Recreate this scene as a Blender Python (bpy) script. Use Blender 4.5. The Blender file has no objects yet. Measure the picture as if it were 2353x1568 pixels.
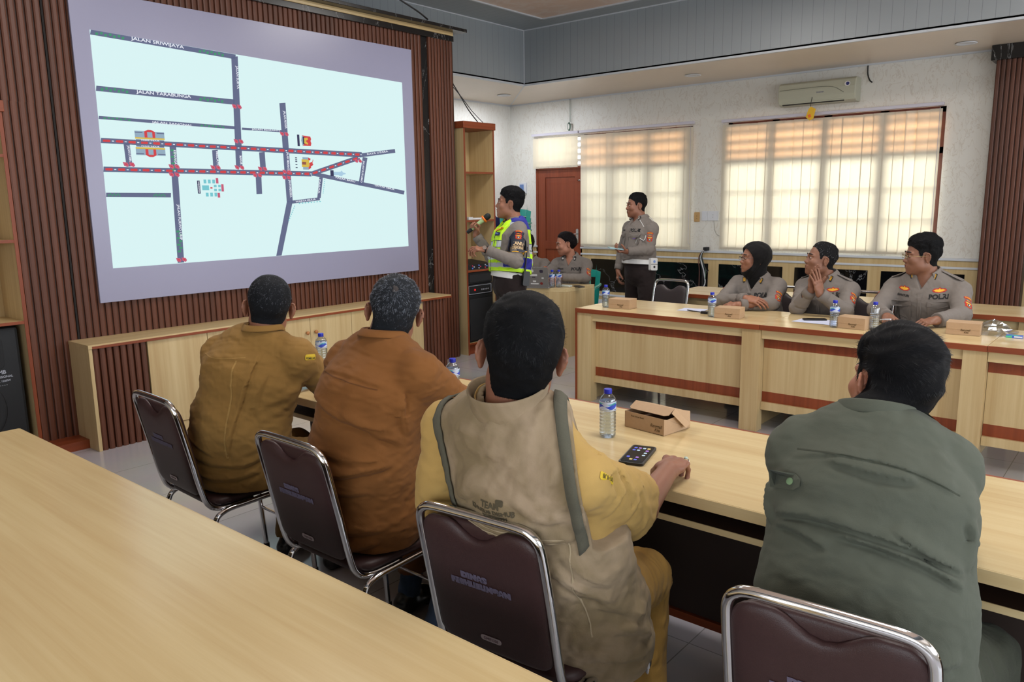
import bpy, bmesh, math, random
import numpy as np
from mathutils import Matrix, Vector
from mathutils.bvhtree import BVHTree

S = bpy.context.scene
COL = S.collection
PI = math.pi
rnd = random.Random(7)

# ---------------------------------------------------------------- camera
cam_d = bpy.data.cameras.new('camera'); cam = bpy.data.objects.new('camera', cam_d); COL.objects.link(cam)
cam_d.sensor_width = 36.0; cam_d.lens = 27.40; cam_d.clip_start = 0.05; cam_d.clip_end = 60
_yaw, _pitch, _roll = -0.700798, -0.177441, -0.014475
_f = Vector((math.sin(_yaw)*math.cos(_pitch), math.cos(_yaw)*math.cos(_pitch), math.sin(_pitch)))
_r = Vector((math.cos(_yaw), -math.sin(_yaw), 0)); _u = _r.cross(_f)
_r2 = _r*math.cos(_roll)+_u*math.sin(_roll); _u2 = -_r*math.sin(_roll)+_u*math.cos(_roll)
cam.matrix_world = Matrix(((_r2.x,_u2.x,-_f.x,0),(_r2.y,_u2.y,-_f.y,0),(_r2.z,_u2.z,-_f.z,1.6),(0,0,0,1)))
S.camera = cam

# ---------------------------------------------------------------- view
S.view_settings.view_transform = 'Standard'; S.view_settings.look = 'None'
S.view_settings.gamma = 1.0; S.view_settings.use_curve_mapping = False
S.view_settings.exposure = 0.0
S.cycles.use_denoising = True
S.cycles.max_bounces = 8; S.cycles.diffuse_bounces = 4; S.cycles.glossy_bounces = 4; S.cycles.transmission_bounces = 8; S.cycles.transparent_max_bounces = 12
S.cycles.caustics_reflective = False; S.cycles.caustics_refractive = False
S.cycles.sample_clamp_indirect = 6.0

# ---------------------------------------------------------------- world (overcast daylight outside)
world = bpy.data.worlds.new('daylight'); S.world = world; world.use_nodes = True
bgn = world.node_tree.nodes['Background']; bgn.inputs[0].default_value = (0.86, 0.93, 1.0, 1); bgn.inputs[1].default_value = 2.2

# ---------------------------------------------------------------- room lights
def area(name, loc, target, sx, sy, power, color):
    l = bpy.data.lights.new(name, 'AREA'); l.shape = 'RECTANGLE'; l.size = sx; l.size_y = sy; l.energy = power; l.color = color
    o = bpy.data.objects.new(name, l); COL.objects.link(o); o.location = loc
    d = Vector(target)-Vector(loc); o.rotation_euler = d.to_track_quat('-Z', 'Y').to_euler()
    return o
# daylight entering by the windows of the wall behind the camera and of the right wall
area('window_daylight', (0.6, -2.72, 1.75), (-0.6, 3.0, 1.2), 4.2, 1.5, 85, (0.90, 0.95, 1.0))
area('window_daylight', (2.92, 2.6, 1.75), (-2.0, 3.2, 1.0), 4.6, 1.5, 95, (0.90, 0.95, 1.0))
area('window_daylight', (2.92, 7.0, 1.75), (-2.0, 6.0, 1.0), 2.4, 1.5, 45, (0.90, 0.95, 1.0))
# ceiling fittings
for (x, y, p) in ((-3.6, 2.4, 42), (-3.6, 5.4, 42), (-0.6, 2.4, 34), (-0.6, 5.4, 38)):
    area('ceiling_lamp_light', (x, y, 3.60), (x, y, 0), 0.9, 0.9, p, (1.0, 0.97, 0.93))

# ---------------------------------------------------------------- node materials
MATS = {}
def _new(name):
    m = bpy.data.materials.new(name); m.use_nodes = True
    nt = m.node_tree; b = nt.nodes['Principled BSDF']; MATS[name] = m
    return m, nt, b
def srgb(*c):
    if len(c) == 1: c = c[0]
    return tuple(((v/255)/12.92 if v/255 <= 0.04045 else ((v/255+0.055)/1.055)**2.4) for v in c)+(1,)
def plain(name, c, rough=0.5, metal=0.0, spec=0.5, noise=0.0, scale=30, bump=0.0, bscale=200, coat=0.0, emit=None, estr=1.0):
    if name in MATS: return MATS[name]
    m, nt, b = _new(name); c = srgb(c)
    b.inputs['Base Color'].default_value = c; b.inputs['Roughness'].default_value = rough; b.inputs['Metallic'].default_value = metal
    b.inputs['Specular IOR Level'].default_value = spec; b.inputs['Coat Weight'].default_value = coat
    tc = nt.nodes.new('ShaderNodeTexCoord')
    n = nt.nodes.new('ShaderNodeTexNoise'); n.inputs['Scale'].default_value = scale; n.inputs['Detail'].default_value = 4
    nt.links.new(tc.outputs['Object'], n.inputs['Vector'])
    mx = nt.nodes.new('ShaderNodeMix'); mx.data_type = 'RGBA'; k = noise
    mx.inputs[6].default_value = tuple(v*(1-k) for v in c[:3])+(1,); mx.inputs[7].default_value = tuple(min(1, v*(1+k)) for v in c[:3])+(1,)
    nt.links.new(n.outputs['Fac'], mx.inputs[0]); nt.links.new(mx.outputs[2], b.inputs['Base Color'])
    if bump > 0:
        n2 = nt.nodes.new('ShaderNodeTexNoise'); n2.inputs['Scale'].default_value = bscale; n2.inputs['Detail'].default_value = 3
        nt.links.new(tc.outputs['Object'], n2.inputs['Vector'])
        bp = nt.nodes.new('ShaderNodeBump'); bp.inputs['Strength'].default_value = bump; bp.inputs['Distance'].default_value = 0.002
        nt.links.new(n2.outputs['Fac'], bp.inputs['Height']); nt.links.new(bp.outputs[0], b.inputs['Normal'])
    if emit:
        b.inputs['Emission Color'].default_value = srgb(emit); b.inputs['Emission Strength'].default_value = estr
    return m
def wood(name, c1, c2, axis='z', rough=0.35, scale=1.0, contrast=1.0, spec=0.4):
    """wood laminate; the grain runs along the given object axis"""
    if name in MATS: return MATS[name]
    m, nt, b = _new(name)
    tc = nt.nodes.new('ShaderNodeTexCoord'); mp = nt.nodes.new('ShaderNodeMapping')
    st = [38*scale, 38*scale, 38*scale]; st['xyz'.index(axis)] = 1.1*scale
    mp.inputs['Scale'].default_value = st
    nt.links.new(tc.outputs['Object'], mp.inputs[0])
    n = nt.nodes.new('ShaderNodeTexNoise'); n.inputs['Scale'].default_value = 1.0; n.inputs['Detail'].default_value = 5; n.inputs['Roughness'].default_value = 0.65
    nt.links.new(mp.outputs[0], n.inputs['Vector'])
    mp2 = nt.nodes.new('ShaderNodeMapping'); st2 = [6*scale]*3; st2['xyz'.index(axis)] = 0.35*scale
    mp2.inputs['Scale'].default_value = st2; nt.links.new(tc.outputs['Object'], mp2.inputs[0])
    n2 = nt.nodes.new('ShaderNodeTexNoise'); n2.inputs['Scale'].default_value = 1.0; n2.inputs['Detail'].default_value = 2; n2.inputs['Distortion'].default_value = 0.6
    nt.links.new(mp2.outputs[0], n2.inputs['Vector'])
    ad = nt.nodes.new('ShaderNodeMath'); ad.operation = 'ADD'; nt.links.new(n.outputs['Fac'], ad.inputs[0]); nt.links.new(n2.outputs['Fac'], ad.inputs[1])
    r = nt.nodes.new('ShaderNodeMapRange'); r.inputs[1].default_value = 1.0-0.28/contrast; r.inputs[2].default_value = 1.0+0.28/contrast
    nt.links.new(ad.outputs[0], r.inputs[0])
    mx = nt.nodes.new('ShaderNodeMix'); mx.data_type = 'RGBA'; mx.inputs[6].default_value = srgb(c1); mx.inputs[7].default_value = srgb(c2)
    nt.links.new(r.outputs[0], mx.inputs[0]); nt.links.new(mx.outputs[2], b.inputs['Base Color'])
    b.inputs['Roughness'].default_value = rough; b.inputs['Specular IOR Level'].default_value = spec
    return m
def fabric(name, c, weave=900, var=0.10, bump=0.25, rough=0.9, stain=None, stain_amt=0.0):
    if name in MATS: return MATS[name]
    m, nt, b = _new(name); c = srgb(c)
    tc = nt.nodes.new('ShaderNodeTexCoord')
    n = nt.nodes.new('ShaderNodeTexNoise'); n.inputs['Scale'].default_value = 5; n.inputs['Detail'].default_value = 6
    nt.links.new(tc.outputs['Object'], n.inputs['Vector'])
    mx = nt.nodes.new('ShaderNodeMix'); mx.data_type = 'RGBA'
    mx.inputs[6].default_value = tuple(v*(1-var) for v in c[:3])+(1,); mx.inputs[7].default_value = tuple(v*(1+var) for v in c[:3])+(1,)
    nt.links.new(n.outputs['Fac'], mx.inputs[0])
    out = mx.outputs[2]
    if stain:
        n3 = nt.nodes.new('ShaderNodeTexNoise'); n3.inputs['Scale'].default_value = 7; n3.inputs['Detail'].default_value = 5; n3.inputs['Distortion'].default_value = 0.8
        nt.links.new(tc.outputs['Object'], n3.inputs['Vector'])
        rr = nt.nodes.new('ShaderNodeMapRange'); rr.inputs[1].default_value = 0.42; rr.inputs[2].default_value = 0.68; rr.inputs[4].default_value = stain_amt
        nt.links.new(n3.outputs['Fac'], rr.inputs[0])
        m2 = nt.nodes.new('ShaderNodeMix'); m2.data_type = 'RGBA'; m2.inputs[7].default_value = srgb(stain)
        nt.links.new(rr.outputs[0], m2.inputs[0]); nt.links.new(out, m2.inputs[6]); out = m2.outputs[2]
    nt.links.new(out, b.inputs['Base Color'])
    w = nt.nodes.new('ShaderNodeTexNoise'); w.inputs['Scale'].default_value = weave; w.inputs['Detail'].default_value = 1
    nt.links.new(tc.outputs['Object'], w.inputs['Vector'])
    w2 = nt.nodes.new('ShaderNodeTexNoise'); w2.inputs['Scale'].default_value = 14; w2.inputs['Detail'].default_value = 4; w2.inputs['Distortion'].default_value = 1.2
    nt.links.new(tc.outputs['Object'], w2.inputs['Vector'])
    sc = nt.nodes.new('ShaderNodeMath'); sc.operation = 'MULTIPLY_ADD'; sc.inputs[1].default_value = 6.0
    nt.links.new(w2.outputs['Fac'], sc.inputs[0]); nt.links.new(w.outputs['Fac'], sc.inputs[2])
    bp = nt.nodes.new('ShaderNodeBump'); bp.inputs['Strength'].default_value = bump; bp.inputs['Distance'].default_value = 0.002
    nt.links.new(sc.outputs[0], bp.inputs['Height']); nt.links.new(bp.outputs[0], b.inputs['Normal'])
    b.inputs['Roughness'].default_value = rough; b.inputs['Specular IOR Level'].default_value = 0.25
    b.inputs['Sheen Weight'].default_value = 0.04
    return m
def skin(name, c, rough=0.5):
    if name in MATS: return MATS[name]
    m, nt, b = _new(name); c = srgb(c)
    tc = nt.nodes.new('ShaderNodeTexCoord')
    n = nt.nodes.new('ShaderNodeTexNoise'); n.inputs['Scale'].default_value = 22; n.inputs['Detail'].default_value = 5
    nt.links.new(tc.outputs['Object'], n.inputs['Vector'])
    mx = nt.nodes.new('ShaderNodeMix'); mx.data_type = 'RGBA'
    mx.inputs[6].default_value = (c[0]*0.86, c[1]*0.80, c[2]*0.80, 1); mx.inputs[7].default_value = (c[0]*1.1, c[1]*1.08, c[2]*1.05, 1)
    nt.links.new(n.outputs['Fac'], mx.inputs[0]); nt.links.new(mx.outputs[2], b.inputs['Base Color'])
    b.inputs['Subsurface Weight'].default_value = 0.12; b.inputs['Subsurface Radius'].default_value = (0.01, 0.004, 0.002); b.inputs['Subsurface Scale'].default_value = 0.6
    b.inputs['Roughness'].default_value = rough; b.inputs['Specular IOR Level'].default_value = 0.45
    n2 = nt.nodes.new('ShaderNodeTexNoise'); n2.inputs['Scale'].default_value = 260; n2.inputs['Detail'].default_value = 2
    nt.links.new(tc.outputs['Object'], n2.inputs['Vector'])
    bp = nt.nodes.new('ShaderNodeBump'); bp.inputs['Strength'].default_value = 0.15; bp.inputs['Distance'].default_value = 0.001
    nt.links.new(n2.outputs['Fac'], bp.inputs['Height']); nt.links.new(bp.outputs[0], b.inputs['Normal'])
    return m

# ---------------------------------------------------------------- objects
def tag(o, label=None, cat=None, group=None, kind=None):
    if label: o['label'] = label
    if cat: o['category'] = cat
    if group: o['group'] = group
    if kind: o['kind'] = kind
    return o
def thing(name, loc, label, cat, group=None, rz=0.0):
    o = bpy.data.objects.new(name, None); COL.objects.link(o); o.location = loc; o.rotation_euler = (0, 0, rz)
    o.empty_display_size = 0.05
    return tag(o, label, cat, group)

class MB:
    """collects faces and links them as ONE mesh object"""
    def __init__(s): s.v = []; s.f = []; s.m = []; s.sm = []
    def add(s, vs, fs, mat=0, M=None, smooth=False):
        b = len(s.v)
        s.v += [tuple(M @ Vector(v)) if M is not None else tuple(v) for v in vs]
        for f in fs: s.f.append([b+i for i in f]); s.m.append(mat); s.sm.append(smooth)
        return s
    def box(s, x0, y0, z0, x1, y1, z1, mat=0, M=None):
        vs = [(x, y, z) for x in (x0, x1) for y in (y0, y1) for z in (z0, z1)]
        return s.add(vs, [(0,1,3,2),(4,6,7,5),(0,4,5,1),(2,3,7,6),(0,2,6,4),(1,5,7,3)], mat, M)
    def quad(s, a, b, c, d, mat=0, M=None): return s.add([a, b, c, d], [(0,1,2,3)], mat, M)
    def prism(s, pts, z0, z1, mat=0, M=None, smooth=False):
        n = len(pts); vs = [(p[0], p[1], z0) for p in pts]+[(p[0], p[1], z1) for p in pts]
        s.add(vs, [tuple(reversed(range(n))), tuple(range(n, 2*n))], mat, M)
        return s.add(vs, [(i, (i+1) % n, n+(i+1) % n, n+i) for i in range(n)], mat, M, smooth)
    def tube(s, pts, r, n=10, mat=0, M=None, caps=True, closed=False):
        pts = [Vector(p) for p in pts]; k = len(pts); R = r if hasattr(r, '__len__') else [r]*k
        vs = []; up = None
        for i, p in enumerate(pts):
            if closed: t = (pts[(i+1) % k]-pts[i-1]).normalized()
            else: t = (pts[min(i+1, k-1)]-pts[max(i-1, 0)]).normalized()
            if up is None:
                up = Vector((0, 0, 1)) if abs(t.z) < 0.9 else Vector((1, 0, 0))
            a = (up-t*up.dot(t)).normalized(); b = t.cross(a); up = a
            for j in range(n):
                an = 2*PI*j/n; vs.append(p+(a*math.cos(an)+b*math.sin(an))*R[i])
        fs = []
        for i in range(k if closed else k-1):
            i2 = (i+1) % k
            for j in range(n): fs.append((i*n+j, i*n+(j+1) % n, i2*n+(j+1) % n, i2*n+j))
        s.add(vs, fs, mat, M, True)
        if caps and not closed: s.add(vs, [tuple(reversed(range(n))), tuple(range((k-1)*n, k*n))], mat, M)
        return s
    def lathe(s, prof, n=24, mat=0, M=None, smooth=True):
        vs = [(r*math.cos(2*PI*j/n), r*math.sin(2*PI*j/n), z) for r, z in prof for j in range(n)]
        fs = [(i*n+j, i*n+(j+1) % n, (i+1)*n+(j+1) % n, (i+1)*n+j) for i in range(len(prof)-1) for j in range(n)]
        s.add(vs, fs, mat, M, smooth)
        if prof[0][0] > 1e-5: s.add(vs[:n], [tuple(reversed(range(n)))], mat, M)
        if prof[-1][0] > 1e-5: s.add(vs[-n:], [tuple(range(n))], mat, M)
        return s
    def mesh(s, name, mats):
        me = bpy.data.meshes.new(name); me.from_pydata(s.v, [], s.f)
        for m in (mats if isinstance(mats, (list, tuple)) else [mats]): me.materials.append(m)
        me.polygons.foreach_set('material_index', s.m); me.polygons.foreach_set('use_smooth', s.sm); me.update()
        return me
    def build(s, name, mats, parent=None, loc=(0,0,0), bevel=0.0, segs=2, fix=True):
        me = s.mesh(name, mats)
        if fix:
            bm = bmesh.new(); bm.from_mesh(me); bmesh.ops.remove_doubles(bm, verts=bm.verts, dist=1e-6)
            bmesh.ops.recalc_face_normals(bm, faces=bm.faces); bm.to_mesh(me); bm.free()
        o = bpy.data.objects.new(name, me); COL.objects.link(o); o.location = loc
        if parent: o.parent = parent
        if bevel > 0:
            md = o.modifiers.new('bevel', 'BEVEL'); md.width = bevel; md.segments = segs; md.limit_method = 'ANGLE'; md.angle_limit = 0.6
            md.harden_normals = False
        return o
def copy_tree(o, parent=None):
    c = o.copy(); COL.objects.link(c); c.parent = parent
    for ch in list(o.children): copy_tree(ch, c)
    return c
def struct(o, k='structure'): o['kind'] = k; return o
def rot(ax, a): return Matrix.Rotation(a, 4, ax)
def tr(x, y, z): return Matrix.Translation((x, y, z))
def frame(o, x, y):
    """matrix of a plane: origin o, x axis, y axis, z = normal"""
    x = Vector(x).normalized(); y = Vector(y); y = (y-x*y.dot(x)).normalized(); z = x.cross(y)
    return Matrix(((x.x,y.x,z.x,o[0]),(x.y,y.y,z.y,o[1]),(x.z,y.z,z.z,o[2]),(0,0,0,1)))
_tx = {}
def text_geo(body, size=1.0, bold=0.0, extrude=0.0, align='CENTER', shear=0.0, space=1.0):
    key = (body, size, bold, extrude, align, shear, space)
    if key in _tx: return _tx[key]
    cu = bpy.data.curves.new('lettering', 'FONT'); cu.body = body; cu.size = size; cu.offset = bold; cu.extrude = extrude
    cu.align_x = align; cu.align_y = 'CENTER'; cu.shear = shear; cu.space_character = space; cu.resolution_u = 3
    o = bpy.data.objects.new('lettering', cu); COL.objects.link(o)
    dg = bpy.context.evaluated_depsgraph_get(); me = bpy.data.meshes.new_from_object(o.evaluated_get(dg))
    vs = [tuple(v.co) for v in me.vertices]; fs = [tuple(p.vertices) for p in me.polygons]
    bpy.data.objects.remove(o); bpy.data.curves.remove(cu); bpy.data.meshes.remove(me)
    _tx[key] = (vs, fs); return vs, fs
def smooth_path(pts, n=8, closed=False):
    """catmull-rom through points"""
    P = [Vector(p) for p in pts]; out = []; k = len(P)
    rng = range(k) if closed else range(k-1)
    for i in rng:
        p0 = P[i-1] if (closed or i > 0) else P[0]; p1 = P[i]; p2 = P[(i+1) % k]; p3 = P[(i+2) % k] if (closed or i+2 < k) else P[-1]
        for j in range(n):
            t = j/n; out.append(0.5*((2*p1)+(-p0+p2)*t+(2*p0-5*p1+4*p2-p3)*t*t+(-p0+3*p1-3*p2+p3)*t**3))
    if not closed: out.append(P[-1])
    return out
def round_rect(w, h, r, n=5):
    pts = []
    for cx, cy, a0 in ((w/2-r, h/2-r, 0), (-w/2+r, h/2-r, 90), (-w/2+r, -h/2+r, 180), (w/2-r, -h/2+r, 270)):
        for j in range(n+1):
            a = math.radians(a0+90*j/n); pts.append((cx+r*math.cos(a), cy+r*math.sin(a)))
    return pts
# ================================================================= MATERIALS
LW = wood('light_laminate', (204,182,138), (182,155,110), 'z', 0.33)
LWX = wood('light_laminate_x', (212,192,148), (194,168,122), 'x', 0.17, contrast=0.8)
LWY = wood('light_laminate_y', (204,182,138), (182,155,110), 'y', 0.3)
RB = wood('red_brown_laminate', (142,70,38), (112,50,26), 'z', 0.4)
RBX = wood('red_brown_laminate_x', (142,70,38), (112,50,26), 'x', 0.4)
RBY = wood('red_brown_laminate_y', (142,70,38), (112,50,26), 'y', 0.4)
SLAT = wood('slat_wood', (104,60,42), (76,43,29), 'z', 0.45, contrast=0.9)
DOORW = wood('door_wood', (134,66,40), (112,50,30), 'z', 0.38)
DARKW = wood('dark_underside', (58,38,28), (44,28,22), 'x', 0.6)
BLACKM = None
WHITE = plain('white_paint', (206,208,214), 0.45)
def marble(name, base, vein, thr=(0.50,0.56), rough=0.5, scale=2.6, squash=2.2, spec=0.4, ang=0.6, amt=0.5, bump=0.0):
    m, nt, b = _new(name)
    tc = nt.nodes.new('ShaderNodeTexCoord'); mp = nt.nodes.new('ShaderNodeMapping'); mp.inputs['Rotation'].default_value = (ang, ang, 0.3)
    mp.inputs['Scale'].default_value = (1, squash, 1/ squash*1.6); nt.links.new(tc.outputs['Object'], mp.inputs[0])
    n = nt.nodes.new('ShaderNodeTexNoise'); n.inputs['Scale'].default_value = scale; n.inputs['Detail'].default_value = 9; n.inputs['Roughness'].default_value = 0.6; n.inputs['Distortion'].default_value = 1.4
    nt.links.new(mp.outputs[0], n.inputs['Vector'])
    s = nt.nodes.new('ShaderNodeMath'); s.operation = 'SUBTRACT'; s.inputs[1].default_value = 0.5; nt.links.new(n.outputs['Fac'], s.inputs[0])
    a = nt.nodes.new('ShaderNodeMath'); a.operation = 'ABSOLUTE'; nt.links.new(s.outputs[0], a.inputs[0])
    r = nt.nodes.new('ShaderNodeMapRange'); r.inputs[1].default_value = 0.0; r.inputs[2].default_value = thr[1]-0.5; r.inputs[3].default_value = amt; r.inputs[4].default_value = 0.0
    nt.links.new(a.outputs[0], r.inputs[0])
    mx = nt.nodes.new('ShaderNodeMix'); mx.data_type = 'RGBA'; mx.inputs[6].default_value = srgb(base); mx.inputs[7].default_value = srgb(vein)
    nt.links.new(r.outputs[0], mx.inputs[0]); nt.links.new(mx.outputs[2], b.inputs['Base Color'])
    b.inputs['Roughness'].default_value = rough; b.inputs['Specular IOR Level'].default_value = spec
    if bump:
        bp = nt.nodes.new('ShaderNodeBump'); bp.inputs['Strength'].default_value = bump; bp.inputs['Distance'].default_value = 0.004
        nt.links.new(n.outputs['Fac'], bp.inputs['Height']); nt.links.new(bp.outputs[0], b.inputs['Normal'])
    return m
WALLM = marble('cream_marble_wallpaper', (216,214,208), (176,160,142), thr=(0,0.52), rough=0.42, scale=9.0, squash=3.0, amt=0.45, bump=0.25)
BLACKM = marble('black_marble', (13,13,15), (150,150,152), thr=(0,0.502), rough=0.08, scale=0.55, squash=1.5, spec=0.6, amt=0.9)
BLACKM2 = marble('black_stone_trim', (24,22,22), (170,170,170), thr=(0,0.502), rough=0.25, scale=0.9, amt=0.9)
def floor_mat():
    m, nt, b = _new('floor_tiles')
    tc = nt.nodes.new('ShaderNodeTexCoord'); br = nt.nodes.new('ShaderNodeTexBrick')
    br.offset = 0.0; br.inputs['Scale'].default_value = 1.0; br.inputs['Brick Width'].default_value = 0.6; br.inputs['Row Height'].default_value = 0.6
    br.inputs['Mortar Size'].default_value = 0.0022; br.inputs['Mortar Smooth'].default_value = 0.0; br.inputs['Bias'].default_value = 0.0
    br.inputs['Color1'].default_value = srgb(184,182,184); br.inputs['Color2'].default_value = srgb(178,176,178); br.inputs['Mortar'].default_value = srgb(134,132,130)
    nt.links.new(tc.outputs['Object'], br.inputs['Vector'])
    n = nt.nodes.new('ShaderNodeTexNoise'); n.inputs['Scale'].default_value = 2.5; n.inputs['Detail'].default_value = 7; nt.links.new(tc.outputs['Object'], n.inputs['Vector'])
    mx = nt.nodes.new('ShaderNodeMix'); mx.data_type = 'RGBA'; mx.blend_type = 'MULTIPLY'; mx.inputs[0].default_value = 0.25
    nt.links.new(br.outputs['Color'], mx.inputs[6]); nt.links.new(n.outputs['Color'], mx.inputs[7]); nt.links.new(mx.outputs[2], b.inputs['Base Color'])
    b.inputs['Roughness'].default_value = 0.13; b.inputs['Specular IOR Level'].default_value = 0.5
    return m
def plank_mat(name, c, groove, axis, pitch=0.1, rough=0.35):
    """pvc ceiling cladding: grooves repeat along the given axis"""
    m, nt, b = _new(name)
    tc = nt.nodes.new('ShaderNodeTexCoord'); sp = nt.nodes.new('ShaderNodeSeparateXYZ'); nt.links.new(tc.outputs['Object'], sp.inputs[0])
    md = nt.nodes.new('ShaderNodeMath'); md.operation = 'PINGPONG'; md.inputs[1].default_value = pitch/2; nt.links.new(sp.outputs['XYZ'.index(axis.upper())], md.inputs[0])
    r = nt.nodes.new('ShaderNodeMapRange'); r.inputs[1].default_value = 0.0; r.inputs[2].default_value = 0.003; nt.links.new(md.outputs[0], r.inputs[0])
    n = nt.nodes.new('ShaderNodeTexNoise'); n.inputs['Scale'].default_value = 1.3; n.inputs['Detail'].default_value = 5; nt.links.new(tc.outputs['Object'], n.inputs['Vector'])
    cr = nt.nodes.new('ShaderNodeMix'); cr.data_type = 'RGBA'; c1 = srgb(c); cr.inputs[6].default_value = tuple(v*0.9 for v in c1[:3])+(1,); cr.inputs[7].default_value = tuple(v*1.08 for v in c1[:3])+(1,)
    nt.links.new(n.outputs['Fac'], cr.inputs[0])
    mx = nt.nodes.new('ShaderNodeMix'); mx.data_type = 'RGBA'; mx.inputs[6].default_value = srgb(groove); nt.links.new(cr.outputs[2], mx.inputs[7]); nt.links.new(r.outputs[0], mx.inputs[0])
    nt.links.new(mx.outputs[2], b.inputs['Base Color']); b.inputs['Roughness'].default_value = rough
    return m
CEIL = plank_mat('grey_ceiling_planks', (150,156,160), (110,115,120), 'y', 0.1)
FASX = plank_mat('grey_fascia_planks_x', (152,158,162), (112,118,122), 'x', 0.1)
FASY = plank_mat('grey_fascia_planks_y', (152,158,162), (118,124,128), 'y', 0.1)
SOFX = plank_mat('cream_soffit_planks', (212,196,178), (200,184,166), 'y', 0.1, 0.3)
PEACH = marble('peach_ceiling_panel', (206,178,158), (216,206,198), thr=(0,0.56), rough=0.3, scale=1.1, amt=0.5)

XL, YB, XR, YF = -7.73, 9.2, 3.0, -2.8
ZS, ZC = 3.0, 3.645
# ================================================================= ROOM SHELL
f = MB(); f.box(XL-0.1, YF-0.1, -0.08, XR+0.1, YB+0.1, 0.0); struct(f.build('floor', floor_mat()))
def wall_with_holes(name, axis, c, t, u0, u1, z0, z1, holes, mat):
    """wall slab at coordinate c (thickness t outwards) spanning u0..u1, with rectangular openings (ua,ub,za,zb)"""
    m = MB(); us = sorted({u0, u1}|{h[0] for h in holes}|{h[1] for h in holes}); zs = sorted({z0, z1}|{h[2] for h in holes}|{h[3] for h in holes})
    for i in range(len(us)-1):
        for j in range(len(zs)-1):
            uc, zc = (us[i]+us[i+1])/2, (zs[j]+zs[j+1])/2
            if any(h[0] < uc < h[1] and h[2] < zc < h[3] for h in holes): continue
            if axis == 'y': m.box(us[i], min(c, c+t), zs[j], us[i+1], max(c, c+t), zs[j+1])
            else: m.box(min(c, c+t), us[i], zs[j], max(c, c+t), us[i+1], zs[j+1])
    return struct(m.build(name, mat))
W1 = (-6.40, -4.74, 0.98, 2.50); WT = (-7.21, -6.43, 2.07, 2.50); W2 = (-4.27, -1.90, 1.0, 2.50); DR = (-7.21, -6.43, 0.0, 2.045)
wall_with_holes('wall_back', 'y', YB, 0.15, XL, XR, 0, ZC, [W1, WT, W2, DR], WALLM)
wall_with_holes('wall_left', 'x', XL, -0.15, YF, YB, 0, ZC, [], WALLM)
wall_with_holes('wall_right', 'x', XR, 0.15, YF, YB, 0, ZC, [(0.3, 4.9, 1.0, 2.5), (5.8, 8.2, 1.0, 2.5)], WALLM)
wall_with_holes('wall_front', 'y', YF, -0.15, XL, XR, 0, ZC, [(-1.5, 2.7, 1.0, 2.5)], WALLM)
c = MB(); c.box(XL, YF, ZC, XR, YB, ZC+0.1, 0); struct(c.build('ceiling', CEIL))
# lowered soffit ring with plank fascia
SX0, SY1, SX1, SY0 = -6.30, 7.772, 1.6, -1.4
s = MB()
for (a, b_, c_, d) in ((XL, SY1, XR, YB), (XL, YF, XR, SY0), (XL, SY0, SX0, SY1), (SX1, SY0, XR, SY1)):
    s.box(a, b_, ZS, c_, d, ZS+0.03)
struct(s.build('ceiling_soffit', SOFX))
s = MB(); s.box(SX0-0.02, SY0, ZS, SX0, SY1, ZC, 0); s.box(SX1, SY0, ZS, SX1+0.02, SY1, ZC, 0); struct(s.build('ceiling_fascia', FASY))
s = MB(); s.box(SX0, SY1, ZS, SX1, SY1+0.02, ZC, 0); s.box(SX0, SY0-0.02, ZS, SX1, SY0, ZC, 0); struct(s.build('ceiling_fascia', FASX))
# white corner trims
TRM = plain('white_trim', (196,200,206), 0.35)
s = MB()
s.box(SX0, SY1-0.012, ZC-0.012, SX1, SY1, ZC); s.box(SX0, SY0, ZC-0.012, SX0+0.012, SY1, ZC); s.box(SX0, SY1-0.008, ZS, SX0+0.008, SY1, ZC)
s.box(SX0-0.02, SY1-0.014, ZS-0.008, SX1, SY1+0.02, ZS+0.012); s.box(SX0-0.02, SY0, ZS-0.008, SX0+0.012, SY1, ZS+0.012)
s.box(XL, YB-0.018, ZS-0.018, XR, YB, ZS); s.box(XL, YF, ZS-0.018, XL+0.018, YB, ZS)
s.add([(SX0-0.01,SY1,ZS-0.004),(SX0+0.01,SY1,ZS-0.004),(XL+0.01,YB,ZS-0.004),(XL-0.01,YB,ZS-0.004)], [(0,1,2,3)])
struct(s.build('trim_1', TRM))
# peach raised panel in the middle of the ceiling with its white frame
s = MB(); s.box(-5.70, -0.6, ZC-0.012, 1.0, 7.39, ZC-0.002, 0); struct(s.build('ceiling_panel', PEACH))
s = MB()
for (a, b_, c_, d) in ((-5.725, 7.37, 1.025, 7.40), (-5.725, -0.62, -5.70, 7.40), (1.0, -0.62, 1.025, 7.40), (-5.725, -0.62, 1.025, -0.59)): s.box(a, b_, ZC-0.024, c_, d, ZC)
struct(s.build('trim_2', TRM))

# ---- dado on the back wall
def dado(x0, x1, y, black, name):
    s = MB()
    s.box(x0, y-0.03, 0.86, x1, y, 0.925, 0); s.box(x0, y-0.03, 0.22, x1, y, 0.84, 0)
    struct(s.build(name, [LW]))
    t = MB()
    t.box(x0, y-0.05, 0.925, x1, y, 0.952); t.box(x0, y-0.042, 0.838, x1, y, 0.862); t.box(x0, y-0.042, 0.272, x1, y, 0.30)
    t.box(x0, y-0.035, 0.0, x1, y, 0.222)
    struct(t.build('trim_3', TRM, bevel=0.004))
    b = MB()
    for a, c in black: b.box(a, y-0.034, 0.34, c, y-0.028, 0.787)
    struct(b.build('trim_4', BLACKM))
dado(-6.43, -1.46, YB, [(-6.25,-5.42),(-5.275,-4.465),(-4.32,-3.51),(-3.365,-2.55),(-2.41,-1.60)], 'baseboard_back')
dado(-1.08, XR, YB, [(-0.95,-0.14),(0.0,0.81),(0.95,1.76)], 'baseboard_back')
dado(XL, -7.21, YB, [], 'baseboard_back')
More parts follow.
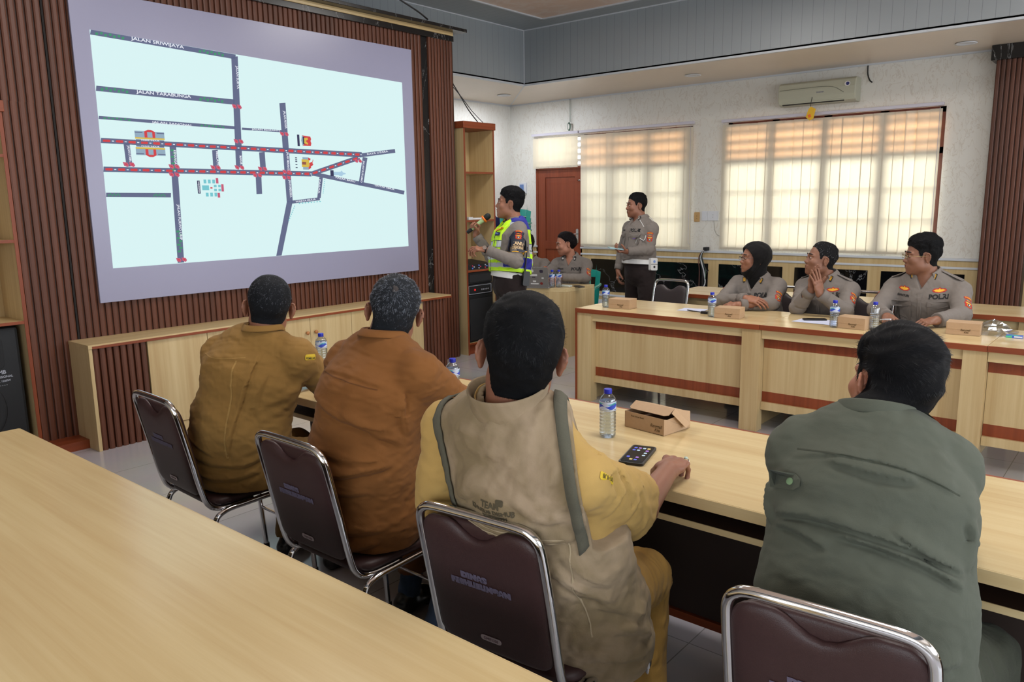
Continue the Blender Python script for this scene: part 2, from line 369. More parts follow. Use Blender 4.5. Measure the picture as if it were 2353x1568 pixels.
s = MB(); s.box(XL, 0, 0.0, XL+0.03, YB, 0.925); struct(s.build('baseboard_left', LW))

# ---- fluted pilaster at the right of the back wall
def flutes(mb, axis, u0, u1, c, depth, z0, z1, pitch=0.046, mat=0):
    """row of rounded slats; axis 'y' -> they face +x at x=c ; axis 'x' -> they face -y at y=c"""
    n = max(1, round((u1-u0)/pitch)); p = (u1-u0)/n
    for i in range(n):
        a = u0+i*p
        prof = [(a+p*0.06, 0), (a+p*0.12, depth*0.75), (a+p*0.30, depth), (a+p*0.70, depth), (a+p*0.88, depth*0.75), (a+p*0.94, 0)]
        if axis == 'y': pts = [(c+d, u) for u, d in prof]
        else: pts = [(u, c-d) for u, d in prof]
        mb.prism(pts, z0, z1, mat)
s = MB(); s.box(-1.46, 9.0, 0, -1.08, 9.2, 2.86, 1); flutes(s, 'x', -1.46, -1.08, 9.0, 0.014, 0, 2.86, 0.042, 0)
struct(s.build('pillar', [SLAT, DARKW]))
s = MB(); s.box(-1.50, 8.94, 2.86, -1.04, 9.2, 2.999); struct(s.build('pillar_cap', BLACKM2, bevel=0.004))

# ================================================================= WINDOWS + DOOR
GLASS = None
def clear_glass(name, tint, gloss=0.06):
    m = bpy.data.materials.new(name); m.use_nodes = True; nt = m.node_tree; nt.nodes.remove(nt.nodes['Principled BSDF']); out = nt.nodes['Material Output']
    t = nt.nodes.new('ShaderNodeBsdfTransparent'); t.inputs[0].default_value = srgb(tint); g = nt.nodes.new('ShaderNodeBsdfGlossy'); g.inputs['Roughness'].default_value = 0.03
    mx = nt.nodes.new('ShaderNodeMixShader'); fr = nt.nodes.new('ShaderNodeLayerWeight'); fr.inputs[0].default_value = 0.3
    mu = nt.nodes.new('ShaderNodeMath'); mu.operation = 'MULTIPLY_ADD'; mu.inputs[1].default_value = 0.5; mu.inputs[2].default_value = gloss
    nt.links.new(fr.outputs['Facing'], mu.inputs[0]); nt.links.new(mu.outputs[0], mx.inputs[0]); nt.links.new(t.outputs[0], mx.inputs[1]); nt.links.new(g.outputs[0], mx.inputs[2]); nt.links.new(mx.outputs[0], out.inputs[0])
    return m
PANE = clear_glass('window_glass', (245,250,250)); PANEO = clear_glass('orange_window_film', (255,206,166))
FRM = plain('window_frame_paint', (96,52,40), 0.4); FRMW = plain('window_frame_white', (200,200,200), 0.4)
def translucent(name, c, fac=0.6):
    m, nt, b = _new(name); out = nt.nodes['Material Output']
    b.inputs['Base Color'].default_value = srgb(c); b.inputs['Roughness'].default_value = 0.8
    t = nt.nodes.new('ShaderNodeBsdfTranslucent'); t.inputs[0].default_value = srgb(c)
    tc = nt.nodes.new('ShaderNodeTexCoord'); n = nt.nodes.new('ShaderNodeTexNoise'); n.inputs['Scale'].default_value = 300; nt.links.new(tc.outputs['Object'], n.inputs['Vector'])
    bp = nt.nodes.new('ShaderNodeBump'); bp.inputs['Strength'].default_value = 0.1; bp.inputs['Distance'].default_value = 0.001; nt.links.new(n.outputs['Fac'], bp.inputs['Height']); nt.links.new(bp.outputs[0], b.inputs['Normal'])
    mx = nt.nodes.new('ShaderNodeMixShader'); mx.inputs[0].default_value = fac
    nt.links.new(b.outputs[0], mx.inputs[1]); nt.links.new(t.outputs[0], mx.inputs[2]); nt.links.new(mx.outputs[0], out.inputs[0])
    return m
BLIND = translucent('blind_fabric', (232,226,212), 0.5)
def window(name, x0, x1, z0, z1, ntr, mull):
    """frame in the opening, transom bars, panes"""
    fm = MB(); y0, y1 = YB+0.01, YB+0.06; t = 0.06
    fm.box(x0, y0, z0, x1, y1, z0+t); fm.box(x0, y0, z1-t, x1, y1, z1); fm.box(x0, y0, z0, x0+t, y1, z1); fm.box(x1-t, y0, z0, x1, y1, z1)
    zt = 2.06
    if z1-z0 > 1: fm.box(x0, y0, zt-0.035, x1, y1, zt+0.035)
    for u in mull: fm.box(u-0.045, y0, z0, u+0.045, y1, z1)
    if z1-z0 > 1:
        for k in range(1, ntr): z = zt+(z1-zt)*k/ntr; fm.box(x0, y0+0.01, z-0.022, x1, y1-0.01, z+0.022)
        for z in (1.38, 1.70): fm.box(x0, y0+0.02, z-0.012, x1, y1-0.02, z+0.012)
    o = struct(fm.build(name, FRM, bevel=0.003))
    g = MB()
    zz = zt if z1-z0 > 1 else z0
    if z1-z0 > 1: g.quad((x0, YB+0.02, z0), (x1, YB+0.02, z0), (x1, YB+0.02, zt), (x0, YB+0.02, zt), 0)
    g.quad((x0, YB+0.02, zz), (x1, YB+0.02, zz), (x1, YB+0.02, z1), (x0, YB+0.02, z1), 1 if z1-z0 > 1 else 0)
    g.build('window_pane', [PANE, PANEO], o)
    return o
window('window_1', *W1, 3, (-5.85, -5.29)); window('window_2', *W2, 4, (-3.68, -3.085, -2.49))
fm = MB(); y0, y1 = YB+0.03, YB+0.09
fm.box(WT[0], y0, WT[2], WT[1], y1, WT[2]+0.03); fm.box(WT[0], y0, WT[3]-0.03, WT[1], y1, WT[3]); fm.box(WT[0], y0, WT[2], WT[0]+0.03, y1, WT[3]); fm.box(WT[1]-0.03, y0, WT[2], WT[1], y1, WT[3])
for k in range(1, 5): z = WT[2]+0.43*k/5; fm.box(WT[0], y0, z-0.018, WT[1], y1, z+0.018)
struct(fm.build('window_3', FRMW))
# outside walls of the building opposite (what the bright windows look on) are the open sky; strong daylight on the blinds
area('daylight_outside', (-5.57, 12.2, 2.8), (-5.57, 9.2, 1.75), 2.2, 2.0, 110, (0.97, 0.98, 1.0))
area('daylight_outside', (-2.9, 12.2, 2.9), (-3.08, 9.2, 1.9), 2.2, 2.0, 620, (1.0, 0.99, 0.97))
area('daylight_outside', (-6.82, 9.7, 2.4), (-6.82, 9.2, 2.3), 0.9, 0.6, 22, (1.0, 0.99, 0.96))

# ---- door
d = MB(); X0, X1, Y0, Y1 = -7.20, -6.44, YB-0.02, YB+0.03
d.box(X0+0.0, Y0+0.012, 0.01, X1, Y1, 2.04, 0)
for (a, b_, z0, z1) in ((X0, X0+0.13, 0.01, 2.04), (X1-0.10, X1, 0.01, 2.04), (X0+0.13, X1-0.10, 1.93, 2.04), (X0+0.13, X1-0.10, 0.90, 1.02), (X0+0.13, X1-0.10, 0.01, 0.2)): d.box(a, Y0, z0, b_, Y0+0.03, z1, 0)
do = struct(d.build('door_1', DOORW, bevel=0.004))
CHR = plain('chrome', (214,214,218), 0.12, 1.0)
h = MB(); h.prism(round_rect(0.042, 0.20, 0.015), 0, 0.008, 0, tr(X1-0.055, Y0-0.0, 1.10) @ rot('X', PI/2))
h.tube([(X1-0.055, Y0-0.006, 1.13), (X1-0.055, Y0-0.05, 1.13), (X1-0.075, Y0-0.056, 1.128), (X1-0.17, Y0-0.056, 1.118)], 0.008, 10)
tag(h.build('door_handle', CHR, do), 'chrome lever handle')
h = MB(); h.tube([(X1-0.05, Y0, 1.88), (X1-0.02, Y0-0.02, 1.88), (X1+0.01, Y0-0.02, 1.88)], 0.008, 8); h.build('door_latch', CHR, do)
fr = MB(); fr.box(-7.235, YB-0.03, 0, -7.20, YB+0.03, 2.06); fr.box(-6.44, YB-0.03, 0, -6.405, YB+0.03, 2.06); fr.box(-7.235, YB-0.03, 2.04, -6.405, YB+0.03, 2.075)
struct(fr.build('trim_5', DOORW, bevel=0.003))

# ================================================================= BLINDS
RAIL = plain('blind_rail', (196,192,204), 0.3)
def slat_mesh(w, z0, z1, bow=0.006):
    m = MB(); n = 4
    for sgn in (0.0, 0.0012):
        vs = []
        for i in range(n+1):
            u = -w/2+w*i/n; y = -bow*(1-(2*u/w)**2)+sgn
            vs += [(u, y, z0), (u, y, z1)]
        m.add(vs, [(2*i, 2*i+2, 2*i+3, 2*i+1) for i in range(n)], 0, None, True)
    return m
def blind(name, x0, x1, z0, z1, n, w, loc_y, label, group=None, ang=0.12, zrail=None, skip=(), chain=True, gaps=None, botband=True):
    zr = zrail or z1
    root = thing(name, (x0, loc_y, z0), label, 'blind', group)
    r = MB(); r.box(-0.02, -0.02, zr-z0, x1-x0+0.02, 0.03, zr-z0+0.035)
    r.build('head_rail', RAIL, root, bevel=0.003)
    p = (x1-x0)/n; rr = random.Random(n)
    base = None
    for i in range(n):
        if i in skip: continue
        if base is None:
            base = slat_mesh(w, 0, zr-z0-0.03).build('slat', BLIND, root, fix=False)
            if botband:
                pass
            o = base
        else:
            o = base.copy(); COL.objects.link(o); o.parent = root
        o.location = (p*(i+0.5), 0.004*(i % 2), rr.uniform(-0.002, 0.002)); o.rotation_euler = (0, rr.uniform(-0.004, 0.004), ang+rr.uniform(-0.02, 0.02)+(gaps or {}).get(i, 0))
    b = MB()
    for i in range(n):
        if i in skip: continue
        u = p*(i+0.5); b.box(u-w*0.46, -0.004, 0.0, u+w*0.46, 0.004, 0.028)
    b.build('bottom_weight', BLIND, root)
    if chain:
        c_ = MB(); c_.tube([(x1-x0-0.01, -0.02, zr-z0-0.02), (x1-x0-0.005, -0.025, 0.10), (x1-x0+0.01, -0.02, 0.06)], 0.0025, 6); c_.build('chain', RAIL, root)
    return root
blind('vertical_blind', -6.40, -4.715, 0.965, 2.55, 16, 0.112, YB-0.07, 'cream vertical blind hanging right of the brown door', 'vertical blinds', 0.10, 2.515)
blind('vertical_blind', -4.30, -1.93, 0.975, 2.53, 22, 0.116, YB-0.07, 'wide cream vertical blind glowing with daylight below the air conditioner', 'vertical blinds', 0.06, 2.50, gaps={7: 0.25, 19: 0.3})
blind('vertical_blind', -7.24, -6.46, 2.06, 2.55, 8, 0.094, YB-0.075, 'short cream blind over the brown door with bright gaps between its slats', 'vertical blinds', 0.35, 2.515, chain=False)

# ================================================================= SLATTED WALL BEHIND THE SCREEN
s = MB(); s.box(-6.0, 1.80, 0, -5.635, 5.83, 3.15, 1); s.box(-6.0, -1.0, 2.26, -5.635, 1.80, 3.15, 1); s.box(-6.0, -1.0, 0, -5.975, 1.80, 2.26, 1)
flutes(s, 'y', 1.80, 2.094, -5.637, 0.017, 0, 2.26, 0.048, 0); flutes(s, 'y', -1.0, 2.094, -5.637, 0.017, 2.26, 3.15, 0.048, 0); flutes(s, 'y', 2.106, 5.395, -5.637, 0.017, 0, 3.15, 0.046, 0); flutes(s, 'y', 5.475, 5.80, -5.635, 0.03, 0, 3.15, 0.04, 0)
s.box(-5.66, 5.395, 0, -5.63, 5.475, 3.15, 2); s.box(-5.64, 2.094, 0, -5.625, 2.106, 3.15, 3)
struct(s.build('wall_partition', [SLAT, DARKW, BLACKM2, plain('shadow_gap', (20,14,12), 0.8)]))
s = MB(); s.box(-6.0, -1.0, 3.15, -5.60, 5.815, 3.20, 0); s.box(-6.0, -1.0, 3.235, -5.50, 5.905, 3.265, 0); s.box(-6.0, -1.0, 3.20, -5.59, 5.80, 3.235, 1)
struct(s.build('trim_6', [BLACKM2, LWY], bevel=0.003))
s = MB(); s.box(-5.66, 1.80, 0, -5.45, 2.03, 0.06); struct(s.build('baseboard_partition', RBY))

# ================================================================= CREDENZA UNDER THE SCREEN
root = thing('sideboard', (-5.46, 3.7, 0), 'long light wood low sideboard with round wooden knobs along the slatted wall under the screen', 'cabinet')
def L(x, y, z): return (x+5.46, y-3.7, z)
def boxp(name, mat, a, b_, parent=root, bevel=0.0015):
    m = MB(); p, q = L(*a), L(*b_); m.box(*p, *q); return m.build(name, mat, parent, bevel=bevel)
boxp('top', [LWY], (-5.617, 2.025, 0.692), (-5.30, 5.378, 0.718)); boxp('top_edge', [RBY], (-5.31, 2.05, 0.690), (-5.297, 5.38, 0.708))
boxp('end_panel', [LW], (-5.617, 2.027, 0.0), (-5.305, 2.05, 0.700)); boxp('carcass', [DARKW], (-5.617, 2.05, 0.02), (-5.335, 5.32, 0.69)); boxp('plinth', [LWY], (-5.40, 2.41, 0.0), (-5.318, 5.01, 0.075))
for (a, b_) in ((2.05, 2.41), (5.01, 5.32)):
    m = MB(); flutes(m, 'y', a-3.7, b_-3.7, -5.335+5.46, 0.026, 0, 0.69, 0.045); m.build('slat_panel', SLAT, root)
dd = [2.412, 2.852, 3.298, 3.744, 4.167, 4.588, 5.008]
KN = plain('knob_wood', (170,112,62), 0.35)
for i in range(6):
    m = MB(); p, q = L(-5.335, dd[i]+0.002, 0.08), L(-5.312, dd[i+1]-0.002, 0.688); m.box(*p, *q); dr = m.build('door', LW, root, bevel=0.001)
    ky = dd[i+1]-0.04 if i % 2 == 0 else dd[i]+0.042
    k = MB(); k.lathe([(0.006,0),(0.006,0.012),(0.014,0.018),(0.016,0.026),(0.011,0.033),(0.001,0.035)], 14, 0, tr(*L(-5.312, ky, 0.57)) @ rot('Y', PI/2)); k.build('knob', KN, dr)
# ================================================================= SHELVES
def shelf_unit(name, y0, y1, x0, x1, ztop, levels, label, cap=True, t=0.022):
    root = thing(name, ((x0+x1)/2, (y0+y1)/2, 0), label, 'bookcase')
    ox, oy = (x0+x1)/2, (y0+y1)/2
    def B(nm, mats, a, b_, bev=0.001):
        m = MB(); m.box(a[0]-ox, a[1]-oy, a[2], b_[0]-ox, b_[1]-oy, b_[2]); return m.build(nm, mats, root, bevel=bev)
    for y in (y0, y1-t):
        B('side_panel', [LW], (x0, y, 0), (x1-0.004, y+t, ztop)); B('edge_strip', [RB], (x1-0.004, y, 0), (x1, y+t, ztop))
    B('back_panel', [LW], (x0, y0+t, 0), (x0+0.01, y1-t, ztop))
    for z in levels:
        B('shelf', [LWY], (x0+0.01, y0+t, z-0.02), (x1-0.006, y1-t, z)); B('edge_strip', [RBY], (x1-0.006, y0+t, z-0.02), (x1-0.001, y1-t, z))
    if cap: B('cap', [RBY], (x0-0.01, y0-0.01, ztop), (x1+0.012, y1+0.012, ztop+0.068), 0.003)
    B('plinth', [RBY], (x1-0.05, y0+t, 0), (x1-0.03, y1-t, levels[-1]-0.02))
    return root
shelf_unit('tall_shelf', 5.885, 6.352, -5.92, -5.565, 2.335, [1.905, 1.415, 0.895, 0.125], 'tall narrow light wood shelf with red brown cap right of the slatted wall')
shelf_unit('tall_shelf', 0.88, 1.80, -5.97, -5.615, 2.19, [1.935, 1.405, 0.885, 0.09], 'tall light wood shelf holding a loudspeaker at the left edge of the room')
# ================================================================= SCREEN WITH THE PROJECTED MAP
def em(name, c, k=1.0):
    return plain(name, (40,40,44), 0.8, emit=c, estr=k, spec=0.1)
sc = thing('projection_screen', (-5.61, 3.74, 0.95), 'large white projection board showing a street map on the slatted wall', 'projection screen')
m = MB(); m.box(0.0, 2.25-3.74, 0.0, 0.018, 5.235-3.74, 2.05)
m.build('board', plain('board_white', (150,150,176), 0.28, spec=0.5), sc, bevel=0.002)
ROADS=[('t', (2.373, 2.752), (3.421, 2.728), (3.411, 2.693), (2.365, 2.721)), ('g', (2.371, 2.398), (3.384, 2.396), (3.376, 2.357), (2.365, 2.364)), ('g', (2.367, 2.203), (3.373, 2.197), (3.369, 2.174), (2.363, 2.183)), ('b', (3.428, 2.191), (3.79, 2.192), (3.787, 2.175), (3.425, 2.174)), ('g', (2.362, 1.697), (2.817, 1.694), (2.813, 1.663), (2.359, 1.668)), ('b', (3.436, 2.717), (3.408, 1.89), (3.352, 1.887), (3.381, 2.708)), ('b', (3.834, 2.409), (3.845, 1.62), (3.787, 1.617), (3.777, 2.401)), ('b', (3.843, 1.621), (3.705, 1.188), (3.654, 1.188), (3.79, 1.63)), ('g', (2.886, 2.033), (2.87, 1.188), (2.82, 1.188), (2.837, 2.028)), ('b', (2.554, 2.034), (2.559, 1.879), (2.517, 1.872), (2.512, 2.027)), ('b', (3.21, 2.015), (3.209, 1.87), (3.162, 1.866), (3.164, 2.01)), ('b', (3.613, 2.014), (3.614, 1.872), (3.563, 1.868), (3.562, 2.009)), ('b', (3.568, 1.836), (3.564, 1.687), (3.513, 1.685), (3.517, 1.834)), ('b', (4.074, 1.867), (5.087, 1.712), (5.075, 1.677), (4.063, 1.835)), ('b', (4.55, 2.034), (4.986, 2.092), (4.99, 2.058), (4.553, 2.0)), ('b', (4.656, 2.002), (4.591, 1.753), (4.538, 1.759), (4.602, 2.007)), ('b', (4.16, 1.822), (4.125, 1.65), (4.09, 1.654), (4.124, 1.824)), ('b', (4.117, 1.632), (3.829, 1.606), (3.827, 1.631), (4.115, 1.657)), ('r', (2.366, 2.06), (4.594, 2.049), (4.588, 2.003), (2.361, 2.026)), ('r', (2.363, 1.871), (4.049, 1.872), (4.044, 1.829), (2.359, 1.836)), ('r', (4.04, 1.869), (4.557, 2.022), (4.573, 1.983), (4.053, 1.832))]  # road, slide, lettering and bus positions precomputed from image pixels cast on the board
SLIDE=[(2.356, 1.182), (5.111, 1.191), (5.106, 2.694), (2.365, 2.752)]
LETTERS=[('JALAN SRIWIJAYA', (2.632, 2.735), (3.01, 2.725), 0.026), ('JALAN TARABUNGA', (2.634, 2.384), (3.032, 2.384), 0.026), ('JALAN SANGNAL', (2.724, 2.186), (3.027, 2.18), 0.018), ('JALAN MARANTI', (3.513, 2.184), (3.764, 2.185), 0.013), ('JALAN SURYA', (3.421, 2.645), (3.418, 2.476), 0.022), ('JALAN PURWO URIP', (2.862, 1.612), (2.861, 1.353), 0.022), ('JALAN AKASIA', (3.817, 2.345), (3.823, 2.206), 0.024), ('MAWAR', (3.395, 1.978), (3.397, 1.912), 0.023), ('JALAN UTAMA', (2.543, 2.017), (2.547, 1.908), 0.021), ('KENANGA', (2.871, 2.0), (2.871, 1.899), 0.022), ('MELATI', (3.201, 2.003), (3.199, 1.901), 0.019), ('JALAN MERANTI', (3.823, 2.02), (3.82, 1.874), 0.024), ('JALAN MERDEKA', (3.827, 1.798), (3.829, 1.657), 0.025), ('PASAR BARU', (4.292, 1.825), (4.503, 1.79), 0.018), ('LINTAS TIMUR', (4.725, 1.761), (4.958, 1.723), 0.016), ('JALAN SUTOMO', (4.612, 1.973), (4.571, 1.783), 0.023), ('RAYA UTARA', (4.651, 2.032), (4.898, 2.068), 0.019), ('PASAR', (4.127, 1.808), (4.106, 1.688), 0.018), ('WARTA MULIA', (3.871, 1.621), (4.072, 1.641), 0.017)]
BUS=[(3.396, 2.345), (3.389, 2.086), (3.803, 2.164), (2.534, 1.89), (2.857, 1.883), (2.852, 1.827), (3.18, 1.884), (3.38, 1.889), (3.582, 1.883), (3.531, 1.832), (3.805, 1.864), (2.85, 1.21), (3.798, 1.818), (4.548, 1.972)]
pm = MB(); oy, oz = 3.74, 0.95
def PQ(pts, mat, lay):
    pm.add([(0.019+0.0006*lay, p[0]-oy, p[1]-oz) for p in pts], [tuple(range(len(pts)))], mat)
def PR(y0, z0, y1, z1, mat, lay): PQ([(y0, z0), (y1, z0), (y1, z1), (y0, z1)], mat, lay)
def lerp(a, b_, t): return (a[0]+(b_[0]-a[0])*t, a[1]+(b_[1]-a[1])*t)
PQ(SLIDE, 0, 0)
for k, a, b_, c_, d_ in ROADS:
    PQ([a, b_, c_, d_], 1, 1)
    if k in 'tg':
        for t0, t1 in ((0.03, 0.22), (0.72, 0.92)):
            n = 7
            for i in range(n):
                u0 = t0+(t1-t0)*i/n; u1 = u0+(t1-t0)/n*0.6
                A, B, C_, D = lerp(a, b_, u0), lerp(a, b_, u1), lerp(d_, c_, u1), lerp(d_, c_, u0); s0, s1 = (0.12, 0.6) if i % 2 else (0.35, 0.88)
                PQ([lerp(A, D, s0), lerp(B, C_, s0), lerp(B, C_, s1), lerp(A, D, s1)], 2, 2)
    if k == 'r':
        n = max(5, round(math.hypot(b_[0]-a[0], b_[1]-a[1])/0.085))
        for i in range(n):
            u0 = (i+0.15)/n; u1 = (i+0.72)/n
            A, B, C_, D = lerp(a, b_, u0), lerp(a, b_, u1), lerp(d_, c_, u1), lerp(d_, c_, u0)
            PQ([lerp(A, D, .3), lerp(A, D, .7), lerp(lerp(A, D, .75), lerp(B, C_, .75), .8), lerp(B, C_, .7), lerp(B, C_, .5), lerp(B, C_, .3), lerp(lerp(A, D, .25), lerp(B, C_, .25), .8)], 3, 2)
            PQ([lerp(lerp(A, D, .42), lerp(B, C_, .42), 1.2), lerp(lerp(A, D, .42), lerp(B, C_, .42), 1.5), lerp(lerp(A, D, .58), lerp(B, C_, .58), 1.5), lerp(lerp(A, D, .58), lerp(B, C_, .58), 1.2)], 5, 2)
for y, z in BUS:
    for dy in (-0.021, 0.021):
        PQ([(y+dy-0.02, z+0.016), (y+dy+0.012, z+0.012), (y+dy+0.022, z-0.006), (y+dy+0.012, z-0.018), (y+dy-0.012, z-0.010)], 4, 3)
        PQ([(y+dy-0.006, z+0.006), (y+dy+0.008, z+0.004), (y+dy+0.010, z-0.006), (y+dy-0.002, z-0.004)], 3, 4)
for t, a, b_, h in LETTERS:
    vs, fs = text_geo(t, 1.0, 0.02); w = max(v[0] for v in vs)-min(v[0] for v in vs)
    L_ = math.hypot(b_[0]-a[0], b_[1]-a[1]); ux, uz = (b_[0]-a[0])/L_, (b_[1]-a[1])/L_; px, pz = -uz, ux
    cx, cz = (a[0]+b_[0])/2, (a[1]+b_[1])/2; sx = L_/w; sy = h*1.15
    pm.add([(0.0215, cx+v[0]*sx*ux+v[1]*sy*px-oy, cz+v[0]*sx*uz+v[1]*sy*pz-oz) for v in vs], fs, 5)
# market buildings above and below the red road
def market(cy, cz, s):
    PR(cy-0.105, cz-0.028*s, cy+0.105, cz+0.028*s, 8, 2); PR(cy-0.105, cz-0.040*s, cy+0.105, cz-0.026*s, 6, 3)
    PQ([(cy-0.038, cz-0.026*s), (cy+0.038, cz-0.026*s), (cy+0.038, cz+0.026*s), (cy+0.012, cz+0.042*s), (cy-0.012, cz+0.042*s), (cy-0.038, cz+0.026*s)], 3, 4)
    PR(cy-0.018, cz-0.024*s, cy+0.018, cz+0.022*s, 8, 5); PR(cy-0.10, cz-0.056*s, cy+0.10, cz-0.044*s, 1, 3)
    PR(cy-0.105, cz+0.012*s, cy-0.05, cz+0.02*s, 1, 3); PR(cy+0.05, cz+0.012*s, cy+0.105, cz+0.02*s, 1, 3)
    vs, fs = text_geo('PASAR INDUK', 1.0, 0.02); w = max(v[0] for v in vs)-min(v[0] for v in vs); sx = 0.13/w
    pm.add([(0.0235, cy+v[0]*sx-oy, cz-0.050*s+v[1]*0.012-oz) for v in vs], fs, 5)
market(2.70, 2.098, 0.8); market(2.697, 1.978, -0.8)
# shield-like emblem with its dark name bar
PR(3.925, 2.072, 3.947, 2.165, 7, 2)
PQ([(3.975, 2.162), (4.055, 2.155), (4.062, 2.135), (4.055, 2.12), (4.062, 2.10), (4.055, 2.078), (3.975, 2.078), (3.962, 2.12)], 3, 2); PQ([(3.962, 2.12), (3.972, 2.16), (3.985, 2.155), (3.978, 2.12), (3.985, 2.085), (3.972, 2.08)], 8, 3)
PQ([(3.99, 2.14), (4.025, 2.145), (4.03, 2.13), (4.005, 2.118), (4.03, 2.098), (4.022, 2.088), (3.99, 2.10)], 6, 4); PQ([(3.978, 2.15), (3.992, 2.15), (3.996, 2.12), (3.992, 2.09), (3.978, 2.09)], 7, 4)
# yellow house turned on its side and the small dark letters left of it
PR(3.955, 1.905, 4.03, 1.968, 6, 2); PR(3.958, 1.925, 3.998, 1.948, 9, 3); PR(3.965, 1.965, 4.02, 1.985, 8, 2); PR(3.965, 1.885, 4.02, 1.906, 8, 2)
PQ([(4.02, 1.885), (4.045, 1.900), (4.045, 1.915), (4.03, 1.915), (4.02, 1.906)], 3, 3); PQ([(4.02, 1.965), (4.04, 1.960), (4.045, 1.975), (4.02, 1.985)], 3, 3); PQ([(4.03, 1.94), (4.068, 1.955), (4.072, 1.965), (4.066, 1.97), (4.06, 1.94), (4.07, 1.93), (4.055, 1.915), (4.03, 1.915)], 3, 3)
for z in (1.978, 1.962, 1.948, 1.925, 1.900): PR(3.893, z-0.004, 3.912, z+0.003, 7, 2)
# market blocks
for y0, z0, w, h, k in ((3.06,1.715,.055,.035,10),(3.075,1.765,.022,.028,10),(3.11,1.765,.022,.028,10),(3.145,1.765,.022,.028,10),(3.085,1.668,.022,.028,10),(3.12,1.668,.022,.028,10),(3.155,1.668,.022,.028,10),(3.155,1.737,.022,.018,10),(3.19,1.737,.022,.018,10),(3.155,1.707,.022,.018,10),(3.19,1.707,.022,.018,10),(3.175,1.765,.02,.04,4),(3.215,1.705,.02,.055,4),(3.18,1.66,.02,.035,4),(3.125,1.727,.018,.01,3)):
    PR(y0, z0, y0+w, z0+h, k, 2)
PR(3.023, 1.69, 3.045, 1.785, 7, 2); vs, fs = text_geo('TANJUNGPURA', 1.0, 0.02); w = max(v[0] for v in vs)-min(v[0] for v in vs)
pm.add([(0.0222, 3.034+v[1]*0.016-oy, 1.738-v[0]*0.085/w-oz) for v in vs], fs, 5)
# pale statue lying on its side
PR(4.24, 1.835, 4.275, 1.885, 7, 2); PR(4.275, 1.845, 4.36, 1.872, 11, 2); PQ([(4.33,1.84),(4.36,1.835),(4.375,1.85),(4.40,1.853),(4.405,1.863),(4.375,1.868),(4.36,1.885),(4.35,1.875),(4.33,1.872)], 11, 3)
for a, b_ in [[(4.178, 1.809), (4.151, 1.681)], [(4.124, 1.622), (3.887, 1.607)], [(3.862, 1.59), (3.789, 1.46)]]:
    for i in range(8):
        p, q = lerp(a, b_, i/8), lerp(a, b_, (i+0.5)/8); dy, dz = q[0]-p[0], q[1]-p[1]; n = math.hypot(dy, dz); wy, wz = -dz/n*0.004, dy/n*0.004
        PQ([(p[0]-wy, p[1]-wz), (q[0]-wy, q[1]-wz), (q[0]+wy, q[1]+wz), (p[0]+wy, p[1]+wz)], 10, 2)
mats = [em('slide_white', (222,250,250), 0.92), em('slide_road', (98,106,138), 0.9), em('slide_green', (64,150,110), 0.9), em('slide_red', (214,62,66), 0.9), em('slide_pink', (204,92,120), 0.9), em('slide_text', (236,240,250), 0.95),
        em('slide_yellow', (222,190,70), 0.9), em('slide_navy', (44,46,84), 0.9), em('slide_greyblue', (150,176,196), 0.9), em('slide_brown', (150,86,70), 0.9), em('slide_teal', (120,204,214), 0.9), em('slide_paleblue', (170,206,228), 0.95)]
tag(pm.build('projected_map', mats, sc, fix=False), 'glowing projected street map')

# ================================================================= DESKS
def desk(name, loc, W, legs, label, group, rz=0.0, end_left=False, D=0.70, H=0.753):
    """front (panelled) side faces -y; local origin at the front left bottom corner"""
    root = thing(name, loc, label, 'desk', group, rz)
    def B(nm, mats, a, b_, bev=0.0015):
        m = MB(); m.box(*a, *b_); return m.build(nm, mats, root, bevel=bev)
    B('top', [LWX], (0, 0.003, H-0.036), (W, D, H)); B('top_edge', [RBX], (0, -0.010, H-0.034), (W, 0.003, H), 0.001)
    for (a, b_) in legs:
        B('leg', [LW], (a, 0.012, 0), (b_, 0.10, H-0.036))
        B('side_panel', [LW], ((a+b_)/2-0.02, 0.10, 0), ((a+b_)/2+0.02, D-0.05, H-0.036))
    x0 = legs[0][1] if legs[0][0] < 0.05 else 0.0; x1 = legs[-1][0] if legs[-1][1] > W-0.05 else W
    B('apron', [LWX], (x0, 0.03, 0.655), (x1, 0.06, H-0.036))
    m = MB(); y = 0.082
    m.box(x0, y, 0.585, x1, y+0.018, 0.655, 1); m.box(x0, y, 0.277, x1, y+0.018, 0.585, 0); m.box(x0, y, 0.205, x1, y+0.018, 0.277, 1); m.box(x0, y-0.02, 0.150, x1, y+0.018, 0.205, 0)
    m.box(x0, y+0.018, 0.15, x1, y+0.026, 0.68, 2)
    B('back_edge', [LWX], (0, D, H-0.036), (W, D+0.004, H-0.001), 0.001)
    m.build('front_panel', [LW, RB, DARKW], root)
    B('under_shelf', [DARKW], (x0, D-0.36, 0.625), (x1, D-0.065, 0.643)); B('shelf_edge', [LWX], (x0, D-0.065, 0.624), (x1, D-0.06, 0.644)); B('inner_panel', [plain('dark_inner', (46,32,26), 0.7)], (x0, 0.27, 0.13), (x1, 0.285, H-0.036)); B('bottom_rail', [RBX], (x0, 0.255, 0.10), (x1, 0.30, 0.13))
    if end_left: B('end_edge', [RB], (-0.012, -0.002, 0), (0, 0.012, H-0.001), 0.001); B('end_panel', [LW], (-0.010, 0.012, 0), (0, D, H-0.001))
    return root
DG = 'desks of the meeting table'
desk('conference_desk', (-3.588, 5.058, 0), 1.515, [(0, 0.132), (1.385, 1.515)], 'light wood desk with red brown panels, the end one nearest the laptop table', DG, end_left=True)
desk('conference_desk', (-2.071, 5.060, 0), 1.333, [(1.211, 1.333)], 'light wood desk with red brown panels in front of the man with hands raised', DG)
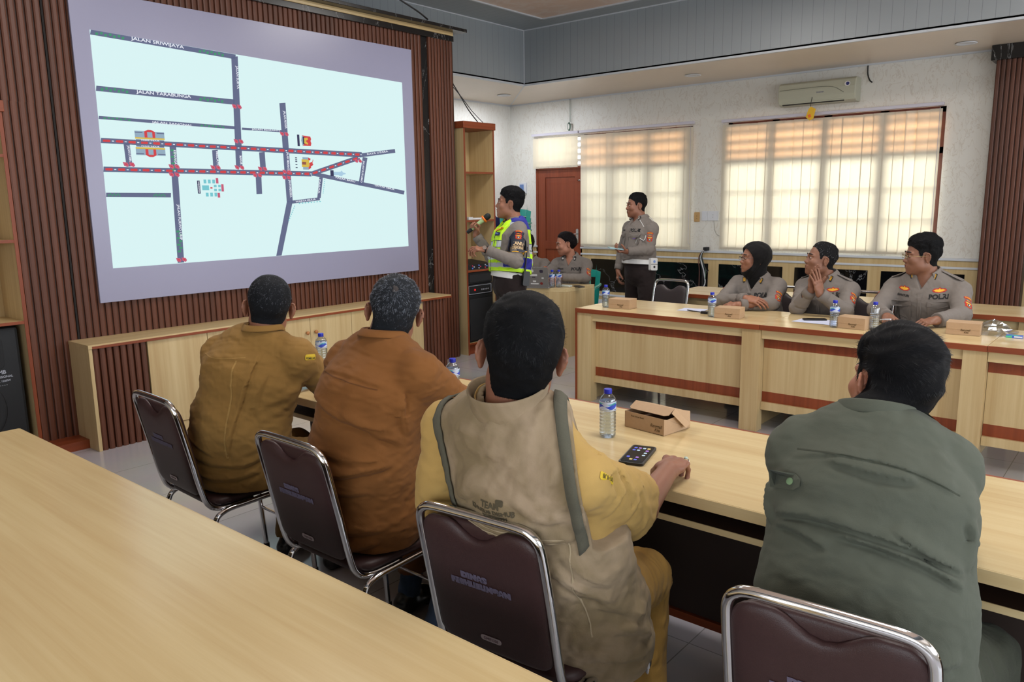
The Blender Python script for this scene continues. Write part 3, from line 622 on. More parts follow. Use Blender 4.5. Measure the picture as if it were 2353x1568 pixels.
desk('conference_desk', (-0.736, 5.064, 0), 1.36, [(1.23, 1.36)], 'light wood desk under the crumpled plastic bag at the right edge', DG)
# second row behind the officers
desk('conference_desk', (-3.50, 6.40, 0), 1.42, [(0, 0.12), (1.30, 1.42)], 'light wood desk behind the woman in the black headscarf', 'desks of the back row', end_left=True, D=0.62)
desk('conference_desk', (-2.06, 6.40, 0), 1.42, [(1.30, 1.42)], 'light wood desk of the back row seen between two seated officers', 'desks of the back row', D=0.62)
# near row: panelled side away from the camera
for i, (x, l) in enumerate(((-2.02, 'light wood desk the two men in mustard shirts lean on'), (-0.60, 'light wood desk under the phone and the open cardboard box'), (0.82, 'light wood desk the man in the olive shirt leans on'))):
    desk('conference_desk', (x, 2.672, 0), 1.42, [(0, 0.13)] if i < 2 else [(0, 0.13), (1.29, 1.42)], l, DG, rz=PI)
# table in the foreground
desk('conference_desk', (-3.38, 0.305, 0), 2.84, [(0.0, 0.13), (2.71, 2.84)], 'big light wood tabletop across the lower left corner', None)

# ---- laptop table
PT = [(-5.30, 6.10), (-4.665, 6.365), (-4.640, 6.87), (-5.30, 6.62)]
root = thing('laptop_table', (-4.95, 6.5, 0), 'light wood box shaped table with a dark red recess holding the laptop', 'table')
P0 = [(x+4.95, y-6.5) for x, y in PT]
m = MB(); m.prism(P0, 0.68, 0.722, 0); m.build('top', [LWX], root, bevel=0.002)
m = MB(); d0 = (Vector(P0[1])-Vector(P0[0])).normalized(); nrm = Vector((d0.y, -d0.x))
A, B_ = Vector(P0[0]), Vector(P0[1])
def strip(a, b_, t0, t1, z0, z1, mat, off=0.0, th=0.02):
    p = a+(b_-a)*t0-nrm*(-off); q = a+(b_-a)*t1-nrm*(-off); r = q-nrm*th; s_ = p-nrm*th
    m.prism([(p.x, p.y), (q.x, q.y), (r.x, r.y), (s_.x, s_.y)], z0, z1, mat)
strip(A, B_, 0, 1, 0.58, 0.68, 0); strip(A, B_, 0.82, 1, 0.0, 0.58, 0); strip(A, B_, 0, 0.12, 0.0, 0.58, 0); strip(A, B_, 0.12, 0.82, 0.0, 0.58, 1, -0.03)
m.prism([P0[1], P0[2], (P0[2][0]-0.02, P0[2][1]), (P0[1][0]-0.02, P0[1][1])], 0, 0.68, 0); m.prism([P0[0], P0[3], (P0[3][0]+0.02, P0[3][1]), (P0[0][0]+0.02, P0[0][1])], 0, 0.68, 0)
m.build('body', [LW, RB], root)

# ================================================================= CHAIRS
VIN = plain('brown_vinyl', (58,38,38), 0.42, noise=0.12, scale=60, bump=0.25, bscale=500, spec=0.35); VIND = plain('dark_vinyl', (44,34,36), 0.45, bump=0.2, bscale=500)
CHROME = plain('chair_chrome', (222,222,226), 0.10, 1.0); STAMP = plain('faded_white_paint', (92,84,104), 0.7); STEEL = plain('metal_plate', (186,172,176), 0.3, 0.6); RUB = plain('rubber', (150,152,156), 0.6)
def pad_mesh(w, h, t, rc, scoop=0.0, n=14):
    """upholstered pad in local x,z (0..h), thickness along y; rounded corners, puffed faces"""
    m = MB(); vs = []; 
    def outline(v):
        zz = v*h; e = 1.0
        if zz < rc: e = 1-(rc-math.sqrt(max(0, rc*rc-(rc-zz)**2)))/(w/2)
        if zz > h-rc: e = 1-(rc-math.sqrt(max(0, rc*rc-(zz-h+rc)**2)))/(w/2)
        return e
    N, Mv = 16, 22
    for side in (1, -1):
        b = len(vs)
        for j in range(Mv+1):
            v = 0.5-0.5*math.cos(PI*j/Mv); e = outline(v)
            for i in range(N+1):
                u = -math.cos(PI*i/N); x = u*w/2*e; z = v*h
                if scoop: z -= scoop*max(0, 1-(u*1.35)**2)**2*max(0, (v-0.55)/0.45)**2
                edge = (1-u**8)*(1-(2*v-1)**10)
                vs.append((x, side*(t/2)*(0.15+0.85*max(0, edge)**0.5), z))
        fs = []
        for j in range(Mv):
            for i in range(N):
                q = (b+j*(N+1)+i, b+j*(N+1)+i+1, b+(j+1)*(N+1)+i+1, b+(j+1)*(N+1)+i); fs.append(q if side < 0 else q[::-1])
        m.add([], [], 0)
        for f_ in fs: m.f.append(list(f_)); m.m.append(0); m.sm.append(True)
    nb = (N+1)*(Mv+1); m.v = vs
    rim = [i for i in range(N+1)]+[j*(N+1)+N for j in range(1, Mv+1)]+[Mv*(N+1)+i for i in range(N-1, -1, -1)]+[j*(N+1) for j in range(Mv-1, 0, -1)]
    for a, c_ in zip(rim, rim[1:]+rim[:1]): m.f.append([a, c_, c_+nb, a+nb]); m.m.append(0); m.sm.append(True)
    return m
def make_chair(loc, label, group, rz, W=0.40, vin=None, stamp=True, gap=False):
    vin = vin or VIN
    root = thing('banquet_chair', loc, label, 'chair', group, rz)
    w = W/2-0.011
    back = [(w, -0.02, 0.425), (w, -0.15, 0.425), (w, -0.205, 0.45), (w, -0.232, 0.52), (w, -0.262, 0.66), (w*0.99, -0.293, 0.80)]
    top = [(w*0.96, -0.304, 0.846), (w*0.86, -0.309, 0.868), (w*0.70, -0.3115, 0.877), (w*0.3, -0.312, 0.879)]
    right = back+top; path = right+[(-x, y, z) for x, y, z in reversed(right)]
    m = MB(); m.tube(smooth_path(path, 5), 0.0115, 12); m.build('back_frame', CHROME, root)
    tilt = math.atan2(0.085, 0.40)
    pb = pad_mesh(W-0.04, 0.375 if not gap else 0.355, 0.034, 0.05, scoop=0.042)
    o = pb.build('backrest', vin, root, fix=True); o.location = (0, -0.226, 0.487); o.rotation_euler = (math.atan2(0.078, 0.375), 0, 0)
    if not gap:
        p2 = pad_mesh(W-0.05, 0.372, 0.03, 0.05); o2 = p2.build('back_cushion', vin, root); o2.location = (0, -0.210, 0.487); o2.rotation_euler = (math.atan2(0.078, 0.375), 0, 0)
    ps = pad_mesh(W+0.01, 0.42, 0.05, 0.07); o = ps.build('seat', vin, root); o.location = (0, -0.20, 0.452); o.rotation_euler = (-PI/2, 0, 0)
    for sx in (1, -1):
        x = sx*(W/2+0.012)
        pts = [(x*1.02, -0.27, 0.012), (x*1.01, -0.245, 0.16), (x, -0.205, 0.36), (x, -0.16, 0.415), (x, -0.05, 0.425), (x, 0.10, 0.428), (x, 0.17, 0.42), (x, 0.205, 0.37), (x, 0.225, 0.16), (x, 0.235, 0.012)]
        m = MB(); m.tube(smooth_path(pts, 5), 0.011, 10); m.build('leg', CHROME, root)
        for yy in (0.235, -0.27): m = MB(); m.tube([(x*(1.0 if yy > 0 else 1.02), yy, 0.0), (x*(1.0 if yy > 0 else 1.018), yy, 0.03)], 0.014, 10); m.build('foot_cap', plain('black_rubber', (24,24,26), 0.6), root)
    for (a, y, z, r) in ((W/2, -0.235, 0.215, 0.007), (W/2, 0.222, 0.215, 0.007), (w, -0.13, 0.425, 0.008), (w, 0.12, 0.43, 0.008)):
        m = MB(); m.tube([(-a, y, z), (a, y, z)], r, 8); m.build('crossbar', CHROME, root)
    for sx in (1, -1):
        m = MB(); m.tube([(sx*(W/2-0.055), -0.235, 0.215), (sx*(W/2-0.03), -0.235, 0.215)], 0.012, 10); m.build('rubber_bumper', RUB, root)
    if stamp:
        M0 = tr(0, -0.226, 0.487) @ rot('X', math.atan2(0.078, 0.375)) @ tr(0, -0.0178, 0) @ rot('X', PI/2)
        m = MB(); m.prism(round_rect(0.062, 0.016, 0.0078), 0, 0.0015, 0, M0 @ tr(0.0, 0.055, 0)); pl = m.build('name_plate', STEEL, root)
        vs, fs = text_geo('CHITOSE', 0.011, 0.0, 0.0002); t = MB(); t.add(vs, fs, 0, M0 @ tr(0.0, 0.0545, 0.0018)); t.build('plate_lettering', plain('plate_ink', (90,60,70), 0.5), pl, fix=False)
        t = MB(); vs, fs = text_geo('DINAS', 0.026, 0.0035, 0.0, space=1.0); t.add([(v[0], v[1]*0.75, v[2]) for v in vs], fs, 0, M0 @ tr(-0.022, 0.232, 0.0010))
        vs, fs = text_geo('PERHUBUNGAN', 0.026, 0.0035, 0.0); t.add([(v[0]*0.93, v[1]*0.75, v[2]) for v in vs], fs, 0, M0 @ tr(-0.005, 0.209, 0.0010))
        t.build('painted_lettering', STAMP, root, fix=False)
    return root
CG = 'brown vinyl chairs of the men at the near table'
make_chair((-2.935, 1.645, 0), 'chrome framed brown vinyl chair of the man nearest the sideboard', CG, math.radians(-2), W=0.375)
make_chair((-2.045, 1.64, 0), 'chrome framed brown vinyl chair of the man in the orange brown shirt', CG, math.radians(0), W=0.38)
make_chair((-1.205, 1.56, 0), 'chrome framed brown vinyl chair behind the man in the khaki vest', CG, math.radians(5), W=0.385)
make_chair((-0.425, 1.63, 0), 'chrome framed brown vinyl chair at the bottom right behind the man in the olive shirt', CG, math.radians(4), W=0.385)
c0 = make_chair((-3.42, 6.0, 0), 'empty dark chair with chrome frame behind the far table', 'dark chairs behind the far table', PI, vin=VIND, stamp=False, gap=True, W=0.36)
for (x, y, rz, l) in ((-2.33, 6.00, PI-0.1, 'dark chair the woman in the black headscarf sits on'), (-1.72, 5.98, PI, 'dark chair of the officer with raised hands, its chrome edge showing'), (-1.24, 6.02, PI, 'dark chair hidden behind the officer wearing glasses')):
    c_ = copy_tree(c0); c_.location = (x, y, 0); c_.rotation_euler = (0, 0, rz); c_['label'] = l
# ---- teal plastic chair
TEAL = plain('teal_plastic', (22,150,138), 0.32, spec=0.5)
def teal_chair(loc, rz, label, group='teal plastic chairs'):
    root = thing('plastic_chair', loc, label, 'chair', group, rz)
    m = MB(); m.prism(round_rect(0.42, 0.40, 0.05), 0.41, 0.44, 0); m.build('seat', TEAL, root, bevel=0.008)
    m = MB()
    # curved back shell with cut-outs
    N = 10; H0, H1 = 0.44, 0.83
    def bp(u, z): return (u*0.21, -0.19-0.12*(z-0.44)/0.4+0.05*u*u, z-0.03*u*u*(z > 0.8))
    for (ua, ub, z0, z1) in ((-1, -0.72, H0, H1), (0.72, 1, H0, H1), (-0.72, 0.72, 0.74, H1), (-0.45, -0.3, H0, 0.74), (-0.08, 0.08, H0, 0.74), (0.3, 0.45, H0, 0.74)):
        k = max(1, round((ub-ua)*6)); vs = []
        for i in range(k+1):
            u = ua+(ub-ua)*i/k
            for z in (z0, z1):
                p = bp(u, z); vs += [p, (p[0], p[1]-0.012, p[2])]
        fs = []
        for i in range(k):
            a = 4*i; b_ = a+4; fs += [(a, b_, b_+2, a+2), (a+1, a+3, b_+3, b_+1), (a+2, b_+2, b_+3, a+3), (a, a+1, b_+1, b_)]
        fs += [(0, 2, 3, 1), (4*k, 4*k+1, 4*k+3, 4*k+2)]
        m.add(vs, fs, 0)
    m.build('backrest', TEAL, root, bevel=0.003)
    for sx in (1, -1):
        for sy, zt in ((1, 0.42), (-1, 0.44)):
            m = MB(); m.tube([(sx*0.225, sy*0.235, 0.0), (sx*0.195, sy*0.17, zt)], [0.018, 0.026], 6); m.build('leg', TEAL, root)
        m = MB(); m.tube(smooth_path([(sx*0.215, 0.20, 0.42), (sx*0.235, 0.19, 0.60), (sx*0.24, 0.14, 0.655), (sx*0.235, -0.05, 0.66), (sx*0.21, -0.24, 0.66)], 4), 0.016, 8); m.build('armrest', TEAL, root)
    return root
teal_chair((-5.02, 7.08, 0), math.radians(200), 'teal plastic chair of the woman at the laptop')
teal_chair((-5.50, 6.95, 0), math.radians(190), 'teal plastic chair behind the officer in the lime vest')
# ================================================================= SIGNED DISTANCE MODELLER (bodies, clothes, hair)
F4 = np.float32
def V3(*a): return np.array(a if len(a) == 3 else a[0], dtype=float)
def nrm_(v): v = V3(v); return v/(np.linalg.norm(v)+1e-12)
class Prim:
    """kind: 'cone' (tapered, optionally elliptical), 'ell' ellipsoid"""
    def __init__(s, kind, op='u', k=0.012, mat=0, **a):
        s.kind, s.op, s.k, s.mat, s.a = kind, op, k, mat, a
        if kind == 'cone':
            A, B = V3(a['A']), V3(a['B']); s.A, s.B = A, B; ab = B-A; s.L = np.linalg.norm(ab); s.ax = ab/(s.L+1e-9)
            lat = a.get('lat'); lat = V3(lat) if lat is not None else (V3(1, 0, 0) if abs(s.ax[0]) < 0.9 else V3(0, 1, 0))
            lat = nrm_(lat-s.ax*(lat@s.ax)); s.lat = lat; s.dep = np.cross(s.ax, lat)
            r0, r1 = a['r0'], a['r1']; s.w0, s.d0 = (r0 if hasattr(r0, '__len__') else (r0, r0)); s.w1, s.d1 = (r1 if hasattr(r1, '__len__') else (r1, r1))
            s.flat = a.get('flat', False)
            m = max(s.w0, s.d0, s.w1, s.d1); s.lo, s.hi = np.minimum(A, B)-m, np.maximum(A, B)+m
        else:
            s.C = V3(a['C']); s.R = V3(a['R']); X = nrm_(a.get('X', (1, 0, 0))); Y = V3(a.get('Y', (0, 1, 0))); Y = nrm_(Y-X*(X@Y)); s.M = np.array([X, Y, np.cross(X, Y)])
            m = max(s.R); s.lo, s.hi = s.C-m, s.C+m
    def dist(s, P):
        if s.kind == 'cone':
            q = P-s.A; t = q@s.ax; tt = np.clip(t/s.L, 0, 1); e = t-tt*s.L; w = s.w0+(s.w1-s.w0)*tt; d = s.d0+(s.d1-s.d0)*tt
            u = q@s.lat; v = q@s.dep; rr = np.minimum(w, d) if not s.flat else np.minimum(w, d)*0.35
            x, y, z = u/w, v/d, e/rr
            k0 = np.sqrt(x*x+y*y+z*z)+1e-9; k1 = np.sqrt((x/w)**2+(y/d)**2+(z/rr)**2)+1e-9
            return k0*(k0-1)/k1
        q = (P-s.C)@s.M.T; x = q/s.R; k0 = np.sqrt((x*x).sum(1))+1e-9; k1 = np.sqrt(((x/s.R)**2).sum(1))+1e-9
        return k0*(k0-1)/k1
def cone(A, B, r0, r1, **k): 
    kw = {q: k.pop(q) for q in ('lat', 'flat') if q in k}
    return Prim('cone', A=A, B=B, r0=r0, r1=r1, **kw, **k)
def ell(C, R, **k):
    kw = {q: k.pop(q) for q in ('X', 'Y') if q in k}
    return Prim('ell', C=C, R=R, **kw, **k)
class Field:
    def __init__(s, prims, post=None, grow=0.0): s.p, s.post, s.grow = prims, post, grow
    def __call__(s, P, margin=0.06):
        D = np.full(len(P), 1.0)
        for p in s.p:
            m = margin+p.k; idx = np.nonzero(((P > p.lo-m) & (P < p.hi+m)).all(1))[0]
            if not len(idx): continue
            d = p.dist(P[idx]); c = D[idx]
            if p.op == 'u':
                h = np.clip(0.5+0.5*(c-d)/p.k, 0, 1); D[idx] = c+(d-c)*h-p.k*h*(1-h)
            elif p.op == 's':
                h = np.clip(0.5-0.5*(c+d)/p.k, 0, 1); D[idx] = c+(-d-c)*h+p.k*h*(1-h)
        D -= s.grow
        if s.post is not None: D = s.post(P, D)
        return D
    def bounds(s):
        u = [p for p in s.p if p.op == 'u']
        return np.min([p.lo for p in u], 0)-0.02-s.grow, np.max([p.hi for p in u], 0)+0.02+s.grow
    def label(s, P):
        best = np.full(len(P), 1e9); lab = np.zeros(len(P), int)
        for p in s.p:
            if p.op != 'u': continue
            idx = np.nonzero(((P > p.lo-0.02) & (P < p.hi+0.02)).all(1))[0]
            if not len(idx): continue
            d = p.dist(P[idx])-(0.004 if p.mat else 0); w = d < best[idx]; best[idx[w]] = d[w]; lab[idx[w]] = p.mat
        return lab
def surface(field, h, lo=None, hi=None):
    """surface nets on a sparse grid, vertices then pulled on to the true surface"""
    if lo is None: lo, hi = field.bounds()
    f = 4; H = h*f; n = np.ceil((hi-lo)/H).astype(int)+2; lo = lo-H/2
    g = np.stack(np.meshgrid(*[np.arange(k) for k in n], indexing='ij'), -1).reshape(-1, 3)
    C = lo+(g+0.5)*H
    Dc = field(C, 0.1+H)
    act = np.abs(Dc) < H*1.35
    N = n*f
    Fg = np.repeat(np.repeat(np.repeat(np.where(Dc < 0, -1.0, 1.0).astype(F4).reshape(n), f, 0), f, 1), f, 2)
    o = np.stack(np.meshgrid(*[np.arange(f)]*3, indexing='ij'), -1).reshape(-1, 3)
    ga = g[act]; idx = (ga[:, None, :]*f+o[None]).reshape(-1, 3)
    P = lo+(idx+0.5)*h; Fg[idx[:, 0], idx[:, 1], idx[:, 2]] = field(P).astype(F4)
    ins = Fg < 0
    cnt = np.zeros(N-1, np.int8)
    for a in (0, 1):
        for b_ in (0, 1):
            for c_ in (0, 1): cnt += ins[a:N[0]-1+a, b_:N[1]-1+b_, c_:N[2]-1+c_]
    cells = np.argwhere((cnt > 0) & (cnt < 8))
    vid = np.full(N-1, -1, np.int32); vid[cells[:, 0], cells[:, 1], cells[:, 2]] = np.arange(len(cells))
    corners = np.array([(a, b_, c_) for a in (0, 1) for b_ in (0, 1) for c_ in (0, 1)])
    val = np.stack([Fg[cells[:, 0]+c[0], cells[:, 1]+c[1], cells[:, 2]+c[2]] for c in corners], 1)
    acc = np.zeros((len(cells), 3)); wn = np.zeros(len(cells))
    for i in range(8):
        for j in range(i+1, 8):
            if np.abs(corners[i]-corners[j]).sum() != 1: continue
            a, b_ = val[:, i], val[:, j]; m = (a < 0) != (b_ < 0); t = np.where(m, a/(a-b_+1e-12), 0)
            acc += np.where(m[:, None], corners[i]+t[:, None]*(corners[j]-corners[i]), 0); wn += m
    Vt = lo+(cells+0.5+acc/wn[:, None])*h
    quads = []
    for ax in range(3):
        sl = [slice(1, k-1) for k in N]; s0 = list(sl); s1 = list(sl); s0[ax] = slice(0, N[ax]-1); s1[ax] = slice(1, N[ax])
        A, B = ins[tuple(s0)], ins[tuple(s1)]; e = np.argwhere(A != B)
        off = np.array([1, 1, 1]); off[ax] = 0; e2 = e+off
        fl = A[e[:, 0], e[:, 1], e[:, 2]]
        u, v = [(1, 2), (2, 0), (0, 1)][ax]; du = np.zeros(3, int); du[u] = 1; dv = np.zeros(3, int); dv[v] = 1
        q = [vid[tuple((e2+k).T)] for k in (-du-dv, -dv, 0*du, -du)]
        q = np.stack(q, 1); q[~fl] = q[~fl][:, ::-1]; quads.append(q)
    Q = np.concatenate(quads); Q = Q[(Q >= 0).all(1)]
    e = 0.4*h
    for it in range(2):
        d0 = field(Vt); G = np.stack([field(Vt+np.eye(3)[i]*e)-field(Vt-np.eye(3)[i]*e) for i in range(3)], 1)/(2*e)
        gl = (G*G).sum(1)+1e-6; st = -(d0/gl)[:, None]*G; ln = np.linalg.norm(st, axis=1, keepdims=True); st *= np.minimum(1, 0.7*h/(ln+1e-9)); Vt = Vt+st
    return Vt, Q
def mesh_np(name, Vt, Q, mats, parent, mi=None):
    base = np.array(parent.location) if parent else np.zeros(3)
    if parent and parent.parent: base = base+np.array(parent.parent.location)
    me = bpy.data.meshes.new(name); me.vertices.add(len(Vt)); me.vertices.foreach_set('co', (Vt-base).astype(F4).ravel())
    k = Q.shape[1]; me.loops.add(Q.size); me.loops.foreach_set('vertex_index', Q.astype(np.int32).ravel())
    me.polygons.add(len(Q)); me.polygons.foreach_set('loop_start', np.arange(0, Q.size, k, dtype=np.int32)); me.polygons.foreach_set('loop_total', np.full(len(Q), k, np.int32))
    for m in mats: me.materials.append(m)
    me.polygons.foreach_set('use_smooth', np.ones(len(Q), bool))
    if mi is not None: me.polygons.foreach_set('material_index', mi.astype(np.int32))
    me.update(calc_edges=True); me.validate()
    o = bpy.data.objects.new(name, me); COL.objects.link(o); o.parent = parent
    return o
def wnoise(P, s, seed=0, n=5):
    """cheap smooth pseudo noise: warped sines, about -1..1"""
    r = np.random.RandomState(seed); o = np.zeros(len(P)); W = P.copy()
    for i in range(2):
        W = W+0.25*s*np.sin((P@r.randn(3, 3))/s*1.1+r.rand(3)*6)
    for i in range(n):
        d = r.randn(3); d /= np.linalg.norm(d); o += np.sin(W@d/s*(1+0.35*i)*2.2+r.rand()*6.28)
    return o/n*1.4
def poly_dist(P, pts):
    """distance to a polyline and parameter along it 0..1"""
    pts = np.array(pts, float); best = np.full(len(P), 9.0); tb = np.zeros(len(P)); n = len(pts)-1
    for i in range(n):
        a, b_ = pts[i], pts[i+1]; ab = b_-a; q = P-a; t = np.clip((q@ab)/(ab@ab), 0, 1); d = np.linalg.norm(q-t[:, None]*ab, axis=1); m = d < best; best[m] = d[m]; tb[m] = (i+t[m])/n
    return best, tb
def wrinkles(folds, noise=0.0, ns=0.06, seed=1, aniso=(1, 1, 1), cuts=None):
    """folds: (polyline, height, width). A raised ridge with a dent beneath."""
    def post(P, D):
        near = np.abs(D) < 0.04
        if near.any():
            Q = P[near]; d = D[near]
            if noise: d = d-noise*wnoise(Q*np.array(aniso), ns, seed)-noise*0.5*wnoise(Q*np.array(aniso), ns*0.45, seed+1)
            for pts, amp, w in folds:
                pts = np.array(pts, float); lo, hi = pts.min(0)-3.5*w, pts.max(0)+3.5*w
                i = np.nonzero(((Q > lo) & (Q < hi)).all(1))[0]
                if not len(i): continue
                r, t = poly_dist(Q[i], pts); taper = np.clip(np.minimum(t, 1-t)*5, 0, 1)
                side = np.interp(t, np.linspace(0, 1, len(pts)), pts[:, 2])-Q[i][:, 2]
                w_ = max(w, 0.009); d[i] -= 1.25*amp*taper*np.where(side <= 0, np.exp(-(r/(2.0*w_))**2), np.exp(-(r/(0.65*w_))**2)-0.55*np.exp(-((r-1.25*w_)/(0.6*w_))**2))
            D = D.copy(); D[near] = d
        if cuts is not None: D = cuts(P, D)
        return D
    return post

# ---------------------------------------------------------------- anatomy
def head_axes(fwd, up=(0, 0, 1), roll=0.0):
    f_ = nrm_(fwd); r_ = nrm_(np.cross(f_, V3(up))); u_ = np.cross(r_, f_)
    if roll: r_, u_ = r_*math.cos(roll)+u_*math.sin(roll), u_*math.cos(roll)-r_*math.sin(roll)
    return r_, f_, u_
def head_prims(H, ax, s=1.0, fem=0.0, fat=0.0):
    r_, f_, u_ = ax
    def p(x, y, z): return H+s*(r_*x+f_*y+u_*z)
    def E(c, R, **k): return ell(p(*c), V3(R)*s, X=r_, Y=f_, **k)
    def Cn(a, b_, r0, r1, **k): return cone(p(*a), p(*b_), r0*s, r1*s, **k)
    w = 1+0.06*fat
    P = [E((0, -0.012, 0.035), (0.076, 0.097, 0.088), k=0.01), E((0, 0.030, -0.030), (0.064*w, 0.066, 0.080), k=0.03), E((0, 0.045, -0.072), (0.044*w, 0.042, 0.040), k=0.03),
         E((0, 0.072, -0.098), (0.020, 0.017, 0.016), k=0.02)]
    for sx in (-1, 1):
        P += [E((sx*0.048*w, 0.010, -0.062), (0.020, 0.032, 0.026), k=0.03), E((sx*0.042*w, 0.066, -0.022), (0.024, 0.020, 0.022), k=0.02),
              Cn((sx*0.014, 0.088, 0.022), (sx*0.048, 0.076, 0.024), 0.009, 0.007, k=0.014)]
    P += [Cn((0, 0.084, 0.016), (0, 0.098, -0.022), 0.0075, 0.0105, k=0.012), E((0, 0.101, -0.026), (0.0125, 0.011, 0.0095), k=0.010)]
    for sx in (-1, 1):
        P += [E((sx*0.013, 0.093, -0.030), (0.009, 0.011, 0.008), k=0.008)]
    for sx in (-1, 1):
        P += [E((sx*0.031, 0.100, 0.005), (0.020, 0.017, 0.012), op='s', k=0.014), E((sx*0.031, 0.077, 0.005), (0.0145, 0.0145, 0.0125), k=0.004)]
    P += [Cn((-0.020, 0.086, -0.056), (0.020, 0.086, -0.056), 0.006, 0.006, k=0.008, mat=1), Cn((-0.006, 0.0945, -0.0545), (0.006, 0.0945, -0.0545), 0.006, 0.006, k=0.008, mat=1), Cn((-0.014, 0.087, -0.066), (0.014, 0.087, -0.066), 0.0075, 0.0075, k=0.008, mat=1),
          Cn((-0.022, 0.101, -0.0605), (0.022, 0.101, -0.0605), 0.0028, 0.0028, op='s', k=0.006)]
    for sx in (-1, 1):     # ears: tilted dish with a hollow
        o = nrm_(r_*sx*0.86+f_*0.45)
        c = p(sx*0.0835, -0.008, -0.006); a = nrm_(np.cross(u_, o))*1.0; a = a*np.sign(a@f_)
        e = lambda x, z, w=0.0: c+s*(a*x+u_*z+o*w)
        P += [ell(e(0, 0, 0.001), V3(0.0045, 0.0165, 0.0270)*s, X=o, Y=a, k=0.005)]
        rim = [(0.008, 0.010, -0.002), (0.010, 0.022, 0.001), (0.002, 0.029, 0.004), (-0.009, 0.027, 0.006), (-0.016, 0.017, 0.007), (-0.017, 0.004, 0.007), (-0.013, -0.009, 0.006), (-0.008, -0.019, 0.004)]
        P += [cone(e(*rim[i]), e(*rim[i+1]), 0.0036*s, 0.0036*s, k=0.003) for i in range(7)]
        P += [ell(e(-0.002, -0.024, 0.002), V3(0.0048, 0.0085, 0.0095)*s, X=o, Y=a, k=0.004), cone(e(-0.007, 0.014, 0.003), e(-0.009, -0.008, 0.003), 0.003*s, 0.003*s, k=0.004), ell(e(0.009, -0.006, 0.002), V3(0.004, 0.004, 0.006)*s, X=o, Y=a, k=0.003)]
    return P
FING = [(-0.030, 0.092, (0.042, 0.026, 0.020), 0.0088), (-0.010, 0.096, (0.047, 0.030, 0.022), 0.0090), (0.011, 0.092, (0.043, 0.028, 0.021), 0.0086), (0.030, 0.083, (0.034, 0.021, 0.018), 0.0076)]
def hand_prims(W, d, nrm, side, curl=(0.35, 0.35, 0.35, 0.35), thumb=(0.5, 0.3), spread=0.0, s=1.0, k=0.006):
    """W wrist, d direction of the hand, nrm = direction the PALM faces, side +1 when the thumb is at +x (x = d x nrm)
    finger order starts next to the thumb"""
    d = nrm_(d); n = V3(nrm); n = nrm_(n-d*(n@d)); x = np.cross(d, n)*side      # x points to the thumb
    def p(a, b_, c): return W+s*(-x*a+d*b_+n*c)                 # a: from the thumb side outwards
    P = [cone(p(0, -0.01, 0), p(-0.002, 0.03, 0), (0.025*s, 0.018*s), (0.034*s, 0.016*s), lat=x, k=0.015),
         cone(p(0, 0.030, 0), p(0, 0.080, 0), (0.035*s, 0.0150*s), (0.040*s, 0.0115*s), lat=x, k=0.015), ell(p(-0.022, 0.035, 0.008), V3(0.017, 0.028, 0.014)*s, X=x, Y=d, k=0.012)]
    for i, (a, b_, L, r) in enumerate(FING):
        q = p(a, b_-0.010, -0.001); ang = 0.0; fan = (a*4.0)*(0.5+spread); dd0 = nrm_(d-x*fan*(1)*0.55)
        c = curl[i]; c3 = c if hasattr(c, '__len__') else (c*0.8, c*1.1, c*0.8)
        P += [ell(q-n*0.003*s, V3(0.0100, 0.011, 0.0095)*s*(r/0.0088), k=0.008)]
        for j in range(3):
            ang += c3[j]; e = q+(dd0*math.cos(ang)+n*math.sin(ang))*L[j]*s
            P += [cone(q, e, r*s*(1.02-0.08*j), r*s*(0.94-0.09*j), k=0.003)]
            q = e
    t0 = p(-0.030, 0.018, 0.004); td = nrm_(x*math.sin(0.75)*0.9+d*math.cos(0.75)+n*thumb[0]*0.8)
    t1 = t0+td*0.040*s; td2 = nrm_(td+n*thumb[1]*0.5-x*thumb[1]*0.5+d*0.3*thumb[1]); t2 = t1+td2*0.030*s; t3 = t2+nrm_(td2+d*0.15-x*thumb[1]*0.3)*0.023*s
    P += [cone(t0, t1, 0.0150*s, 0.0110*s, k=0.010), cone(t1, t2, 0.0108*s, 0.0100*s, k=0.003), cone(t2, t3, 0.0102*s, 0.0078*s, k=0.003)]
    return P
def loft(secs, k=0.03, lat=(1, 0, 0)):
    """secs: (centre, half width, half depth, lateral)"""
    out = []
    for a, b_ in zip(secs, secs[1:]):
        out.append(cone(a[0], b_[0], (a[1], a[2]), (b_[1], b_[2]), lat=(V3(a[3])+V3(b_[3])), k=k))
    return out
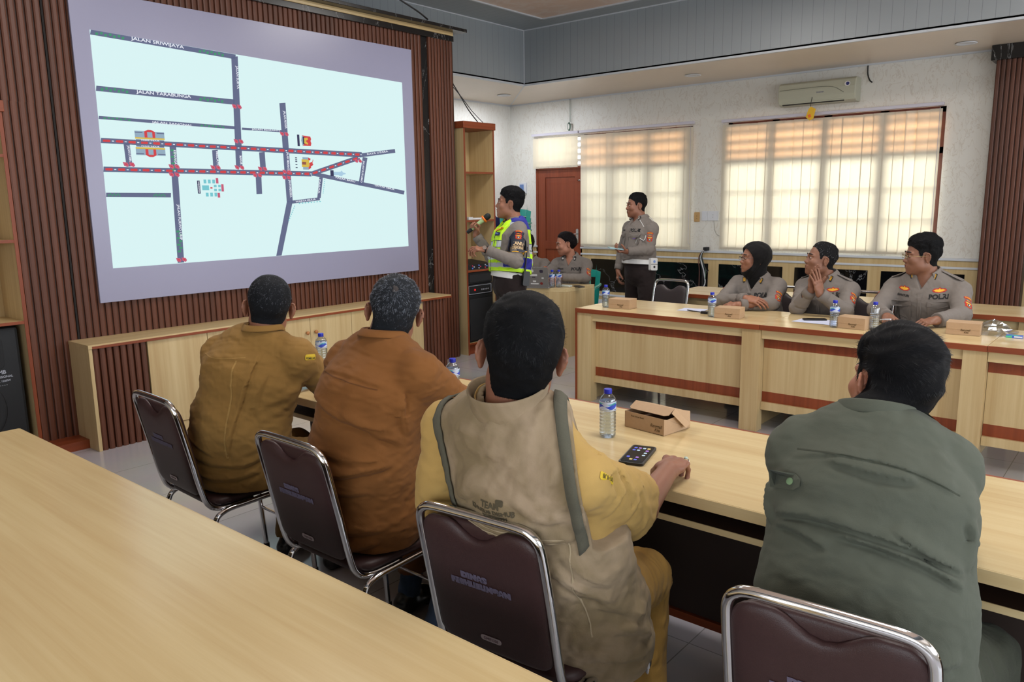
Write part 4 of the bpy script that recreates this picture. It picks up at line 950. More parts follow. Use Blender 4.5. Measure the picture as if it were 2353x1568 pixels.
# ================================================================= PEOPLE
def hair_mat(name='hair_fibres', rough=0.45):
    if name in MATS: return MATS[name]
    m, nt, b = _new(name); a = nt.nodes.new('ShaderNodeAttribute'); a.attribute_name = 'col'
    nt.links.new(a.outputs['Color'], b.inputs['Base Color']); b.inputs['Roughness'].default_value = 0.55; b.inputs['Specular IOR Level'].default_value = 0.25
    return m
def hair_base_mat(name, c, c2=None, rough=0.6):
    return plain(name, tuple(int(v*0.8) for v in c), 0.75, noise=0.35, scale=140, bump=0.6, bscale=700, spec=0.12)
HL = [(-0.12, -0.066), (-0.07, -0.072), (-0.035, -0.060), (-0.022, -0.030), (-0.016, 0.026), (0.004, 0.034), (0.014, 0.030), (0.020, -0.006), (0.034, -0.004), (0.040, 0.030), (0.055, 0.052), (0.075, 0.066), (0.12, 0.070)]
def make_hair(root, H, ax, s, prims, thick=0.010, top=0.0, hl=None, color=(20,20,24), grey=0.0, greycol=(170,172,178), n=9000, length=0.012, width=0.0007, lift=0.5, h=0.004, whorl=(0.012,-0.075,0.095), bald=None, seed=3, name='hair', sweep=None, fade=0.05, lumps=0.002):
    r_, f_, u_ = ax; hl = hl or HL; hy = np.array([a for a, _ in hl]); hz = np.array([b_ for _, b_ in hl])
    R = np.array([r_, f_, u_])
    base = [p for p in prims if p.op == 'u' and (p.hi-p.lo).max() > 0.12*s]
    def post(P, D):
        q = (P-H)@R.T/s; zm = np.interp(q[:, 1], hy, hz); e = q[:, 2]-zm
        t = thick*np.clip(e/fade, 0.22, 1.0)+top*np.clip((q[:, 2]-0.05)/0.06, 0, 1)
        de = np.linalg.norm(np.stack([np.abs(q[:, 0])-0.083, q[:, 1]+0.006, q[:, 2]+0.006], 1), axis=1); t = t*np.clip((de-0.022)/0.035, 0.3, 1); t = np.maximum(t+lumps*wnoise(q, 0.03, seed)*np.clip(t/0.006, 0, 1), 0.0030)
        d = D-t*s; c = -e*s*0.8; m = np.maximum(d, c)
        lowz = (-0.11-q[:, 2])*s
        return np.maximum(m, lowz)
    fld = Field(base, post); lo = H-0.17*s; hi = H+0.19*s
    Vt, Q = surface(fld, h, lo, hi)
    o = mesh_np(name, Vt, Q, [hair_base_mat('hair_%d_%d_%d_%d' % (*color, int(grey*100)), tuple(int(color[i]*(1-grey*0.35)+greycol[i]*grey*0.30) for i in range(3)))], root)
    if bald is not None:
        o.data.materials.append(plain('scalp_skin', (50,44,44), 0.6)); fc = Vt[Q].mean(1); q = (fc-H)@R.T/s
        dd = np.linalg.norm(q-V3(bald[0]), axis=1)+0.006*wnoise(fc, 0.012, 7); o.data.polygons.foreach_set('material_index', (dd < bald[1]).astype(np.int32))
    # individual strands
    rs = np.random.RandomState(seed); tri = Q[rs.randint(0, len(Q), n)]; w = rs.dirichlet([1, 1, 1, 1], n); B = (Vt[tri]*w[..., None]).sum(1)
    N = np.cross(Vt[tri[:, 1]]-Vt[tri[:, 0]], Vt[tri[:, 2]]-Vt[tri[:, 0]]); N /= np.linalg.norm(N, axis=1, keepdims=True)+1e-12
    out = B-(H+u_*0.02*s); N *= np.sign((N*out).sum(1))[:, None]
    keep = (((B-H)@R.T/s)[:, 2] > np.interp(((B-H)@R.T/s)[:, 1], hy, hz)+0.001)
    if bald is not None:
        bc, br = bald; q = (B-H)@R.T/s; keep &= ~((np.linalg.norm(q-V3(bc), axis=1) < br) & (rs.rand(n) < 0.5))
    B, N = B[keep], N[keep]; n = len(B)
    wp = H+s*(r_*whorl[0]+f_*whorl[1]+u_*whorl[2]); F = B-wp
    if sweep is not None: F = F/(np.linalg.norm(F, axis=1, keepdims=True)+1e-9)*0.6+(r_*sweep[0]+f_*sweep[1]+u_*sweep[2])
    ql = (B-H)@R.T/s; down = np.clip((0.06-ql[:, 2])/0.1, 0, 1)[:, None]
    F = F/(np.linalg.norm(F, axis=1, keepdims=True)+1e-9)*(1-down)-u_*down
    swirl = np.cross(N, F); F = F+0.35*swirl*np.clip(1-np.linalg.norm(B-wp, axis=1)/(0.06*s), 0, 1)[:, None]
    F = F-N*(F*N).sum(1)[:, None]; F /= np.linalg.norm(F, axis=1, keepdims=True)+1e-9
    clump = np.stack([wnoise(B, 0.012, 11), wnoise(B, 0.012, 12), wnoise(B, 0.012, 13)], 1)*0.3
    D = F+N*lift*(0.6+0.8*rs.rand(n)[:, None])+clump+rs.randn(n, 3)*0.08; D /= np.linalg.norm(D, axis=1, keepdims=True)
    zz = np.clip((ql[:, 2]+0.08)/0.12, 0.45, 1.0); L = (length*zz*(0.6+0.7*rs.rand(n)))[:, None]*s
    S_ = np.cross(D, N+rs.randn(n, 3)*0.3); S_ /= np.linalg.norm(S_, axis=1, keepdims=True)+1e-9; wd = width*(0.7+0.6*rs.rand(n))[:, None]
    B0 = B-N*0.002; M1 = B0+D*L*0.55; M2 = M1+(D-N*0.25*lift-0.15*u_)*L*0.5
    VV = np.stack([B0-S_*wd/2, B0+S_*wd/2, M1+S_*wd*0.42, M1-S_*wd*0.42, M2], 1).reshape(-1, 3)
    i = np.arange(n)*5; faces = np.concatenate([np.stack([i, i+1, i+2], 1), np.stack([i, i+2, i+3], 1), np.stack([i+3, i+2, i+4], 1)])
    so = mesh_np('strands', VV, faces, [hair_mat()], o)
    g = np.clip(grey+0.25*wnoise(B, 0.02, 5)*(grey > 0), 0, 1); isg = rs.rand(n) < g; c = np.where(isg[:, None], np.array(srgb(*greycol)[:3]), np.array(srgb(*color)[:3])); c = c*(0.7+1.6*rs.rand(n)[:, None]**2)
    col = np.concatenate([np.repeat(c, 5, 0), np.ones((n*5, 1))], 1).astype(F4)
    ca = so.data.color_attributes.new('col', 'FLOAT_COLOR', 'POINT'); ca.data.foreach_set('color', col.ravel())
    return o
EYEW = plain('eye_white', (200,194,188), 0.25); IRIS = plain('iris_dark', (24,14,10), 0.2); BROW = plain('eyebrow_hair', (28,22,22), 0.8)
def eyes_brows(root, H, ax, s, brow=0.0034, look=(0, 0)):
    r_, f_, u_ = ax
    for sx in (-1, 1):
        c = H+s*(r_*sx*0.031+f_*0.0785+u_*0.005)
        g = MB(); M = Matrix(((r_[0], f_[0], u_[0], c[0]), (r_[1], f_[1], u_[1], c[1]), (r_[2], f_[2], u_[2], c[2]), (0, 0, 0, 1)))
        base = Vector(root.location)
        n1, n2 = 8, 12
        def part(a0, a1, mat, R=0.0137):
            vs = [(R*s*math.sin(a)*math.cos(b_)+0, R*s*math.cos(a), R*s*math.sin(a)*math.sin(b_)*0.52) for a in [a0+(a1-a0)*i/n1 for i in range(n1+1)] for b_ in [2*PI*j/n2 for j in range(n2)]]
            g.add([M @ Vector(v)-base for v in vs], [(i*n2+j, i*n2+(j+1) % n2, (i+1)*n2+(j+1) % n2, (i+1)*n2+j) for i in range(n1) for j in range(n2)], mat, None, True)
        part(0.50, 1.25, 0, 0.0141); part(0.02, 0.62, 1, 0.0144)
        g.build('eye', [EYEW, IRIS], root)
        b_ = MB(); pts = [H+s*(r_*sx*x+f_*y+u_*z)-np.array(root.location) for x, y, z in ((0.014, 0.0955, 0.0300), (0.031, 0.0925, 0.0335), (0.050, 0.078, 0.0290))]
        b_.tube(smooth_path([tuple(p) for p in pts], 4), [brow*s*0.7]*1+[brow*s]*7+[brow*s*0.4], 8); b_.build('eyebrow', BROW, root)
def decal(parent, bvh, geo, M, mats, name, off=0.0018, depth=0.12, base=None, lim=0.045):
    """lays flat geometry (MB in plane coordinates, z = layer height) on the cloth below the plane M"""
    n = (M.to_3x3() @ Vector((0, 0, 1))).normalized(); vs = []; o0 = M.translation; hs = [bvh.ray_cast((M @ Vector((v[0], v[1], 0)))+n*depth, -n, depth*2.2)[0] for v in geo.v]
    dd = sorted((h-o0).dot(n) for h in hs if h is not None); med = dd[len(dd)//2] if dd else 0.0
    for v in geo.v:
        w = M @ Vector((v[0], v[1], 0)); h = hs[len(vs)]; d = med if h is None or abs((h-o0).dot(n)-med) > lim else (h-o0).dot(n)
        vs.append(w+n*(d+off+v[2]))
    g = MB(); b = Vector(base if base is not None else parent.location)
    if base is None and parent.parent: b = b+Vector(parent.parent.location)
    g.v = [tuple(v-b) for v in vs]; g.f = geo.f; g.m = geo.m; g.sm = [False]*len(geo.f)
    return g.build(name, mats, parent, fix=False)
def seam(s, bv, pts, width, mat, name='seam', off=0.0012):
    """stitched line on the back, pts in (sideways, up) from the pelvis"""
    g = MB(); P_ = smooth_path([(a, b_, 0) for a, b_ in pts], 10); vs = []
    for i, p in enumerate(P_):
        t = (P_[min(i+1, len(P_)-1)]-P_[max(i-1, 0)]).normalized(); n = Vector((-t.y, t.x, 0)); vs += [p-n*width/2, p+n*width/2]
    g.add([(v[0], v[1], 0) for v in vs], [(2*i, 2*i+2, 2*i+3, 2*i+1) for i in range(len(P_)-1)], 0)
    return decal(s.root, bv, g, frame(s.P-s.fr*0.16, s.lat, s.up), [mat], name, off=off, depth=0.14, lim=0.12)
def grid_poly(g, pts, mat, z=0.0, n=5):
    """filled convex-ish outline fanned from its centre with inner rings so it can follow the cloth"""
    c = (sum(p[0] for p in pts)/len(pts), sum(p[1] for p in pts)/len(pts)); k = len(pts)
    vs = [(c[0], c[1], z)]+[(c[0]+(p[0]-c[0])*i/n, c[1]+(p[1]-c[1])*i/n, z) for i in range(1, n+1) for p in pts]
    fs = [(0, 1+j, 1+(j+1) % k) for j in range(k)]+[(1+(i-1)*k+j, 1+i*k+j, 1+i*k+(j+1) % k, 1+(i-1)*k+(j+1) % k) for i in range(1, n) for j in range(k)]
    g.add(vs, fs, mat)
def letters(g, t, size, M2=(0, 0), mat=0, z=0.0, bold=0.01, sx=1.0, sy=1.0, shear=0.0):
    vs, fs = text_geo(t, size, bold*size, 0.0, 'CENTER', shear)
    g.add([(v[0]*sx+M2[0], v[1]*sy+M2[1], z) for v in vs], fs, mat)
SK = {'a': (148,102,80), 'b': (138,94,74), 'c': (166,112,88), 'd': (176,126,104), 'e': (134,94,74)}

class Person:
    def __init__(s, label, loc, skin_c, name='person', h=0.004):
        s.root = thing(name, loc, label, 'person'); s.skin = skin('skin_%s' % skin_c, SK[skin_c]); s.lips = skin('lips_%s' % skin_c, tuple(int(v*k) for v, k in zip(SK[skin_c], (0.88, 0.68, 0.68))), 0.4)
        s.h = h
    def pose(s, P, N, yaw, H, hf, sh=0.19, hs=1.1, drop=0.05, dims=None, sl=None, sr=None, el=None, er=None, wl=None, wr=None, hup=(0,0,1), hroll=0.0, fat=0.0, sitting=True,
             hipw=0.095, kl=None, kr=None, al=None, ar=None, bow=0.0, nr=0.0):
        s.P, s.N, s.H = V3(P), V3(N)+V3(0, 0, nr), V3(H); drop += nr; a = math.radians(yaw); s.fwd = V3(-math.sin(a), math.cos(a), 0); s.lat = V3(math.cos(a), math.sin(a), 0); s.hs = hs
        s.ax = head_axes(hf, hup, hroll); s.up = nrm_(s.N-s.P); s.fr = nrm_(np.cross(s.up, s.lat))*1.0
        d = dict(cw=0.175, cd=0.115, ww=0.165, wd=0.12, pw=0.175, pd=0.13, arm=0.046, fore=0.038, thigh=0.082); d.update(dims or {}); s.d = d
        s.SL = V3(sl) if sl is not None else s.N-s.lat*sh-s.up*drop; s.SR = V3(sr) if sr is not None else s.N+s.lat*sh-s.up*drop
        s.EL, s.ER, s.WL, s.WR = V3(el), V3(er), V3(wl), V3(wr)
        L = np.linalg.norm(s.N-s.P); s.W = s.P+s.up*L*0.30-s.fr*0.01-s.fr*bow; s.C = s.P+s.up*L*0.66-s.fr*bow*0.9; s.U = s.N-s.up*0.085
        s.HPL, s.HPR = s.P-s.lat*hipw, s.P+s.lat*hipw
        if sitting:
            s.KL = V3(kl) if kl is not None else s.HPL+s.fwd*0.40+V3(0, 0, 0.49-s.P[2]); s.KR = V3(kr) if kr is not None else s.HPR+s.fwd*0.40+V3(0, 0, 0.49-s.P[2])
        else:
            s.KL = V3(kl) if kl is not None else s.HPL+V3(0, 0, 0.49-s.P[2])-s.lat*0.02; s.KR = V3(kr) if kr is not None else s.HPR+V3(0, 0, 0.49-s.P[2])+s.lat*0.02
        s.AL = V3(al) if al is not None else V3(*(s.KL+s.fwd*0.02)[:2], 0.09); s.AR = V3(ar) if ar is not None else V3(*(s.KR+s.fwd*0.02)[:2], 0.09)
        return s
    def torso(s, g=0.0, k=0.04, low=None):
        d = s.d; lat = s.lat
        secs = [(s.P, d['pw']+g, d['pd']+g, lat), (s.W, d['ww']+g, d['wd']+g, lat), (s.C, d['cw']+g, d['cd']+g, lat), (s.U, d['cw']*0.80+g, d['cd']*0.72+g, lat)]
        if low is not None: secs = [(V3(low[0]), low[1]+g, low[2]+g, lat)]+secs
        out = loft(secs, k)
        for S_ in (s.SL, s.SR):
            out.append(cone(s.N-s.up*0.060, S_, 0.056+g, 0.046+g, k=0.045))
            out.append(ell(S_-s.up*0.012, V3(1, 1, 1)*(d['arm']*1.06+g), k=0.03))
            out.append(cone(s.C*0.4+s.U*0.6+(S_-s.N)*0.45, S_-s.up*0.03, 0.07+g, 0.046+g, k=0.04))
        return out
    def arms(s, g=0.0, gf=0.0, which='LR', cuffext=0.0):
        out = []; d = s.d
        for q, S_, E_, W_ in (('L', s.SL, s.EL, s.WL), ('R', s.SR, s.ER, s.WR)):
            if q not in which: continue
            out += [cone(S_, E_, d['arm']*1.12+g, d['arm']*0.88+g, k=0.025), cone(E_, W_+nrm_(W_-E_)*cuffext, d['fore']*1.12+g, d['fore']*0.72+gf+g*0.6, k=0.02)]
        return out
    def legs(s, g=0.0, flare=0.0):
        out = []; t = s.d['thigh']
        for Hp, K, A in ((s.HPL, s.KL, s.AL), (s.HPR, s.KR, s.AR)):
            out += [cone(Hp, K, t+g, t*0.74+g, k=0.03), cone(K, A, t*0.70+g, t*0.46+g+flare, k=0.02)]
        return out
    def body(s, handL=None, handR=None, fem=0.0, fat=0.0, neck=0.056, face=True, necktop=None):
        s.hp = head_prims(s.H, s.ax, s.hs, fem, fat); r_, f_, u_ = s.ax
        nt_ = s.H-f_*0.022*s.hs-u_*0.035*s.hs
        s.neckp = [cone(s.N-s.up*0.03, nt_, neck*1.12, neck, k=0.025)]
        ph = list(s.hp[:6])+s.neckp+list(s.hp[6:])
        ph += loft([(s.P, s.d['pw']-0.02, s.d['pd']-0.02, s.lat), (s.W, s.d['ww']-0.02, s.d['wd']-0.02, s.lat), (s.C, s.d['cw']-0.02, s.d['cd']-0.02, s.lat), (s.U, s.d['cw']*0.72, s.d['cd']*0.6, s.lat)], 0.03)
        for S_ in (s.SL, s.SR): ph.append(cone(s.N-s.up*0.06, S_, 0.045, 0.042, k=0.03))
        ph += s.arms(-0.003)+s.legs(-0.012)
        for A in (s.AL, s.AR): ph.append(cone(A-V3(0, 0, 0.03), A+s.fwd*0.12-V3(0, 0, 0.055), 0.034, 0.028, k=0.02))
        for W_, hnd, E_ in ((s.WL, handL, s.EL), (s.WR, handR, s.ER)):
            if hnd: hd = dict(hnd); side = hd.pop('side'); d_ = hd.pop('d', nrm_(W_-E_)); nn = hd.pop('n'); ph += hand_prims(W_, d_, nn, side, **hd)
        s.bf = Field(ph); Vt, Q = surface(s.bf, s.h)
        fc = Vt[Q].mean(1); mi = np.zeros(len(Q), int); near = np.linalg.norm(fc-s.H, axis=1) < 0.16
        mi[near] = s.bf_label(fc[near]) if face else 0
        s.body_o = mesh_np('body', Vt, Q, [s.skin, s.lips], s.root, mi)
        if face: eyes_brows(s.root, s.H, s.ax, s.hs)
        return s
    def bf_label(s, P):
        lips = [p for p in s.hp if p.mat == 1]; D = np.min([p.dist(P) for p in lips], 0); return (D < 0.0012).astype(int)
    def garment(s, name, prims, mats, folds=(), noise=0.0012, ns=0.05, cuts=None, h=None, seed=1, aniso=(1, 1, 1), matfn=None, label=None):
        f0 = Field(prims); fl = []
        for pts, amp, w in folds:      # lay every fold line on to the cloth surface
            pts = np.array([tuple(v) for v in smooth_path(pts, 4)])
            for _ in range(5):
                d0 = f0(pts, 0.2); G = np.stack([f0(pts+np.eye(3)[i]*0.003, 0.2)-f0(pts-np.eye(3)[i]*0.003, 0.2) for i in range(3)], 1)/0.006
                pts = pts-np.clip(d0/((G*G).sum(1)+1e-3), -0.04, 0.04)[:, None]*G
            fl.append((pts, amp, w))
        f = Field(prims, wrinkles(fl, noise, ns, seed, aniso, cuts)); Vt, Q = surface(f, h or 0.006)
        mi = matfn(Vt[Q].mean(1)) if matfn else None
        o = mesh_np(name, Vt, Q, mats if isinstance(mats, list) else [mats], s.root, mi)
        if label: o['label'] = label
        s.last = (Vt, Q); return o
    def seat(s, P, D): return np.maximum(D, np.where((P-s.P)@s.fwd < 0.22, 0.479-P[:, 2], -1))
    def bvh(s): return BVHTree.FromPolygons(s.last[0].tolist(), s.last[1].tolist())
    def cutter(s, neck=0.062, neckdrop=0.0, cuffs=(), hem=None, front_v=None):
        """removes cloth above the collar line, inside the neck hole and beyond the cuffs"""
        r_, f_, u_ = s.ax; ntop = s.H-u_*0.02
        def cut(P, D):
            D = D.copy()
            nd = cone(s.N-s.up*(0.02+neckdrop), s.N+nrm_(ntop-s.N)*0.30, neck, neck)
            i = np.nonzero(np.linalg.norm(P-s.N, axis=1) < 0.45)[0]; D[i] = np.maximum(D[i], -nd.dist(P[i]))
            D[i] = np.maximum(D[i], (P[i]-(s.N+s.up*0.055))@s.up)
            if front_v: 
                a, b_ = front_v; q = P[i]-s.N; x = np.abs(q@s.lat); z = q@s.up; y = q@s.fr
                v = np.minimum((a+z)*0.55*b_-x, y)      # wedge opening at the front of the neck
                D[i] = np.maximum(D[i], np.minimum(v, 0.03))
            for W_, E_, t in cuffs:
                dd = nrm_(W_-E_); ql = P-W_; al = ql@dd; pr_ = np.linalg.norm(ql-al[:, None]*dd, axis=1); j = np.nonzero((pr_ < 0.075) & (al < 0.12) & (al > -0.08))[0]; q = (P[j]-W_)@dd-t
                D[j] = np.maximum(D[j], q); hole = cone(W_+dd*(t-0.018), W_+dd*(t+0.08), 0.031, 0.034); D[j] = np.maximum(D[j], -hole.dist(P[j]))
            if hem is not None: D = np.maximum(D, (hem[0]-P)@V3(hem[1]))
            return D
        return cut
    def collar(s, mat, w=0.074, d=0.078, h=0.035, flare=0.012, lean=0.012, gap=0.9, fold=None, thick=0.004, name='collar', rise=0.0, base=0.0):
        """stand or fold-over collar: ribbon round the neck, open at the front"""
        n = 30; m = MB(); b = Vector(s.root.location); ring = []
        r_, f_, u_ = s.ax; up = s.up*0.6+nrm_(s.H-s.N)*0.4; up = nrm_(up); C = s.N+s.up*base
        rows = [(0.0, -0.012), (0.0, h*0.5), (flare*0.6, h)] if not fold else [(0.0, -0.005), (0.001, h), (0.005, h+0.004), (0.010, h-0.004), (0.013+flare, h-fold*0.6), (0.016+flare, h-fold)]
        for a0 in range(n+1):
            a = -PI/2+gap/2*0+(-PI+gap/2)+(2*PI-gap)*a0/n+PI/2     # opening centred on the front
            a = PI/2+gap/2+(2*PI-gap)*a0/n
            ca, sa = math.cos(a), math.sin(a); front = max(0, sa)
            for off, z in rows:
                zz = z-0.030*front*(1 if not fold else 0.9)+rise*max(0, -sa)
                p = C+s.lat*ca*(w+off)+s.fr*(sa*(d+off)+lean*0)+up*zz; ring.append(Vector(p)-b)
        k = len(rows); fs = [(i*k+j, (i+1)*k+j, (i+1)*k+j+1, i*k+j+1) for i in range(n) for j in range(k-1)]
        m.add(ring, fs, 0, None, True); o = m.build(name, mat, s.root); md = o.modifiers.new('solid', 'SOLIDIFY'); md.thickness = thick; md.offset = 0
        sd = o.modifiers.new('sub', 'SUBSURF'); sd.levels = 1; sd.render_levels = 1
        return o
    def shoes(s, mat, toe=0.17, sole=None, fl=None, fr_=None):
        for A, f_ in ((s.AL, fl), (s.AR, fr_)):
            f_ = nrm_(V3(f_)) if f_ is not None else s.fwd; l_ = V3(f_[1], -f_[0], 0)
            a = V3(A[0], A[1], 0.0)
            pr = [cone(a-f_*0.035+V3(0, 0, 0.045), a+f_*0.08+V3(0, 0, 0.042), (0.040, 0.042), (0.046, 0.036), lat=l_, k=0.02), cone(a+f_*0.08+V3(0, 0, 0.036), a+f_*toe+V3(0, 0, 0.030), (0.048, 0.032), (0.034, 0.024), lat=l_, k=0.02),
                  cone(a+V3(0, 0, 0.05), a+V3(0, 0, 0.10), 0.042, 0.043, k=0.02)]
            def cut(P, D): return np.maximum(np.maximum(D, -(P[:, 2]-0.001)), (P[:, 2]-0.105))
            Vt, Q = surface(Field(pr, cut), 0.006, a-V3(0.25, 0.25, 0.02), a+V3(0.25, 0.25, 0.14)); mesh_np('shoe', Vt, Q, [mat], s.root)
# ---------------------------------------------------------------- the four men at the near table, seen from behind
BLKSHOE = plain('black_leather', (20,18,18), 0.3, spec=0.6)
def man1():
    s = Person('man in a mustard brown shirt seated farthest left, short grey hair', (-2.87, 1.62, 0), 'a', h=0.005)
    s.pose((-2.85, 1.63, 0.57), (-2.722, 1.70, 1.115), 22, (-2.747, 1.745, 1.193), (-0.85, 0.50, 0.02), sh=0.180, hs=1.03, drop=0.105, hroll=-0.13,
           dims=dict(cw=0.195, cd=0.125, ww=0.190, wd=0.14, pw=0.20, pd=0.15, arm=0.050, fore=0.042), bow=0.03,
           el=(-3.06, 1.93, 0.83), er=(-2.655, 1.955, 0.82), wl=(-3.02, 2.17, 0.795), wr=(-2.86, 2.13, 0.80), kl=(-3.02, 2.02, 0.50), kr=(-2.78, 2.05, 0.50), al=(-3.0, 1.93, 0.09), ar=(-2.72, 1.98, 0.09))
    s.body(handL=dict(side=-1, n=(0, 0, -1), d=(0.6, 0.7, 0)), handR=dict(side=1, n=(0, 0, -1), d=(-0.8, 0.5, 0)))
    M = fabric('mustard_shirt', (140,106,56), var=0.06)
    u, l, b = s.up, s.lat, -s.fr
    def bk(x, z, o=0.13): return tuple(s.P+l*x+u*z+b*o)
    folds = [([bk(0.075, 0.50), bk(0.070, 0.36), bk(0.055, 0.20), bk(0.045, 0.05)], 0.009, 0.007), ([bk(-0.20, 0.10), bk(-0.08, 0.045), bk(0.08, 0.03), bk(0.2, 0.06)], 0.010, 0.014),
             ([bk(-0.21, 0.16), bk(-0.12, 0.12), bk(0.0, 0.085)], 0.008, 0.012), ([bk(-0.2, 0.03), bk(0, -0.03), bk(0.2, 0.0)], 0.009, 0.014), ([bk(-0.17, 0.455), bk(0, 0.44, .11), bk(0.17, 0.455)], 0.002, 0.004),
             ([tuple(s.SR+l*0.0-u*0.06), tuple(s.SR-u*0.14-l*0.03+b*0.03)], 0.008, 0.012), ([bk(0.14, 0.42), bk(0.12, 0.30), bk(0.15, 0.2)], 0.005, 0.012), ([bk(-0.23, 0.2, .05), bk(-0.2, 0.13, .09), bk(-0.1, 0.1)], 0.008, 0.012)]
    pr = s.torso(0.012, low=(s.P-u*0.05, 0.180, 0.145))+s.arms(0.012, 0.006, cuffext=-0.03)
    s.garment('shirt', pr, M, folds, 0.0035, 0.06, cuts=s.cutter(neck=0.063, cuffs=[(s.WL, s.EL, -0.03), (s.WR, s.ER, -0.03)], hem=(V3(0, 0, 0.479), (0, 0, 1))), h=0.006, seed=11, aniso=(1, 1, 1.8))
    s.collar(M, w=0.067, d=0.074, h=0.020, flare=0.000, fold=0.020)
    sm = fabric('mustard_seam', (160,126,72)); bv0 = s.bvh(); seam(s, bv0, [(0.118, 0.44), (0.110, 0.32), (0.095, 0.20), (0.080, 0.06)], 0.007, sm); seam(s, bv0, [(-0.07, 0.452), (0.03, 0.445), (0.15, 0.452)], 0.003, sm)
    # shoulder patch
    g = MB(); grid_poly(g, round_rect(0.05, 0.022, 0.006, 3), 0, 0.0); letters(g, 'PEMKAB', 0.012, (0, -0.004), 1, 0.0008)
    n = nrm_(l*0.75+u*0.35-s.fr*0.25); c = s.SR+n*0.07-u*0.02; decal(s.root, s.bvh(), g, frame(c, np.cross(u, n), u), [plain('badge_yellow', (206,176,40), 0.7), plain('badge_dark', (50,44,30), 0.7)], 'shoulder_patch')
    T_ = fabric('mustard_trousers', (116,88,48))
    def tc(P, D): return s.seat(P, np.maximum(np.maximum(D, -(P[:, 2]-0.10)), P[:, 2]-(s.P[2]+0.08)))
    s.garment('trousers', loft([(s.P+u*0.05, 0.185, 0.14, l), (s.P-u*0.03, 0.185, 0.13, l)], 0.03)+s.legs(0.012, 0.015), T_, (), 0.004, 0.05, cuts=tc, h=0.008)
    s.shoes(BLKSHOE)
    make_hair(s.root, s.H, s.ax, s.hs, s.hp+s.neckp, thick=0.008, top=0.0, color=(24,26,30), grey=0.4, greycol=(96,100,110), n=22000, length=0.008, width=0.0006, lift=0.3, seed=4,
              hl=[(-0.12, -0.050), (-0.05, -0.052), (-0.03, -0.040), (-0.020, -0.020), (-0.016, 0.030), (0.004, 0.036), (0.014, 0.030), (0.020, -0.004), (0.034, -0.002), (0.040, 0.030), (0.075, 0.07), (0.12, 0.072)])
    return s
def man2():
    s = Person('man in an orange brown shirt seated second from the left, silver grey hair', (-2.02, 1.63, 0), 'b', h=0.005)
    s.pose((-2.03, 1.62, 0.57), (-1.985, 1.695, 1.165), 2, (-1.982, 1.735, 1.236), (-0.74, 0.66, -0.03), sh=0.175, hs=0.98, drop=0.11, hroll=-0.16,
           dims=dict(cw=0.19, cd=0.13, ww=0.19, wd=0.145, pw=0.205, pd=0.16, arm=0.052, fore=0.042), bow=0.035,
           el=(-2.30, 1.95, 0.83), er=(-1.80, 1.96, 0.835), wl=(-2.26, 2.16, 0.795), wr=(-1.86, 2.20, 0.79), al=(-2.17, 1.92, 0.09), ar=(-1.90, 1.80, 0.09), kl=(-2.18, 2.03, 0.5), kr=(-1.92, 2.03, 0.5))
    s.body(handL=dict(side=-1, n=(0, 0, -1)), handR=dict(side=1, n=(0, 0, -1)))
    M = fabric('orange_brown_shirt', (124,80,40), var=0.05)
    u, l, b = s.up, s.lat, -s.fr
    def bk(x, z, o=0.14): return tuple(s.P+l*x+u*z+b*o)
    folds = [([bk(-0.20, 0.40, .10), bk(-0.08, 0.37), bk(0.06, 0.33), bk(0.2, 0.31, .10)], 0.009, 0.013), ([bk(0.02, 0.36), bk(0.12, 0.31), bk(0.22, 0.27, .08)], 0.008, 0.012),
             ([bk(-0.21, 0.17, .12), bk(-0.07, 0.16), bk(0.08, 0.17), bk(0.21, 0.21, .1)], 0.011, 0.014), ([bk(-0.15, 0.12), bk(0.0, 0.11), bk(0.15, 0.12)], 0.008, 0.012), ([bk(-0.10, 0.22), bk(0.05, 0.20), bk(0.18, 0.22)], 0.006, 0.012),
             ([bk(-0.12, 0.0), bk(0.05, -0.03), bk(0.2, -0.01, .12)], 0.010, 0.015), ([bk(-0.05, -0.06), bk(0.08, -0.09), bk(0.2, -0.06, .12)], 0.010, 0.015), ([bk(-0.17, 0.465, .12), bk(0, 0.455, .12), bk(0.17, 0.445, .12)], 0.0025, 0.004),
             ([bk(0.19, 0.45, .08), bk(0.2, 0.36, .08), bk(0.22, 0.29, .06)], 0.007, 0.012), ([tuple(s.SR-u*0.05+s.fwd*0.06), tuple(s.SR-u*0.13-l*0.03)], 0.008, 0.013)]
    pr = s.torso(0.014, low=(s.P-u*0.05, 0.185, 0.15))+s.arms(0.013, 0.006, cuffext=-0.03)
    s.garment('shirt', pr, M, folds, 0.003, 0.06, cuts=s.cutter(neck=0.066, cuffs=[(s.WL, s.EL, -0.03), (s.WR, s.ER, -0.03)], hem=(V3(0, 0, 0.479), (0, 0, 1))), h=0.005, seed=21, aniso=(1, 1, 1.8))
    s.collar(M, w=0.071, d=0.078, h=0.018, flare=0.002, fold=0.022)
    seam(s, s.bvh(), [(-0.17, 0.475), (0, 0.462), (0.17, 0.44)], 0.003, fabric('dark_seam', (96,60,30)))
    g = MB(); g.prism(round_rect(0.034, 0.12, 0.012), 0, 0.004, 0); n = nrm_(u*0.8+l*0.35); c = s.SR*0.6+s.N*0.4+u*0.07
    decal(s.root, s.bvh(), g, frame(c, s.fr, l), [fabric('dark_epaulette', (84,56,34))], 'epaulette', off=0.004)
    T_ = fabric('orange_brown_trousers', (104,64,34))
    def tc(P, D): return s.seat(P, np.maximum(np.maximum(D, -(P[:, 2]-0.17)), P[:, 2]-(s.P[2]+0.08)))
    s.garment('trousers', loft([(s.P+u*0.05, 0.185, 0.14, l), (s.P-u*0.03, 0.185, 0.13, l)], 0.03)+s.legs(0.010, 0.012), T_, (), 0.004, 0.05, cuts=tc, h=0.008)
